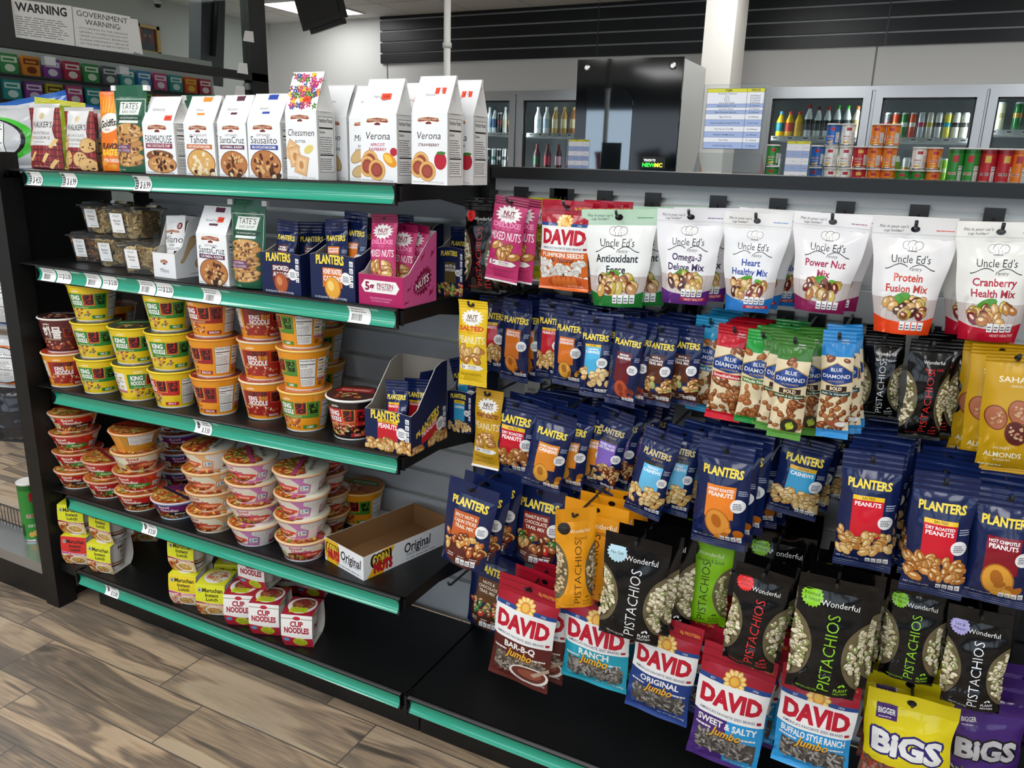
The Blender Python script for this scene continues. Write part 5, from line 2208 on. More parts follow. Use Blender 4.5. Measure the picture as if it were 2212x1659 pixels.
def bowl(key):
    if key in BOWLS:
        return copy_tree(BOWLS[key], None)
    c1, tagc, tagt, oval, txt, half, band, rim = {
        'red': ('e0461c', '2f8a2f', 'Kimchi', 'c21f22', 'f4ece0', 'b03a2c', '8a1f2a', 'd9a08a'),
        'orange': ('ea8420', '3a1f16', 'Chicken', 'c8241f', 'f6eee2', 'd9542a', '8a2a1c', 'e0c0a0'),
        'tan': ('eebd80', 'e0622a', 'Chicken', 'f0ead0', 'c22f34', 'f0ecdc', 'a82f2a', 'e2b47c'),
        'pink': ('cf82c0', 'e0453a', 'Shrimp', 'f0e8d6', 'd8487a', 'f3efd9', 'c0467a', 'e4bc8c'),
        'blue': ('2f9ad2', '1c1c2c', 'Shrimp', '7a2468', 'e8d0e0', '6a1f5a', '2a1a3a', 'd8c9d4'),
        'flip': ('e0921f', '3a1f16', 'Chicken', 'e08a2a', 'f6eee2', 'e0482a', '8a2a1c', 'e6b98a')}[key]
    A = bowl_art(c1, c1, tagc, tagt, oval, len(BOWLS)+2, txt)
    if key == 'flip':
        A.rect(.36, 0, .64, A.H, 'c9902a')
        for i in range(10):
            A.rect(.36, A.H*i/10, .64, A.H*i/10+.002, 'a8741c')
        A.facts(.42, A.H*.42, .6, A.H*.98)
        A.poly([(.26, 0), (.37, 0), (.37, A.H*.9), (.28, A.H)], 'e89a2a')
    o = noodle_cup('noodle_bowl', BR, BB, BH, A, rim, half, bowl_lid(half, NOOD, len(BOWLS)+5, half, band, 'Bowl Noodles'), c1, None, True)
    BOWLS[key] = o
    return o


GB = 'low noodle bowls on the fourth shelf'
stack(3, 178, 1056, ['orange', 'red', 'red', 'orange'], bowl, BW, 'bowl stack nearest end panel', 'noodle bowl', BH, BB, [-.3, -.2, -.35, .0], GB)
stack(3, 243, 1077, ['red', 'red'], bowl, BW, 'the two-bowl stack', 'noodle bowl', BH, BB, [-.1, -.5], GB)
stack(3, 306, 1107, ['orange', 'red', 'tan', 'flip'], bowl, BW, 'the mixed front stack', 'noodle bowl', BH, BB, [-.35, -.4, .1, .15], GB)
stack(3, 398, 1055, ['blue', 'blue', 'blue', 'blue'], bowl, BW, 'shadowed stack behind mixed one', 'noodle bowl', BH, BB, [.1, .2, .1, .3], GB)
stack(3, 388, 1123, ['blue'], bowl, BW, 'alone at the shelf front', 'noodle bowl', BH, BB, -.3, GB)
stack(3, 466, 1152, ['tan', 'tan', 'tan', 'tan'], bowl, BW, 'the tan stack', 'noodle bowl', BH, BB, [-.6, -.5, -.7, -1.3], GB)
stack(3, 556, 1181, ['pink', 'pink', 'pink', 'pink'], bowl, BW, 'pink stack beside tan bowls', 'noodle bowl', BH, BB, [-1.3, -.2, -.8, -.7], GB)
stack(3, 654, 1217, ['pink', 'pink', 'pink', 'pink'], bowl, BW, 'pink stack beside empty white box', 'noodle bowl', BH, BB, [.0, -1.2, -1.1, -1.05], GB)
stack(3, 703, 1158, ['tan', 'tan', 'pink', 'pink'], bowl, BW, 'stack half hidden behind pink bowls', 'noodle bowl', BH, BB, [.6, .4, .3, .2], GB)
stack(3, 806, 1122, ['lime'], king_cup, {'lime': 'orange noodle cup with green panel'}, 'alone at the back of the low bowl shelf', 'noodle cup', KH, KB, .5, GB)

# empty white corn kernel box
p0, p1, p2 = on_z(703, 1208, sz(3, .95)), on_z(786, 1255, sz(3, 1.05)), on_z(966, 1148, sz(3, 1.15))
w, d = (p1-p0).length, min((p2-p1).length, .30)
rz = math.atan2(p1.y-p0.y, p1.x-p0.x)
hb = .062
A = Art(hb/w, 3)
A.rect(0, 0, 1, A.H, 'eeeff0')
A.ell(.2, A.H*.55, .2, .3, 'f0b81f', 16)
A.text('CORN', .2, A.H*.62, .16, '2a1a10', w=.32, b=.03, fat=.012)
A.text('CORN', .2, A.H*.62, .15, 'f4d23a', w=.29, b=.04)
A.text('NUTS', .24, A.H*.4, .15, 'c0202c', w=.28, b=.03, fat=.008)
A.text('Original', .68, A.H*.6, .15, '1c1c1e', w=.52, b=.02, sh=.12)
A.text('CRUNCHY CORN KERNELS', .68, A.H*.36, .04, '3a3a3a', w=.4, b=0)
A.lines(.3, A.H*.1, .95, A.H*.17, 1, '4a4a4a')
B = Art(hb/d, 4)
B.rect(0, 0, 1, B.H, 'eeeff0')
B.poly([(.03, 0), (.2, 0), (.33, B.H), (.2, B.H)], 'f0b81f')
B.text('CORN', .18, B.H*.66, .09, '2a1a10', w=.2, b=.03, fat=.012)
B.text('CORN', .18, B.H*.66, .085, 'f4d23a', w=.18, b=.04)
B.text('NUTS', .2, B.H*.34, .085, 'c0202c', w=.19, b=.03, fat=.005)
B.text('Original', .58, B.H*.62, .085, '1c1c1e', w=.3, b=.02, sh=.12)
B.text('CRUNCHY CORN KERNELS', .58, B.H*.3, .025, '3a3a3a', w=.26, b=0)
B.lines(.45, B.H*.1, .8, B.H*.16, 1, '4a4a4a')
o = tray_box(w, d, hb, hb, A, B, 'eeeff0', '8a6642', 'empty_box', edge='e6e3dc')
c = (p0+p1)/2
o.matrix_basis = T(c.x, c.y, sz(3, c.x)+.0005, rz)
tag(o, 'empty white corn kernel box with brown inside on the low bowl shelf', 'box')

# -------- boxed cups on the base deck


def maru(kind, seed=1):
    A = Art(1.1, seed)
    top, band, word = {'lime': ('dfe02a', 'a83a24', 'Lime Chili Chicken Flavor'), 'shrimp': ('ecd42a', 'c22f8a', 'with Shrimp'), 'hot': ('d8342a', 'b03a9a', 'Hot & Spicy Shrimp')}[kind]
    A.rect(0, 0, 1, 1.1, 'e8c890')
    A.rect(0, .48, 1, 1.1, top)
    A.poly([(0, .56), (.5, .49), (1, .50), (1, .42), (.5, .41), (0, .47)], 'f3efe6')
    A.poly([(0, .55), (.5, .48), (1, .49), (1, .43), (.5, .42), (0, .48)], band)
    A.text(word, .5, .457, .055, 'f8f2e4', w=.8, b=.01)
    A.ell(.14, .92, .075, .075, '1c1c1c', 18)
    A.ell(.14, .92, .06, .06, 'f4f1ea', 18)
    A.ell(.14, .92, .04, .04, '3a3a3a', 14)
    A.text('Maruchan', .58, .93, .13, '161616', w=.7, b=.03)
    A.text('Instant', .56, .77, .11, '161616', w=.46, b=.03)
    A.text('Lunch', .56, .63, .11, '161616', w=.4, b=.03)
    A.blobs(0, .02, .4, .4, 20, .08, ['d89a4a', 'c0702f', 'e8c080', 'b8442a'] if kind != 'shrimp' else ['f0b09a', 'e0705a', 'f6d8c8'], .5, '7a3a1c')
    A.ell(.6, .2, .33, .19, 'f4f1ea', 22)
    A.ell(.6, .21, .27, .14, 'd8a04a', 20)
    A.blobs(.4, .12, .8, .3, 26, .05, ['e8bc68', 'c98a3a', 'f0d498'], .4, '9a6a2a', None, 7, inside=lambda x, y: ((x-.6)/.25)**2+((y-.21)/.12)**2 < 1)
    return A


def maru_cup():
    A = Art(.42, 4)
    H = A.H
    A.rect(0, 0, 1, H, 'eeebe4')
    A.rect(0, H*.14, 1, H*.20, '6a2a1c')
    A.rect(0, H*.24, 1, H*.30, 'b07a4a')
    for c in (.25, .75):
        A.text('Maruchan', c, H*.82, .05, '7a3024', w=.32, b=.02)
        A.text('Instant', c, H*.62, .05, 'a8603a', w=.24, b=.02)
        A.text('Lunch', c, H*.45, .05, 'a8603a', w=.2, b=.02)
    return A


def cupn(seed=1):
    A = Art(1.1, seed)
    A.rect(0, 0, 1, 1.1, 'f1eeea')
    A.rect(0, .97, 1, 1.0, 'b0a894')
    A.poly([(0, 0), (1, 0), (1, .38), (.6, .34), (0, .42)], 'b8243a')
    A.ell(.5, 1.0, .12, .06, 'b8243a', 16)
    A.text('CUP', .5, .82, .16, 'a81f34', w=.42, b=.05)
    A.text('NOODLES', .5, .62, .17, 'a81f34', w=.8, b=.05)
    A.text('BEEF', .4, .43, .06, 'f4ecea', b=.02)
    A.burst(.58, .2, .24, 'c4d22a', 12, .93, .7)
    A.text('New', .55, .29, .05, '3a3a10', b=0)
    A.text('Peppery &', .58, .22, .055, '3a3a10', b=0, maxw=.34)
    A.text('Homestyle', .58, .13, .055, '3a3a10', b=0, maxw=.34)
    A.ell(.15, .28, .1, .07, '5aa0d0', 12)
    return A


def cupn_top(seed=2):
    A = Art(.98, seed)
    A.rect(0, 0, 1, .98, 'a81f34')
    A.ell(.5, .52, .46, .44, 'f2efe9', 26)
    A.ell(.52, .56, .36, .32, '9a5a3a', 22)
    A.blobs(.25, .35, .8, .8, 34, .06, ['b8744a', '8a4430', 'd9a878', 'c25a4a'], .6, '5a2a1c')
    A.text('CUP', .5, .78, .1, 'a81f34', w=.24, b=.05)
    A.text('NOODLES', .5, .64, .11, 'a81f34', w=.5, b=.05)
    A.poly([(.2, .1), (.75, .12), (.75, .36), (.2, .34)], 'c4d22a')
    A.text('Peppery &', .47, .28, .06, '3a3a10', b=0)
    A.text('Homestyle', .47, .19, .06, '3a3a10', b=0)
    return A


def cupn_cup():
    A = Art(.42, 5)
    H = A.H
    A.rect(0, 0, 1, H, 'f1efea')
    A.rect(0, H*.84, 1, H*.96, 'b8a878')
    for i in range(40):
        A.rect(i/40, H*.84, i/40+.012, H*.96, 'd8ccaa')
    A.rect(0, H*.05, 1, H*.1, 'c2b48c')
    for c in (.25, .75):
        A.text('CUP', c, H*.68, .07, 'a81f34', w=.16, b=.06)
        A.text('NOODLES', c, H*.48, .075, 'a81f34', w=.34, b=.06)
        A.lines(c-.08, H*.2, c+.1, H*.34, 3, 'a86a70')
    return A


MTOP = Art(.98, 9)
MTOP.rect(0, 0, 1, .98, 'dfe02a')
MTOP.ell(.5, .5, .42, .4, 'f1ece0', 24)
MTOP.blobs(.2, .2, .8, .8, 40, .07, ['e0b060', 'c98a3a', 'd8604a', 'f0d498'], .5, '8a4a1c')
MC, CC, CT = maru_cup(), cupn_cup(), cupn_top()
SW, SH, SD = .084, .097, .088


def boxed(px, py, kind, lab, level=0, rz=None, on=None, dxy=(0, 0)):
    if on is None:
        p = seat(4, px, py, 0)
        p.y = max(p.y, .012)
    else:
        p = Vector(on.matrix_basis.translation)+Vector((dxy[0], dxy[1], SH+.004))
    a = .36 if rz is None else rz
    if kind == 'cup':
        o = sleeve_cup(lab, p, a, cupn(int(px)), CT, CC, SW, SH, SD)
    else:
        o = sleeve_cup(lab, p, a, maru(kind, int(px)), MTOP, MC, SW, SH, SD)
    p.z += .0008
    o.matrix_basis = T(p, 0, 0, a)
    return tag(o, lab, 'cup noodles', 'card-sleeved cup noodles on the base deck')


m3 = boxed(165, 1222, 'hot', 'red hot shrimp cup noodles in sleeve, lower one beside the slotted post', rz=.36)
m4 = boxed(220, 1240, 'lime', 'lime chili cup noodles in sleeve, lower one showing its white cup', rz=.22)
boxed(0, 0, 'lime', 'lime chili cup noodles stacked on the red hot shrimp one', on=m3, rz=.36, dxy=(-.006, .006))
boxed(0, 0, 'lime', 'lime chili cup noodles stacked on the cup showing its white side', on=m4, rz=.1, dxy=(.004, .012))
boxed(312, 1172, 'lime', 'shadowed cup noodles standing alone far back behind the lime chili stack', rz=.5)
m6 = boxed(394, 1312, 'shrimp', 'yellow and pink shrimp cup noodles in sleeve under the lone lime chili cup', rz=.3)
boxed(0, 0, 'lime', 'lime chili cup noodles stacked on the yellow and pink shrimp cup', on=m6, rz=.22, dxy=(-.004, .008))
m7 = boxed(452, 1336, 'lime', 'lime chili cup noodles at the front between shrimp cup and red cups', rz=.36)
boxed(498, 1285, 'lime', 'lime chili cup noodles standing in the second row behind its front twin', rz=.45)
c2 = boxed(508, 1362, 'cup', 'white and red beef cup noodles under another one, beside the lime chili cup', rz=.4)
boxed(0, 0, 'cup', 'white and red beef cup noodles stacked on top of its twin', on=c2, rz=.15, dxy=(.02, .035))
boxed(566, 1380, 'cup', 'white and red beef cup noodles second from the open end of the row', rz=.36)
boxed(644, 1400, 'cup', 'white and red beef cup noodles at the open end of the front row', rz=.36)
boxed(612, 1285, 'cup', 'shadowed beef cup noodles far back under the low bowl shelf', rz=.5)
boxed(672, 1292, 'cup', 'shadowed beef cup noodles farthest along at the back of the deck', rz=.3)
boxed(560, 1300, 'cup', 'beef cup noodles in the second row behind the stacked pair', rz=.4)

# ------------------------------------------------------------------ second shelf
# clear tubs of snacks
mat('contents', .6)


def snack_tub(px0, px1, py, y, chipcol, word, lab, on=None, rz=.2, kind='chip'):
    w = .112
    if on is None:
        x = on_y((px0+px1)/2, py, y).x
        p = Vector((x, y, sz(1, x)+.0008))
    else:
        p = Vector(on)
    t = thing('snack_tub', lab, 'plastic tub', T(p, 0, 0, rz), 'clear snack tubs')
    h = .072
    b, tp = .044, .055
    d0, d1 = .044, .055

    def ring(hw, z, r=.012, n=4):
        o = []
        for cx, cy, a0 in ((hw-r, hw-r, 0), (-hw+r, hw-r, PI/2), (-hw+r, -hw+r, PI), (hw-r, -hw+r, 1.5*PI)):
            for i in range(n+1):
                a = a0+PI/2*i/n
                o.append(Vector((cx+r*math.cos(a), cy+tp+r*math.sin(a), z)))
        return o
    m = MB()
    R = [ring(b, .001), ring(b+.004, h*.4), ring(tp-.003, h*.9), ring(tp, h)]
    m.grid(R, 'ffffff', wrap=True)
    m.build('tub_body', 'tub', t)
    m = MB()
    L = [ring(tp+.006, h+.001), ring(tp+.005, h+.004), ring(tp-.003, h+.005), ring(tp-.006, h+.012), ring(tp-.02, h+.012)]
    m.grid(L, 'ffffff', wrap=True)
    k = len(m.v)
    m.v += [tuple(q) for q in L[-1]]
    m.face(tuple(range(k, k+len(L[-1]))), 'ffffff')
    m.build('lid', 'tub', t)
    # the filling
    r = random.Random(int(px0))
    m = MB()
    for i in range(150):
        z = .006+(h-.012)*r.random()
        q = (b+(tp-b)*z/h)-.012
        side = r.random()
        if side < .35:
            cx, cy = r.uniform(-q, q), tp-q
        elif side < .7:
            cx, cy = q, tp+r.uniform(-q, q)
        else:
            cx, cy = r.uniform(-q, q), tp+r.uniform(-q, q)
        c = r.choice(chipcol)
        M = Matrix.Translation((cx, cy, z))@Matrix.Rotation(r.uniform(0, 6.28), 4, 'Z')@Matrix.Rotation(r.uniform(.3, 1.5), 4, 'X')
        if kind == 'chip':
            n = 9
            R_ = r.uniform(.010, .014)
            pts = [M@Vector((R_*math.cos(6.28*i/n), R_*.8*math.sin(6.28*i/n), 0)) for i in range(n)]+[M@Vector((R_*math.cos(6.28*i/n), R_*.8*math.sin(6.28*i/n), .0022)) for i in range(n)]
            m.add(pts, [tuple(range(n))[::-1], tuple(range(n, 2*n))]+[(i, (i+1) % n, (i+1) % n+n, i+n) for i in range(n)], c)
        else:
            m.box((-.013, -.0026, -.0026), (.013, .0026, .0026), c, 0, M)
    o = m.build('snack_filling', 'contents', t)
    o['kind'] = 'stuff'
    # label on the front
    m = MB()
    z0, z1 = h*.2, h*.92
    f = lambda z: tp-(b+(tp-b)*min(1, z/h))-.0014
    P = [[Vector((-.034, f(z0), z0)), Vector((.006, f(z0), z0))], [Vector((-.034, f(z1), z1)), Vector((.006, f(z1), z1))]]
    A = Art((z1-z0)/.04, 3)
    H = A.H
    A.rect(.0, 0, 1, H, '2a2a2a')
    A.rect(.02, .02, .98, H-.02, 'f3f3f1')
    for i in range(5):
        A.ell(.3+.1*i, H*.84+.04*math.sin(i*2), .06, .05, '555555', 10)
        A.ell(.3+.1*i, H*.84+.04*math.sin(i*2), .045, .036, 'f3f3f1', 10)
    yy = H*.62
    for s in word.split():
        A.text(s, .5, yy, .13, '202020', b=.01, maxw=.78)
        yy -= .2
    A.lines(.3, H*.1, .9, H*.15, 1, '444444')
    m.grid(P, 'f3f3f1', smooth=False)
    m.art(P, A)
    m.build('label', 'card', t)
    return t, p, h


BAN = ['d8bd80', 'c9a862', 'e6d09a', 'b8924e']
SES = ['8a5a2c', 'a06c38', '74481f', 'b07c48']
t1, q1, th = snack_tub(148, 218, 565, .10, SES, 'Salted Sesame Sticks', 'clear tub of brown sesame sticks at the bottom by the end panel', kind='stick')
t2, q2, _ = snack_tub(205, 270, 575, .075, BAN, 'Banana Chips', 'clear tub of banana chips in the middle of the bottom row')
t3, q3, _ = snack_tub(262, 330, 588, .015, BAN, 'Banana Chips', 'clear tub of banana chips at the bottom next to the white cookie box')
snack_tub(190, 250, 500, .09, BAN, 'Banana Chips', 'clear tub of banana chips on top, farther from the white cookie box', on=((q1.x+q2.x)/2-.006, .10, q1.z+th+.0142))
snack_tub(245, 310, 500, .05, BAN, 'Banana Chips', 'clear tub of banana chips on top, nearer the white cookie box', on=((q2.x+q3.x)/2+.016, .04, q2.z+th+.0142))

# white cookie box with one pack standing in it
w = width(334, 381, 598, .03)
A = Art(.062/w, 3)
A.rect(0, 0, 1, A.H, 'eff0f1')
logo_farm(A, .5, A.H*.65, .34)
A.text('Milano', .5, A.H*.3, .13, '2a2a2c', w=.38, b=0, sh=.12)
d = .15
B = Art(.15/d, 4)
B.rect(0, 0, 1, B.H, 'e9ebec')
for x, y, a in ((.3, .6, .4), (.68, .52, -1.1), (.6, .26, .3)):
    B.ell(x, B.H*y, .2, .11, '8a6236', 20, a)
    B.ell(x, B.H*y, .185, .1, 'c9aa78', 20, a)
B.text('Milano', .72, B.H*.8, .16, '1c1c1e', w=.4, b=0, sh=.12)
B.text('COOKIES', .4, B.H*.06, .035, '2a2a2a', b=0)
o = tray_box(w, d, .062, .150, A, B, 'eceeef', 'd6d4ce', 'cookie_box', cut=.25)
stand(o, 1, 334, 381, 598, .03, 0, 'white display box of thin cookie packs between tubs and cookie bag', 'box')
pb = o.matrix_basis.translation


def slim_pack(w, h, t, art, base, nm, fin='film', seed=1, top=.1):
    return bag(nm, w, h, t, art, top, .02, hcol=base, fcol=base, base=base, seed=seed, fin=fin, hole=False, wrk=1.2)


A = Art(1.9, 5)
A.rect(0, 0, 1, 1.9, 'f0f0f0')
logo_farm(A, .45, 1.5, .8)
A.ell(.78, 1.72, .13, .13, '7a1f2a', 18)
A.text('3', .78, 1.72, .13, 'f4ecea', b=.02)
A.text('Milano', .5, 1.22, .26, '1c1c1e', w=.9, b=0, sh=.12)
A.text('DARK', .5, 1.0, .09, '1c1c1e', b=0)
A.text('CHOCOLATE', .5, .86, .09, '1c1c1e', w=.7, b=0)
A.poly([(.6, .55), (.9, .6), (.92, .8), (.65, .78)], '3a1c14')
A.ell(.3, .45, .3, .18, 'c9a468', 18, -.6)
o = slim_pack(.07, .145, .03, A, 'eff0f0', 'cookie_pack', seed=8)
o.matrix_basis = T(pb.x-.004, pb.y+.05, pb.z+.153, 0, -.12, -.06)
tag(o, 'white dark chocolate cookie pack standing in the white cookie box', 'cookie pack')
for i in range(2):
    copy_tree(o, T(pb.x+.004, pb.y+.088+i*.03, pb.z+.15-.004*i, 0, -.05, .04), 'white cookie pack standing in the white box, %s behind the front pack' % ORD[i], 'packs in the white cookie box')


def farm_bag(k, pxs, pyb, y, name, style, sub, subc, top, lab, tagc=None, flowers=False, sticker=None, small=None, d=.06, hfrac=.66, rz=0, seed=1, group=None, namec='1a1a1c', backs=0):
    w = width(pxs[0], pxs[1], pyb, y)
    x = on_y((pxs[0]+pxs[1])/2, pyb, y).x
    zb = sz(k, x)
    h = on_y(top[0], top[1], y+d*.55).z-zb
    h1 = h*hfrac
    fr = farm_front(w, h1, name, style, sub, subc, small, seed, namec=namec)
    sl = farm_slope(math.hypot(h-h1, d*.55)/w, name, tagc, flowers, seed)
    o = gusset_bag(w, d, h, h1, fr, sl, facts_side(d, h1, seed), sticker=sticker, seed=seed)
    o.matrix_basis = T(x, y, zb+.0006, rz)
    tag(o, lab, 'cookie bag', group)
    return o, w, h


def tate(k, pxs, pyb, y, top, lab, rz=0, seed=2, d=.05):
    w = width(pxs[0], pxs[1], pyb, y)
    x = on_y((pxs[0]+pxs[1])/2, pyb, y).x
    zb = sz(k, x)
    h = on_y(top[0], top[1], y+d*.5).z-zb
    bh = h*.87
    H = bh/w
    A = Art(H, seed)
    A.rect(0, 0, 1, H, '1f5a3f')
    A.rect(.04, .05, .05, H*.97, 'd9e2da')
    A.rect(.95, .05, .96, H*.97, 'd9e2da')
    A.rect(.04, H*.965, .96, H*.972, 'd9e2da')
    A.poly([(.18, H*.76), (.8, H*.76), (.86, H*.93), (.24, H*.93)], 'e8ece6')
    A.text("TATE'S", .52, H*.875, .14, '24382e', w=.5, b=.0)
    A.text('BAKE SHOP', .52, H*.80, .06, '24382e', w=.44, b=0)
    A.poly([(.1, H*.69), (.86, H*.69), (.9, H*.745), (.14, H*.745)], '123a28')
    A.text('THE SOUTHAMPTON', .5, H*.717, .04, 'dfe8dc', w=.56, b=0)
    A.poly([(.2, H*.65), (.78, H*.65), (.8, H*.685), (.22, H*.685)], 'e8ece6')
    yy = H*.14
    for i in range(8):
        cookie(A, .52+.05*math.sin(i*2.3), yy, .36, 'c99a58' if i % 2 else 'b98446', '6a3f20', 7, '7a5226', .32)
        yy += H*.062
    A.rect(.0, H*.26, .62, H*.36, '6a3a58')
    A.text('OATMEAL', .36, H*.33, .055, 'e9d6e0', b=0)
    A.text('RAISIN COOKIES', .36, H*.285, .05, 'e9d6e0', b=0, maxw=.48)
    A.text('NET WT 7 oz (198g)', .24, H*.03, .03, 'dfe8dc', b=0, maxw=.4)
    o = bag('cookie_pouch', w, h, d, A, .13, .01, kind='pouch', hcol='1f5a3f', fcol='1f5a3f', base='1f5a3f', seed=seed, fin='matte_film', hole=False, crimp=False, wt=1.02, back='184a34')
    m = MB()
    m.box((-w*.5, .0015, -.015), (w*.5, .0045, -.002), '1f5a3f')
    for s in (-1, 1):
        m.box((s*w*.5-.007, -.004, -.013), (s*w*.5+.007, .006, -.001), 'e9eae6')
    m.build('tin_tie', 'card', o)
    o.matrix_basis = T(x, y+d*.5, zb+h+.0006, rz, -.05)
    tag(o, lab, 'cookie bag')
    return o


farm_bag(1, (430, 495), 606, .015, 'SantaCruz', 'soft', 'OATMEAL RAISIN', '5a2a52', (470, 447), 'white oatmeal raisin cookie bag on the second shelf beside the green pouch', tagc='5a2a40', small='SOFT BAKED', sticker=(.72, .45), seed=21)
tate(1, (496, 562), 610, .01, (572, 434), 'green oatmeal cookie pouch on the second shelf beside the nut boxes', rz=.1, seed=22)

# nut boxes on the second shelf


def nut_box(pxs, pyb, y, hf, d, hb, flav, pan, big, lab, k=1, rz=0, seed=1, band=None, nuts=None, twoside=False):
    w = width(pxs[0], pxs[1], pyb, y)

    def face(ww, hh, s):
        A = Art(hh/ww, s)
        H = A.H
        A.rect(0, 0, 1, H+.1, '111e4a')
        x0 = .28
        A.rect(x0, H*.28, .72, H*.7, pan)
        if band:
            A.rect(x0, H*.70, .72, H*.78, 'f0c22a')
            A.text(band, .5, H*.74, .045, '3a2a10', b=.01)
        A.text('PLANTERS', .45, H*.88, .15, YEL, w=.62, b=.02, fat=.003)
        yy = H*.62
        for q in flav:
            A.text(q, .5, yy, .085, 'ffffff', maxw=.4, b=.025)
            yy -= .12
        if big:
            A.ell(.5, H*.26, .18, .2, big[1], 20, .3)
            A.ell(.5, H*.27, .16, .18, big[0], 20, .3)
            A.ell(.46, H*.31, .07, .09, big[2], 14, .3)
        if nuts:
            A.blobs(.02, H*.04, .98, H*.26, 34, .09, nuts, .62, '7a4a1c', 'f0d9a8')
        badge(A, .8, H*.5, .11)
        for i in range(4):
            A.rect(.88, H*(.78-.15*i), .96, H*(.90-.15*i), 'f1f1ee')
            A.lines(.89, H*(.80-.15*i), .95, H*(.88-.15*i), 2, '23305c')
        A.text('15-2 OZ (56g) PACKS  NET WT 1 LB 14 OZ (850g)', .45, H*.05, .035, 'eef0f4', w=.72, b=0) if not nuts else None
        return A
    A = face(w, hf, seed)
    B = Art(hb/d, seed+5)
    B.rect(0, 0, 1, B.H, '111e4a')
    if twoside:
        B = face(d, hf*.98, seed+9)
        B.H = hb/d
    o = tray_box(w, d, hf, hb, A, B, '111e4a', '8d867c', 'nut_box', curve=.004, cut=.6)
    stand(o, k, pxs[0], pxs[1], pyb, y, rz, lab, 'display box')
    return o, w


def pack_in(o, mk, w, h, dx, dy, dz, lab, rz=0, rx=-.1, ry=0, group=None):
    p = mk(w, h)
    M = o.matrix_basis@T(dx, dy, dz+h, rz, rx, ry)
    p.matrix_basis = M
    tag(p, lab, 'nut pack', group)
    return p


b1, w1 = nut_box((568, 651), 635, .006, .092, .13, .125, ('SMOKED', 'ALMONDS'), '5a1f24', ('b0562f', '7a3220', 'd08a5a'), 'navy box of smoked almond packs on the second shelf', seed=31)
b2, w2 = nut_box((673, 768), 646, .005, .098, .13, .13, ('HONEY ROASTED', 'CASHEWS'), 'd8741f', ('e8a83a', 'b06f1c', 'f6d27a'), 'navy box of honey roasted cashew packs on the second shelf', seed=32)
ALM = planters(.026, .16, '5a1f24', ('SMOKED', 'ALMONDS'), None, 'slim', big=(.5, .2, .22, 'b0562f', '7a3220'), seed=41)
CSH = planters(.026, .16, 'd8741f', ('HONEY ROASTED', 'CASHEWS'), None, 'slim', big=(.5, .2, .22, 'e8a83a', 'b06f1c'), seed=42)
pack_in(b1, ALM, .062, .155, -.012, .045, .008, 'navy smoked almond pack leaning at the front of its box', rx=-.12, ry=.05)
pack_in(b1, ALM, .062, .155, .016, .09, .004, 'navy smoked almond pack turned sideways behind the front one in its box', rz=.7, rx=-.05)
pack_in(b2, CSH, .064, .168, -.02, .045, .006, 'navy cashew pack leaning at the front of its box, nearer the almond box', rx=-.12, ry=-.06)
pack_in(b2, CSH, .064, .185, .022, .062, .006, 'tallest navy cashew pack in its box, nearer the pink box', rx=-.06, ry=.03)
pack_in(b2, CSH, .064, .17, -.004, .105, .006, 'navy cashew pack at the back of the cashew box', rz=.6, rx=-.04)
# pink box
w3 = width(776, 871, 660, .005)
A = Art(.066/w3, 3)
H = A.H
A.rect(0, 0, 1, H, 'b01c5e')
A.poly([(.06, H*.62), (.14, H*.82), (.84, H*.82), (.92, H*.62), (.84, H*.42), (.14, H*.42)], 'f4f1ee')
A.text('5g', .25, H*.62, .15, '8a1244', b=.04)
A.text('PROTEIN', .6, H*.67, .08, '8a1244', w=.36, b=.02)
A.text('PER SERVING*', .6, H*.55, .045, '8a1244', w=.36, b=.01)
A.text('*SEE NUTRITION INFORMATION', .5, H*.24, .03, 'e9a8c8', w=.5, b=0)
A.text('FOR TOTAL FAT CONTENT.', .5, H*.15, .03, 'e9a8c8', w=.42, b=0)
d3 = .13
B = Art(.155/d3, 5)
H = B.H
B.rect(0, 0, 1, H, 'dc5f9c')
for x, y in ((.12, .12), (.9, .7), (.86, .12), (.2, .5), (.6, .85)):
    B.poly([(x-.1, H*y-.02), (x+.02, H*y+.02), (x+.06, H*y+.14), (x, H*y+.06), (x-.06, H*y+.1)], 'a81a5a')
B.burst(.56, H*.42, .3, '8a1446', 18, .78, 1.0)
B.text("WE'RE", .56, H*.52, .055, 'e08ab8', b=.01)
B.text('NUTS', .56, H*.42, .15, 'f6f1f2', w=.4, b=.03)
B.text("ABOUT 'EM", .56, H*.30, .05, 'e08ab8', b=.01, maxw=.36)
pk = tray_box(w3, d3, .066, .155, A, B, 'b01c5e', 'd9d4cf', 'nut_box', cut=.8)
stand(pk, 1, 776, 871, 660, .005, 0, 'pink box of mixed nut packs at the open end of the second shelf', 'display box')
HV = harvest('c0316c', '8a1446', 'DELUXE', 'MIXED NUTS', 51, 'ef8fb8')
pack_in(pk, HV, .068, .185, -.016, .04, .006, 'pink mixed nut pack leaning forward at the front of its box', rx=-.14, ry=-.05)
pack_in(pk, HV, .066, .165, .012, .075, .005, 'pink mixed nut pack in the middle of the pink box', rx=-.08, ry=.04)
pack_in(pk, HV, .066, .165, .028, .098, .005, 'pink mixed nut pack bent over at the high side of the pink box', rx=-.05, ry=.12)
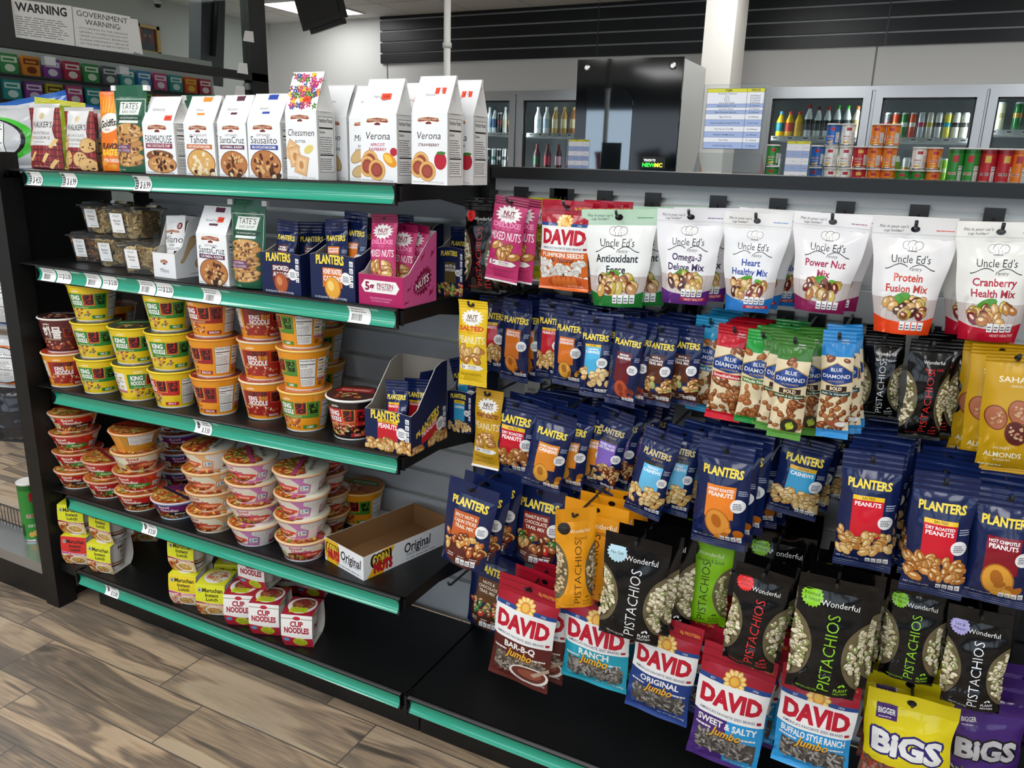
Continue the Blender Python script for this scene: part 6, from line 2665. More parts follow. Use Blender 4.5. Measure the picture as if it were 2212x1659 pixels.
# boxes at the back of that shelf
b4, w4 = nut_box((945, 1000), 640, .20, .11, .13, .15, ('NUTS &', 'CHOCOLATE'), '5a4a24', None, 'shadowed navy trail mix box at the back beside the pistachio bag', seed=36, nuts=['d9b060', '8a4a2a', '6aa03a', 'c23a2a'])
pack_in(b4, planters(.024, .15, '5a4a24', ('NUTS & CHOCOLATE',), None, 'slim', nuts=PEANUT, seed=43), .055, .15, 0, .05, .006, 'shadowed navy pack standing in the trail mix box')
b5, w5 = nut_box((826, 900), 560, .21, .10, .12, .155, ('TRAIL MIX',), '6a2a24', None, 'dark navy box half hidden behind the pink box', seed=37)
pack_in(b5, CSH, .06, .17, -.02, .05, .006, 'dark navy pack standing in the box behind the pink box')

# third shelf: peanut boxes
b6, w6 = nut_box((790, 888), 982, .008, .092, .15, .19, ('PEANUTS',), 'c81f2c', None, 'navy and red peanut box at the open end of the third shelf', k=2, seed=33, band='SALTED', nuts=PEANUT, twoside=True, rz=0)
PNT = planters(.026, .15, 'c81f2c', ('PEANUTS',), None, 'slim', band=('f0c22a', 'SALTED'), nuts=PEANUT, seed=44)
pack_in(b6, PNT, .06, .15, -.006, .05, .004, 'navy peanut pack slumped at the front of the peanut box', rx=-.25, ry=-.1)
pack_in(b6, PNT, .06, .15, .022, .09, .004, 'navy peanut pack behind the slumped one in the peanut box', rz=.3, rx=-.1)
pack_in(b6, PNT, .055, .165, .036, .118, .004, 'navy peanut pack standing against the high side of the peanut box', rz=1.1, rx=-.05)
b7, w7 = nut_box((966, 1018), 925, .20, .10, .13, .15, ('CASHEWS',), '3aa0cf', None, 'shadowed navy cashew box at the back of the third shelf', k=2, seed=34, band='SALTED', nuts=CASHEW)
pack_in(b7, planters(.026, .15, '3aa0cf', ('CASHEWS',), None, 'slim', nuts=CASHEW, seed=45), .06, .17, -.03, .05, .004, 'navy cashew pack sticking out of the shadowed cashew box', ry=-.3)

# ------------------------------------------------------------------ top shelf


def plaid_bag(px, pyb, y, top, lines_, lab, choc, seed):
    w = width(px[0], px[1], pyb, y)
    x = on_y((px[0]+px[1])/2, pyb, y).x
    zb = sz(0, x)
    h = on_y(top[0], top[1], y+.02).z-zb
    H = h*.93/w
    A = Art(H, seed)
    A.rect(0, 0, 1, H, '8c1a26')
    for i in range(7):
        A.rect(i/7+.02, 0, i/7+.035, H, '4a1018')
        A.rect(i/7+.07, 0, i/7+.075, H, 'c9a24a')
    for i in range(10):
        A.rect(0, H*i/10, 1, H*i/10+.03, '5a121c')
    A.poly([(.14, H), (.86, H), (.82, H*.66), (.92, H*.38), (.08, H*.38), (.18, H*.66)], 'd9d8d6')
    A.ell(.5, H*.86, .08, .07, 'c9b98a', 14)
    A.text("WALKER'S", .5, H*.72, .12, '1c1c1e', w=.62, b=.01)
    A.lines(.3, H*.67, .7, H*.69, 1, '6a6a6a')
    yy = H*.58
    for s in lines_:
        A.text(s, .5, yy, .06, '2a2a2c', w=.56, b=0)
        yy -= .1
    A.lines(.3, H*.43, .7, H*.45, 1, '6a6a6a')
    for cx, cy in ((.15, .45), (.85, .42), (.3, .2), (.68, .18), (.12, .1), (.85, .08)):
        if choc:
            cookie(A, cx, H*cy, .17, 'd9b070', '4a2618', 6, '9a6f38', .95)
        else:
            A.poly([(cx-.1, H*cy-.08), (cx-.03, H*cy-.11), (cx+.1, H*cy+.08), (cx+.03, H*cy+.11)], 'e2bf78')
    A.text('Net Wt. 125 g / 4.4 oz', .5, H*.04, .035, 'f0e2d8', b=0, maxw=.5)
    o = bag('shortbread_pouch', w, h, .05, A, .06, .01, kind='pouch', hcol='c9c9c8', fcol='8c1a26', base='8c1a26', seed=seed, fin='matte_film', hole=False, crimp=False, wt=.96, wb=1.05, back='6a121c')
    o.matrix_basis = T(x, y+.025, zb+h+.0006, .05, -.06)
    return tag(o, lab, 'cookie bag')


plaid_bag((62, 124), 363, .02, (96, 224), ('MINI SHORTBREAD', 'FINGERS'), 'silver and red plaid shortbread pouch nearest the end post', False, 61)
o = plaid_bag((136, 196), 365, .02, (168, 232), ('MINI CHOCOLATE', 'CHIP SHORTBREAD'), 'silver and red plaid chocolate chip pouch beside the orange pouch', True, 62)
copy_tree(o, T(o.location.x+.052, o.location.y+.055, o.location.z-.003, .35), 'silver and red plaid pouch half hidden behind the orange pouch')
# orange cracker pouch
w = width(214, 270, 365, .03)
x = on_y(240, 365, .03).x
h = on_y(250, 197, .05).z-sz(0, x)
H = h*.92/w
A = Art(H, 5)
A.rect(0, 0, 1, H, 'ee7a1c')
A.poly([(0, H*.5), (1, H*.62), (1, H), (0, H)], 'f08a1f')
for i in range(7):
    A.poly([(.1+i*.12, H*.78), (.2+i*.12, H*.78), (.18+i*.11, H*.99)], 'f8b43a')
A.ell(.42, H*.64, .4, .24, 'f2efe6', 24, .2)
A.text('Goldfish', .42, H*.64, .17, '2a1a14', w=.7, b=.03, sh=.2, rot=.12)
A.text('BAKED', .4, H*.55, .05, 'c2421a', b=.01)
A.text('FLAVOR', .5, H*.33, .14, '1c1410', w=.7, b=.05, sh=.2)
A.text('BLASTED', .52, H*.25, .14, 'f6d23a', w=.76, b=.05, sh=.2)
A.text('XTRA CHEDDAR', .55, H*.14, .08, 'f6efe0', w=.6, b=.03)
for cx, cy in ((.25, .1), (.6, .06), (.82, .4)):
    A.ell(cx, H*cy, .12, .06, 'f0a02a', 12)
    A.poly([(cx-.1, H*cy), (cx-.19, H*cy+.06), (cx-.19, H*cy-.06)], 'f0a02a')
o = bag('cracker_pouch', w, h, .05, A, .06, .01, kind='pouch', hcol='e8741c', fcol='ee7a1c', base='ee7a1c', seed=9, fin='matte_film', hole=False, crimp=False, back='d0641a')
o.matrix_basis = T(x, .06, sz(0, x)+h+.0006, .1, -.05)
tag(o, 'orange cracker pouch squeezed behind the green cookie pouch', 'cracker bag')
o = tate(0, (250, 314), 367, .004, (300, 184), 'green oatmeal cookie pouch on the top shelf beside the orange pouch', rz=.05, seed=23, d=.042)
copy_tree(o, T(o.location.x+.085, o.location.y+.14, o.location.z-.012, .1), 'green cookie pouch peeking out behind the thin and crispy bag')
G = 'white cookie bags on the top shelf'
farm_bag(0, (315, 383), 370, .008, 'FARMHOUSE', 'thin', 'MILK CHOCOLATE CHIP', '8a2a4a', (362, 210), 'white thin and crispy chocolate chip bag beside the green pouch', small='', seed=71, group=G, sticker=(.8, .1))
o, w_, h_ = farm_bag(0, (403, 468), 372, .008, 'Tahoe', 'soft', 'WHITE CHOCOLATE MACADAMIA', 'c8703a', (466, 209), 'white macadamia cookie bag with orange stripe', tagc='e0902a', small='8% CHOCOLATE', seed=72, group=G)
copy_tree(o, T(o.location.x-.035, o.location.y+.10, o.location.z-.0003), 'white cookie bag behind the gap before the orange striped one', G)
farm_bag(0, (475, 537), 375, .008, 'SantaCruz', 'soft', 'OATMEAL RAISIN', '5a2a52', (520, 207), 'white oatmeal raisin cookie bag on the top shelf', tagc='5a2a40', small='SOFT BAKED', seed=73, group=G)
farm_bag(0, (539, 610), 378, .008, 'Sausalito', 'soft', 'MILK CHOCOLATE MACADAMIA', '2a4a9a', (592, 204), 'white milk chocolate macadamia cookie bag with blue stripe', tagc='2a4aa8', small='SOFT BAKED', seed=74, group=G)
o, w_, h_ = farm_bag(0, (621, 688), 382, .006, 'Chessmen', 'chess', 'BUTTER', '6a6a6a', (667, 157), 'white butter cookie bag with flower-printed top', flowers=True, sticker=(.62, .22), seed=75, group=G, hfrac=.64)
o2, w_, h_ = farm_bag(0, (688, 752), 384, .085, 'Milano', 'milano', 'MILK|CHOCOLATE', '2a2a2a', (726, 186), 'plain topped white cookie bag behind the flower-printed one', seed=76, group=G)
farm_bag(0, (756, 822), 387, .055, 'Milano', 'milano', 'DOUBLE|CHOCOLATE', '1c1c1e', (795, 187), 'white double chocolate cookie bag half hidden by the apricot one', seed=77, group=G)
o, w_, h_ = farm_bag(0, (780, 858), 387, .004, 'Verona', 'verona', 'APRICOT|RASPBERRY', 'b82a5a', (840, 172), 'white apricot raspberry cookie bag', sticker=(.62, .42), seed=78, group=G)
copy_tree(o, T(o.location.x+.022, o.location.y+.085, o.location.z, 0), 'white cookie bag behind the gap between apricot and strawberry bags', G)
o, w_, h_ = farm_bag(0, (889, 966), 395, .004, 'Verona', 'verona', 'STRAWBERRY', '6a2a3a', (948, 166), 'white strawberry cookie bag at the end of the top shelf', sticker=(.68, .52), seed=79, group=G)
copy_tree(o, T(o.location.x+.012, o.location.y+.08, o.location.z, 0), 'white cookie bag standing behind the strawberry one at the shelf end', G)
# ------------------------------------------------------------------ bags on hooks, first row
PISTR = ['d9cda6', 'c2b48a', 'e6dcbc', 'a89c74', '8f9a5a']
MIX = ['b8763a', '8a4a2a', 'e0bd7a', '7a1f2a', 'd9a85c', '4a2024', 'c9b04a', 'c08848']
Y1, Y2, Y3, Y4, Y5 = .15, .125, .10, .06, .02
slim_chili = pistachio('d8322f', 101, 'e8322f', ('Sweet', 'Chili'), thick=.03, kind='pillow', txt='c8322f', crimp=True)
hang(slim_chili, (1040, 427), (1038, 632), 72, .17, 'slim black pistachio bag with red burst hanging beside the pink packs', behind=2, gap=.03)
hd = harvest('c0316c', '8a1446', 'DELUXE', 'MIXED NUTS', 102, 'ef8fb8')
hang(hd, (1106, 426), (1083, 609), 70, .13, 'pink mixed nut sleeve, front one on the first row', blab='pink mixed nut sleeve on the first row', behind=1, gap=.026, dx=.016, yaw=.05)
hang(hd, (1138, 432), (1128, 604), 62, .22, 'pink mixed nut sleeve on its own hook between the front pink one and lime one', behind=1, gap=.03, pegdx=.02, blab='pink mixed nut sleeve on the farther hook')
hang(harvest('b4c41f', '3a5a1a', 'SEA SALT', 'PISTACHIO', 103, '3f6a1a', 'f0f0e0', PISTR, 'IN-SHELL', '6g'), (1166, 432), (1162, 607), 70, .22, 'lime green pistachio sleeve half hidden by the red pumpkin seed bag', behind=1, gap=.03)
hang(david('PUMPKIN', 'dd6a22', 104, pumpkin=True), (1226, 433), (1216, 626), 108, Y1, 'red and orange pumpkin seed bag on the first row', behind=3, gap=.03, dx=.018)
for (tp, bt, w, title, tc, foot, sd, tint, topc, heart, nb, lab, dx) in (
        ((1338, 452), (1334, 662), 160, ('Antioxidant', 'Force'), '1f1f1f', '1f7a34', 111, 'f0f2ef', 'b8d8bc', False, 3, 'white nut mix pouch with green top and green foot', .022),
        ((1494, 452), (1479, 656), 148, ('Omega-3', 'Deluxe Mix'), '3a1f52', '5a2278', 112, 'f1f0f2', 'eeedf0', True, 1, 'white nut mix pouch with purple foot', .02),
        ((1638, 460), (1612, 672), 145, ('Heart', 'Healthy Mix'), '2a4aa0', '2a7ac8', 113, 'f0f1f2', 'f0efec', True, 2, 'white nut mix pouch with blue foot', .02),
        ((1802, 462), (1766, 673), 166, ('Power Nut', 'Mix'), 'a81f4a', '8a1f52', 114, 'f0eeef', 'f0eeee', False, 1, 'white nut mix pouch with maroon foot', .012),
        ((1981, 475), (1943, 720), 186, ('Protein', 'Fusion Mix'), 'c8402a', 'ee4a1c', 115, 'f1efee', 'f1f0ef', False, 1, 'white nut mix pouch with orange red foot', .0),
        ((2166, 480), (2128, 736), 196, ('Cranberry', 'Health Mix'), 'b01f3a', 'b8142f', 116, 'f0efe9', 'efede6', True, 1, 'white nut mix pouch with crimson foot at the photo edge', -.02)):
    hang(pantry(title, tc, foot, sd, MIX, tint, topc, heart), tp, bt, w, Y1, lab, 'nut pouch', nb, .045, dx=dx, yaw=.04)

# second row
hang(harvest('e8c21a', '7a5a0a', 'SALTED', 'PEANUTS', 121, 'd8481f', 'f8f4e0', PEANUT, 'WHOLE'), (1022, 648), (1021, 834), 62, .08, 'bright yellow salted peanut sleeve hanging by itself beside the shelf end', behind=0)


def slimnut(pan, words, sd, **k):
    return planters(.026, .16, pan, words, None, 'slim', seed=sd, **k)


sal = slimnut('c81f2c', ('PEANUTS',), 122, band=('f0c22a', 'SALTED'), nuts=PEANUT)
hang(sal, (1066, 640), (1064, 802), 62, .26, 'shadowed navy salted peanut bag behind the bright yellow sleeve', behind=2, gap=.03, dx=.012)
hrp = slimnut('d8741f', ('HONEY ROASTED', 'PEANUTS'), 123, big=(.45, .22, .22, 'e08a2f', 'b05a18'))
hang(hrp, (1120, 645), (1108, 823), 62, .21, 'slim navy honey roasted peanut bag with orange panel on the second row', behind=3, gap=.03, dx=.016)
hang(sal, (1196, 650), (1186, 818), 62, .21, 'slim navy salted peanut bag with red panel on the second row', behind=3, gap=.028, dx=.006)
hang(slimnut('d8741f', ('HONEY ROASTED', 'CASHEWS'), 124, big=(.45, .2, .22, 'd9a03a', 'a8681c')), (1236, 666), (1224, 833), 66, .16, 'slim navy cashew bag with orange panel on the second row', behind=4, gap=.026, dx=.008)
hang(slimnut('4fb4e0', ('CASHEWS', '2 SERVINGS'), 125, band=('f0c22a', 'SALTED'), nuts=CASHEW), (1291, 682), (1281, 858), 66, .11, 'slim navy cashew bag with light blue panel on the second row', behind=5, gap=.026, dx=.010)
hang(slimnut('6a1f28', ('SMOKED', 'ALMONDS'), 126, big=(.5, .2, .24, 'b8502f', '8a3420')), (1366, 692), (1338, 876), 66, .10, 'slim navy smoked almond bag with maroon panel on the second row', behind=5, gap=.026, dx=.013)
choc = slimnut('5a2f1f', ('NUTS &', 'CHOCOLATE', 'TRAIL MIX'), 127, nuts=['d9b070', 'c98f48', '8a4a26', '9ab86a'], brown='4a2418')
hang(choc, (1432, 702), (1412, 874), 70, .13, 'slim navy chocolate trail mix bag with brown panel on the second row', behind=2, gap=.03, dx=.045, blab='slim navy chocolate trail mix bag with brown panel', jit=1.5)
hang(choc, (1462, 690), (1452, 850), 66, .26, 'slim navy chocolate trail mix bag on the farther hook near the light blue almond bag', behind=1, gap=.03, blab='slim navy brown paneled trail mix bag on farther hook')
hang(diamond('2f9fd0', '2aa6d2', 'Roasted Salted', 131, namec='2a7a9a'), (1541, 684), (1511, 888), 68, .19, 'light blue almond bag next to the red almond bag', 'almond bag', 3, .03, dx=.004)
hang(diamond('c0182a', 'd0182f', 'Smokehouse', 132), (1592, 702), (1560, 905), 78, .14, 'red almond bag on the second row', 'almond bag', 4, .028, dx=.006)
hang(diamond('1f9a3a', '1f9a3a', 'Whole Natural', 133, namec='4a7a2a', nuts=['c07a42', 'b06a36', 'a85f30']), (1654, 714), (1622, 916), 76, .12, 'bright green almond bag on the second row', 'almond bag', 4, .03, dx=.008)
wb = diamond('3f7a2f', '5a9a3a', 'Wasabi & Soy Sauce', 134, True, extra='nori')
hang(wb, (1722, 724), (1692, 946), 76, .06, 'dark green wasabi almond bag in front on the second row', 'almond bag', 2, .03, dx=-.02, blab='dark green wasabi almond bag')
hang(wb, (1748, 714), (1742, 940), 70, .115, 'dark green wasabi almond bag beside its twin, nearer the blue one', 'almond bag', 2, .03, dx=.004, peg=False)
vn = diamond('2f86c8', '2f8fd0', "Salt 'n Vinegar", 135, True, extra='jug')
hang(vn, (1816, 714), (1796, 944), 72, .08, 'bright blue vinegar almond bag in front on the second row', 'almond bag', 2, .035, dx=.0, blab='bright blue vinegar almond bag')
hang(vn, (1826, 712), (1828, 934), 66, .12, 'bright blue vinegar almond bag just behind its twin, nearer the pistachios', 'almond bag', 1, .035, peg=False)
hang(pistachio('e6e6e6', 141, None, sub='Salt & Pepper', name='pistachio_bag', kind='pillow', thick=.032, crimp=True), (1912, 724), (1893, 902), 88, .16, 'small black pistachio bag with white upright lettering on the second row', behind=3, gap=.035)
hang(pistachio('d8322f', 142, None, sub='Sweet Chili', kind='pillow', thick=.034, crimp=True), (2018, 735), (1983, 946), 98, .11, 'small black pistachio bag with red lettering on the second row', behind=3, gap=.035, dx=.01, yaw=.15)
hang(pistachio('5a9a2f', 143, None, sub='Roasted & Salted', kind='pillow', thick=.034, crimp=True), (2106, 747), (2078, 936), 92, .16, 'small black pistachio bag with green lettering on the second row', behind=3, gap=.035)
hang(sahale(145), (2200, 758), (2168, 1026), 140, .08, 'large mustard glazed almond pouch cut by the photo edge', 'nut pouch', 3, .035, dx=-.016, blab='large mustard glazed almond pouch')

# third row
hang(harvest('c99a1a', '5a3a0a', 'HONEY ROASTED', 'PEANUTS', 151, '7a2a14', 'f4ead0', PEANUT, 'WHOLE'), (1058, 842), (1050, 1010), 58, .13, 'dark gold honey roasted peanut sleeve under the bright yellow one', behind=0, pegdx=.0, tag_=True)
S6 = dict(kind='small')
drp = planters(.036, .16, 'c8142a', ('DRY ROASTED', 'PEANUTS'), None, band=('f0c22a', 'SALTED'), nuts=['b8743a', 'a8622c', 'c98a4a'], seed=152)
hang(drp, (1118, 864), (1104, 1022), 94, .14, 'navy dry roasted peanut bag with red panel next to the gold sleeve', behind=4, gap=.035, dx=.02)
csh6 = planters(.036, .16, 'e08a2a', ('HONEY ROASTED', 'CASHEWS'), None, seed=153, big=(.45, .24, .2, 'e0a03a', 'b0701f'))
hang(csh6, (1205, 890), (1168, 1056), 82, .07, 'navy cashew bag with orange panel hanging askew on the third row', behind=4, gap=.04, dx=.028, yaw=.15)
mx6 = planters(.034, .16, '8a6ac8', ('MIXED NUTS', 'LESS THAN 50%'), None, seed=154, nuts=['c9a060', '8a4426', 'e0bd80'], deluxe=True, band=('3a3020', ' '))
hang(mx6, (1336, 884), (1290, 1058), 74, .15, 'navy mixed nut bag with purple panel on the third row', behind=3, gap=.038, dx=.018)
wc6 = planters(.034, .16, '6ac0ea', ('WHOLE', 'CASHEWS'), None, seed=155, nuts=CASHEW, deluxe=True, band=('3a3020', ' '))
hang(wc6, (1436, 930), (1384, 1112), 82, .07, 'navy whole cashew bag with pale blue panel, nearest on its hook', behind=4, gap=.04, dx=.028, blab='navy whole cashew bag with pale blue panel')
hr6 = planters(.04, .16, 'f0862a', ('HONEY ROASTED', 'PEANUTS'), None, seed=156, big=(.5, .25, .24, 'e89a3a', 'c06a1c'))
hang(hr6, (1572, 958), (1548, 1178), 122, .06, 'navy honey roasted peanut bag with bright orange panel in the middle of the wall', behind=5, gap=.04, dx=.010, yaw=-.05, blab='navy bright orange paneled peanut bag mid wall')
cs6 = planters(.036, .16, '3fa0d0', ('CASHEWS',), None, seed=157, band=('e0b02a', 'SALTED'), nuts=CASHEW)
hang(cs6, (1752, 948), (1706, 1112), 112, .14, 'navy cashew bag with sky blue panel hanging twisted by itself', behind=2, gap=.05, dx=.012, yaw=.1)
sp6 = planters(.04, .16, 'd01a2c', ('PEANUTS',), None, seed=158, band=('f4c82a', 'SALTED'), nuts=PEANUT)
hang(sp6, (1888, 976), (1858, 1228), 132, .0, 'large navy salted peanut bag with red panel and pale nuts', behind=5, gap=.04, dx=.004)
dr6 = planters(.04, .16, 'd01a2c', ('DRY ROASTED', 'PEANUTS'), None, seed=159, band=('f4c82a', 'SALTED'), nuts=['c9863f', 'b8702f', 'd99a54'])
hang(dr6, (2046, 1022), (2008, 1286), 144, -.03, 'large navy dry roasted peanut bag with red panel next to the photo edge one', behind=5, gap=.045, dx=.002, dz=.0, blab='large navy dry roasted peanut bag with red panel')
hc6 = planters(.04, .16, '8a1424', ('HOT CHIPOTLE', 'PEANUTS'), None, seed=160, big=(.5, .24, .26, 'e0a03a', 'b0681c'))
hang(hc6, (2186, 1060), (2142, 1302), 150, -.02, 'large navy hot chipotle peanut bag with dark red panel at the photo edge', behind=4, gap=.045, dx=.0, blab='large navy hot chipotle peanut bag at photo edge')

# fourth row
cj = trail(('SPICY NUTS &', 'CAJUN STICKS', 'TRAIL MIX'), 'c8622a', 161, ['b8602a', 'd98a3a', 'e0b060', '8a3a1c'])
hang(cj, (1024, 1046), (1000, 1218), 106, .03, 'navy trail mix pouch with orange panel hanging out beside the low bowl shelf', 'trail mix pouch', 3, .05, dx=.004, blab='navy trail mix pouch with orange panel')
pbc = trail(('PEANUT BUTTER', 'CHOCOLATE', 'TRAIL MIX'), '8a2a1c', 162, ['b86a3a', '2f8a3a', 'c82a2a', 'd9a860', '6a3018'])
hang(pbc, (1170, 1052), (1158, 1214), 112, .15, 'navy trail mix pouch with brown red panel and coloured candies', 'trail mix pouch', 3, .05, tag_=True)
GOLD = dict(bg='e89a14', txt='2a1a0a', wcol='f8f0dc', sub='Roasted', subc='2a1a0a', shine='matte_film', win=['c0a070', 'a8865a', 'd8bc8c'])
gp = pistachio('2a1a0a', 163, '1c140a', ('No', 'Shells'), name='pistachio_pouch', **GOLD)
hang(gp, (1246, 1098), (1240, 1312), 84, -.01, 'orange pistachio pouch swung round on its hook in front', 'pistachio pouch', 0, yaw=.6)
hang(gp, (1290, 1088), (1276, 1290), 138, .06, 'orange pistachio pouch facing out behind the swung one', 'pistachio pouch', 2, .045, dx=.018, peg=False)
ns = pistachio('e8e8e8', 164, 'b8dce8', ('No Salt',), name='pistachio_pouch')
hang(ns, (1382, 1160), (1356, 1376), 140, -.0, 'black pistachio pouch with pale blue burst and white lettering', 'pistachio pouch', 5, .042, dx=.014, yaw=.08)
gr = pistachio('1f2a0a', 165, '161c08', ('No', 'Shells'), bg='86c417', txt='1c240c', wcol='e8f0d0', sub='Roasted & Salted', subc='1c240c', name='pistachio_pouch', shine='matte_film', win=['a8a46a', '8f8f4a', 'c2ba84', '7a8a34'])
hang(gr, (1532, 1152), (1514, 1340), 112, .12, 'lime green pistachio pouch with black burst', 'pistachio pouch', 1, .045)
sc = pistachio('e0302f', 166, 'e8302f', ('Sweet', 'Chili'), name='pistachio_pouch')
hang(sc, (1656, 1228), (1612, 1434), 126, -.01, 'black pistachio pouch with red burst and red lettering', 'pistachio pouch', 1, .045, dx=.008)
rs = pistachio('8fd02a', 167, '8fd02a', ('Roasted', '& Salted'), name='pistachio_pouch')
hang(rs, (1690, 1150), (1668, 1345), 150, .17, 'black pistachio pouch with green burst far back behind the red lettered one', 'pistachio pouch', 3, .04)
hang(rs, (1812, 1248), (1768, 1494), 170, -.04, 'black pistachio pouch with green burst, biggest and nearest on the wall', 'pistachio pouch', 5, .05, dx=.010, yaw=.1)
hang(rs, (1990, 1262), (1954, 1466), 136, .03, 'black pistachio pouch with green burst under the dry roasted peanut bag', 'pistachio pouch', 4, .045, dx=.008)
sp = pistachio('f0f0f2', 168, 'b0a8e0', ('Salt &', 'Pepper'), name='pistachio_pouch')
hang(sp, (2122, 1318), (2090, 1526), 146, .02, 'black pistachio pouch with lilac burst near the photo edge', 'pistachio pouch', 4, .05, dx=.006)

# bottom row
ncp = trail(('NUTS &', 'CHOCOLATE', 'TRAIL MIX'), '6a4424', 171, ['d9b060', '8a4a2a', 'c23a2a', '3a8a4a', 'e0c080'], bowl='4a2418')
hang(ncp, (1072, 1196), (1048, 1352), 92, .24, 'navy trail mix pouch with brown panel low at the back', 'trail mix pouch', 1, .05, tag_=True)
hang(david('BAR-B-Q', '5a1f1c', 172, extra='bowl', seeds=['a89a8a', '8a7a6a', '6d6055']), (1146, 1256), (1118, 1474), 132, .04, 'red topped seed bag with brown lower half and sauce bowl', 'seed bag', 3, .045, dx=.018)
hang(david('RANCH', '22a0b8', 173), (1296, 1290), (1282, 1478), 146, .07, 'red topped seed bag with teal lower half', 'seed bag', 3, .05)
hang(david('ORIGINAL', '1f3f86', 174), (1452, 1338), (1414, 1544), 142, .06, 'red topped seed bag with dark blue lower half', 'seed bag', 3, .05, dx=.014)
hang(david('SWEET & SALTY', '4a2a78', 175, c2='2a9ad8'), (1600, 1408), (1556, 1650), 162, .05, 'red topped seed bag with purple and blue lower half', 'seed bag', 4, .05, dx=.006)
hang(david('BUFFALO STYLE RANCH', '2a96d4', 176), (1778, 1452), (1744, 1662), 176, .04, 'red topped seed bag with sky blue lower half', 'seed bag', 4, .05, dx=-.002)
hang(bigs('ecd91c', 177), (1972, 1505), (1944, 1702), 206, .06, 'yellow seed bag with big white lettering, nearest of its hook', 'seed bag', 3, .05, dx=-.002, dz=.006, blab='yellow seed bag with big white lettering')
hang(bigs('4a2a78', 178, 'c9c6c8', '1c1a22'), (2142, 1518), (2104, 1700), 190, .14, 'purple seed bag with big grey lettering at the corner of the photo', 'seed bag', 3, .05, blab='purple seed bag with big grey lettering', yaw=.3)

# single hooks that carry nothing in front: bare ends beside the low shelf
for (px, py, y, lab) in ((968, 1268, .05, 'bare black hook reaching out under the low bowl shelf'),):
    q = on_y(px, py, y)
    PEGS.append((make_peg(max(q.x, W+.03), q.z, y, lab, True), lab))
PEGS.pop(-2)
for t, lab in PEGS:
    w_ = lab.split()
    tag(t, lab if lab.startswith('bare') else 'black hook carrying the '+' '.join(w_[:11]), 'hook', 'black hooks in the slatted panel')
# ------------------------------------------------------------------ price list stand on the top cap
SY = D+.02


def price_list(w, h, rows, seed, head=('ITEMS', 'PRICES')):
    H = h/w
    A = Art(H, seed)
    A.rect(0, 0, 1, H, '2c3038')
    t = sum(r[2] for r in rows)
    y = H*.935
    A.rect(.006, H*.938, .70, H*.995, 'd9d52a')
    A.rect(.706, H*.938, .994, H*.995, 'd9d52a')
    A.text(head[0], .38, H*.966, .035, '1c1c1c', b=.02)
    A.text(head[1], .85, H*.966, .035, '1c1c1c', b=.02)
    for i, (a, b, n) in enumerate(rows):
        dh = H*.93*n/t
        c = 'e9ebf2' if i % 2 == 0 else '9fb2dc'
        A.rect(.006, y-dh+.004, .70, y, c)
        A.rect(.706, y-dh+.004, .994, y, c)
        m = len(a)
        for j in range(m):
            yy = y-dh*(j+.5)/m
            A.text(a[j], .36, yy, .026, '1c2230', b=.008, maxw=.6)
            if b[j]:
                A.text(b[j], .85, yy, .026, '1c2230', b=.008, maxw=.25)
        y -= dh
    return A


ROWS = [(('Wonderful Pistachios', '8 oz', '1.25 oz', '4.5 oz', '5.5 oz (NO Shell)'), ('', '$ 8.99/each', '$ 2.50/each', '$ 5.50/each', '$ 8.99/each'), 3.2), (('Sahale Snacks (1.5 oz)',), ('$ 2.50/each',), 1), (("Uncle Ed's Pantry",), ('$ 3.99/each',), .8), (('Blue Diamonds Almonds',), ('$ 3.00/each',), 1),
        (('Bigs (5.25 oz)',), ('$ 3.09/each',), 1.6), (("David's Sunflower Seeds (5.25 oz)",), ('$ 2.99 /each',), 1.8), (('Nut Harvest Trail Mix',), ('$ 3.09/each',), 1.6), (('Planters Trail Mix (6 oz)',), ('$ 3.99/each',), 1.6), (('Corn Nuts',), ('$ 1.25/each',), 1.4), (("David's Pumpkin Seeds",), ('$ 3.00/each',), 1.8)]
a, b = on_y(1508, 372, SY), on_y(1640, 374, SY)
c = on_y(1600, 182, SY)
zc = 1.3885
w, h = b.x-a.x+.006, c.z-zc
t = thing('price_stand', 'clear acrylic stand with a yellow headed price list on the black top', 'sign holder', T((a.x+b.x)/2, SY, zc, -.03))
m = MB()
m.box((-w/2, -.0025, .004), (w/2, .0025, h))
m.build('panel', 'acrylic', t)
m = MB()
m.add([(-w/2, -.03, 0), (w/2, -.03, 0), (w/2, .04, 0), (-w/2, .04, 0), (-w/2, -.03, .002), (w/2, -.03, .002), (w/2, .04, .002), (-w/2, .04, .002), (-w/2, -.004, .042), (w/2, -.004, .042)], [(3, 2, 1, 0), (4, 5, 9, 8), (5, 6, 9), (6, 7, 8, 9), (7, 4, 8)], 'ffffff')
m.build('foot', 'acrylic', t)
m = MB()
pw, ph = w-.016, h-.058
P = flat(pw, ph, (-pw/2, -.0032, .050))
m.grid(P, 'e9ebf2', smooth=False)
m.grid([[q+Vector((0, .0004, 0)) for q in r] for r in P], 'e9ebf2', smooth=False, flip=True)
m.art(P, price_list(pw, ph, ROWS, 3), lift=.0001)
m.build('price_list', 'ink', t)

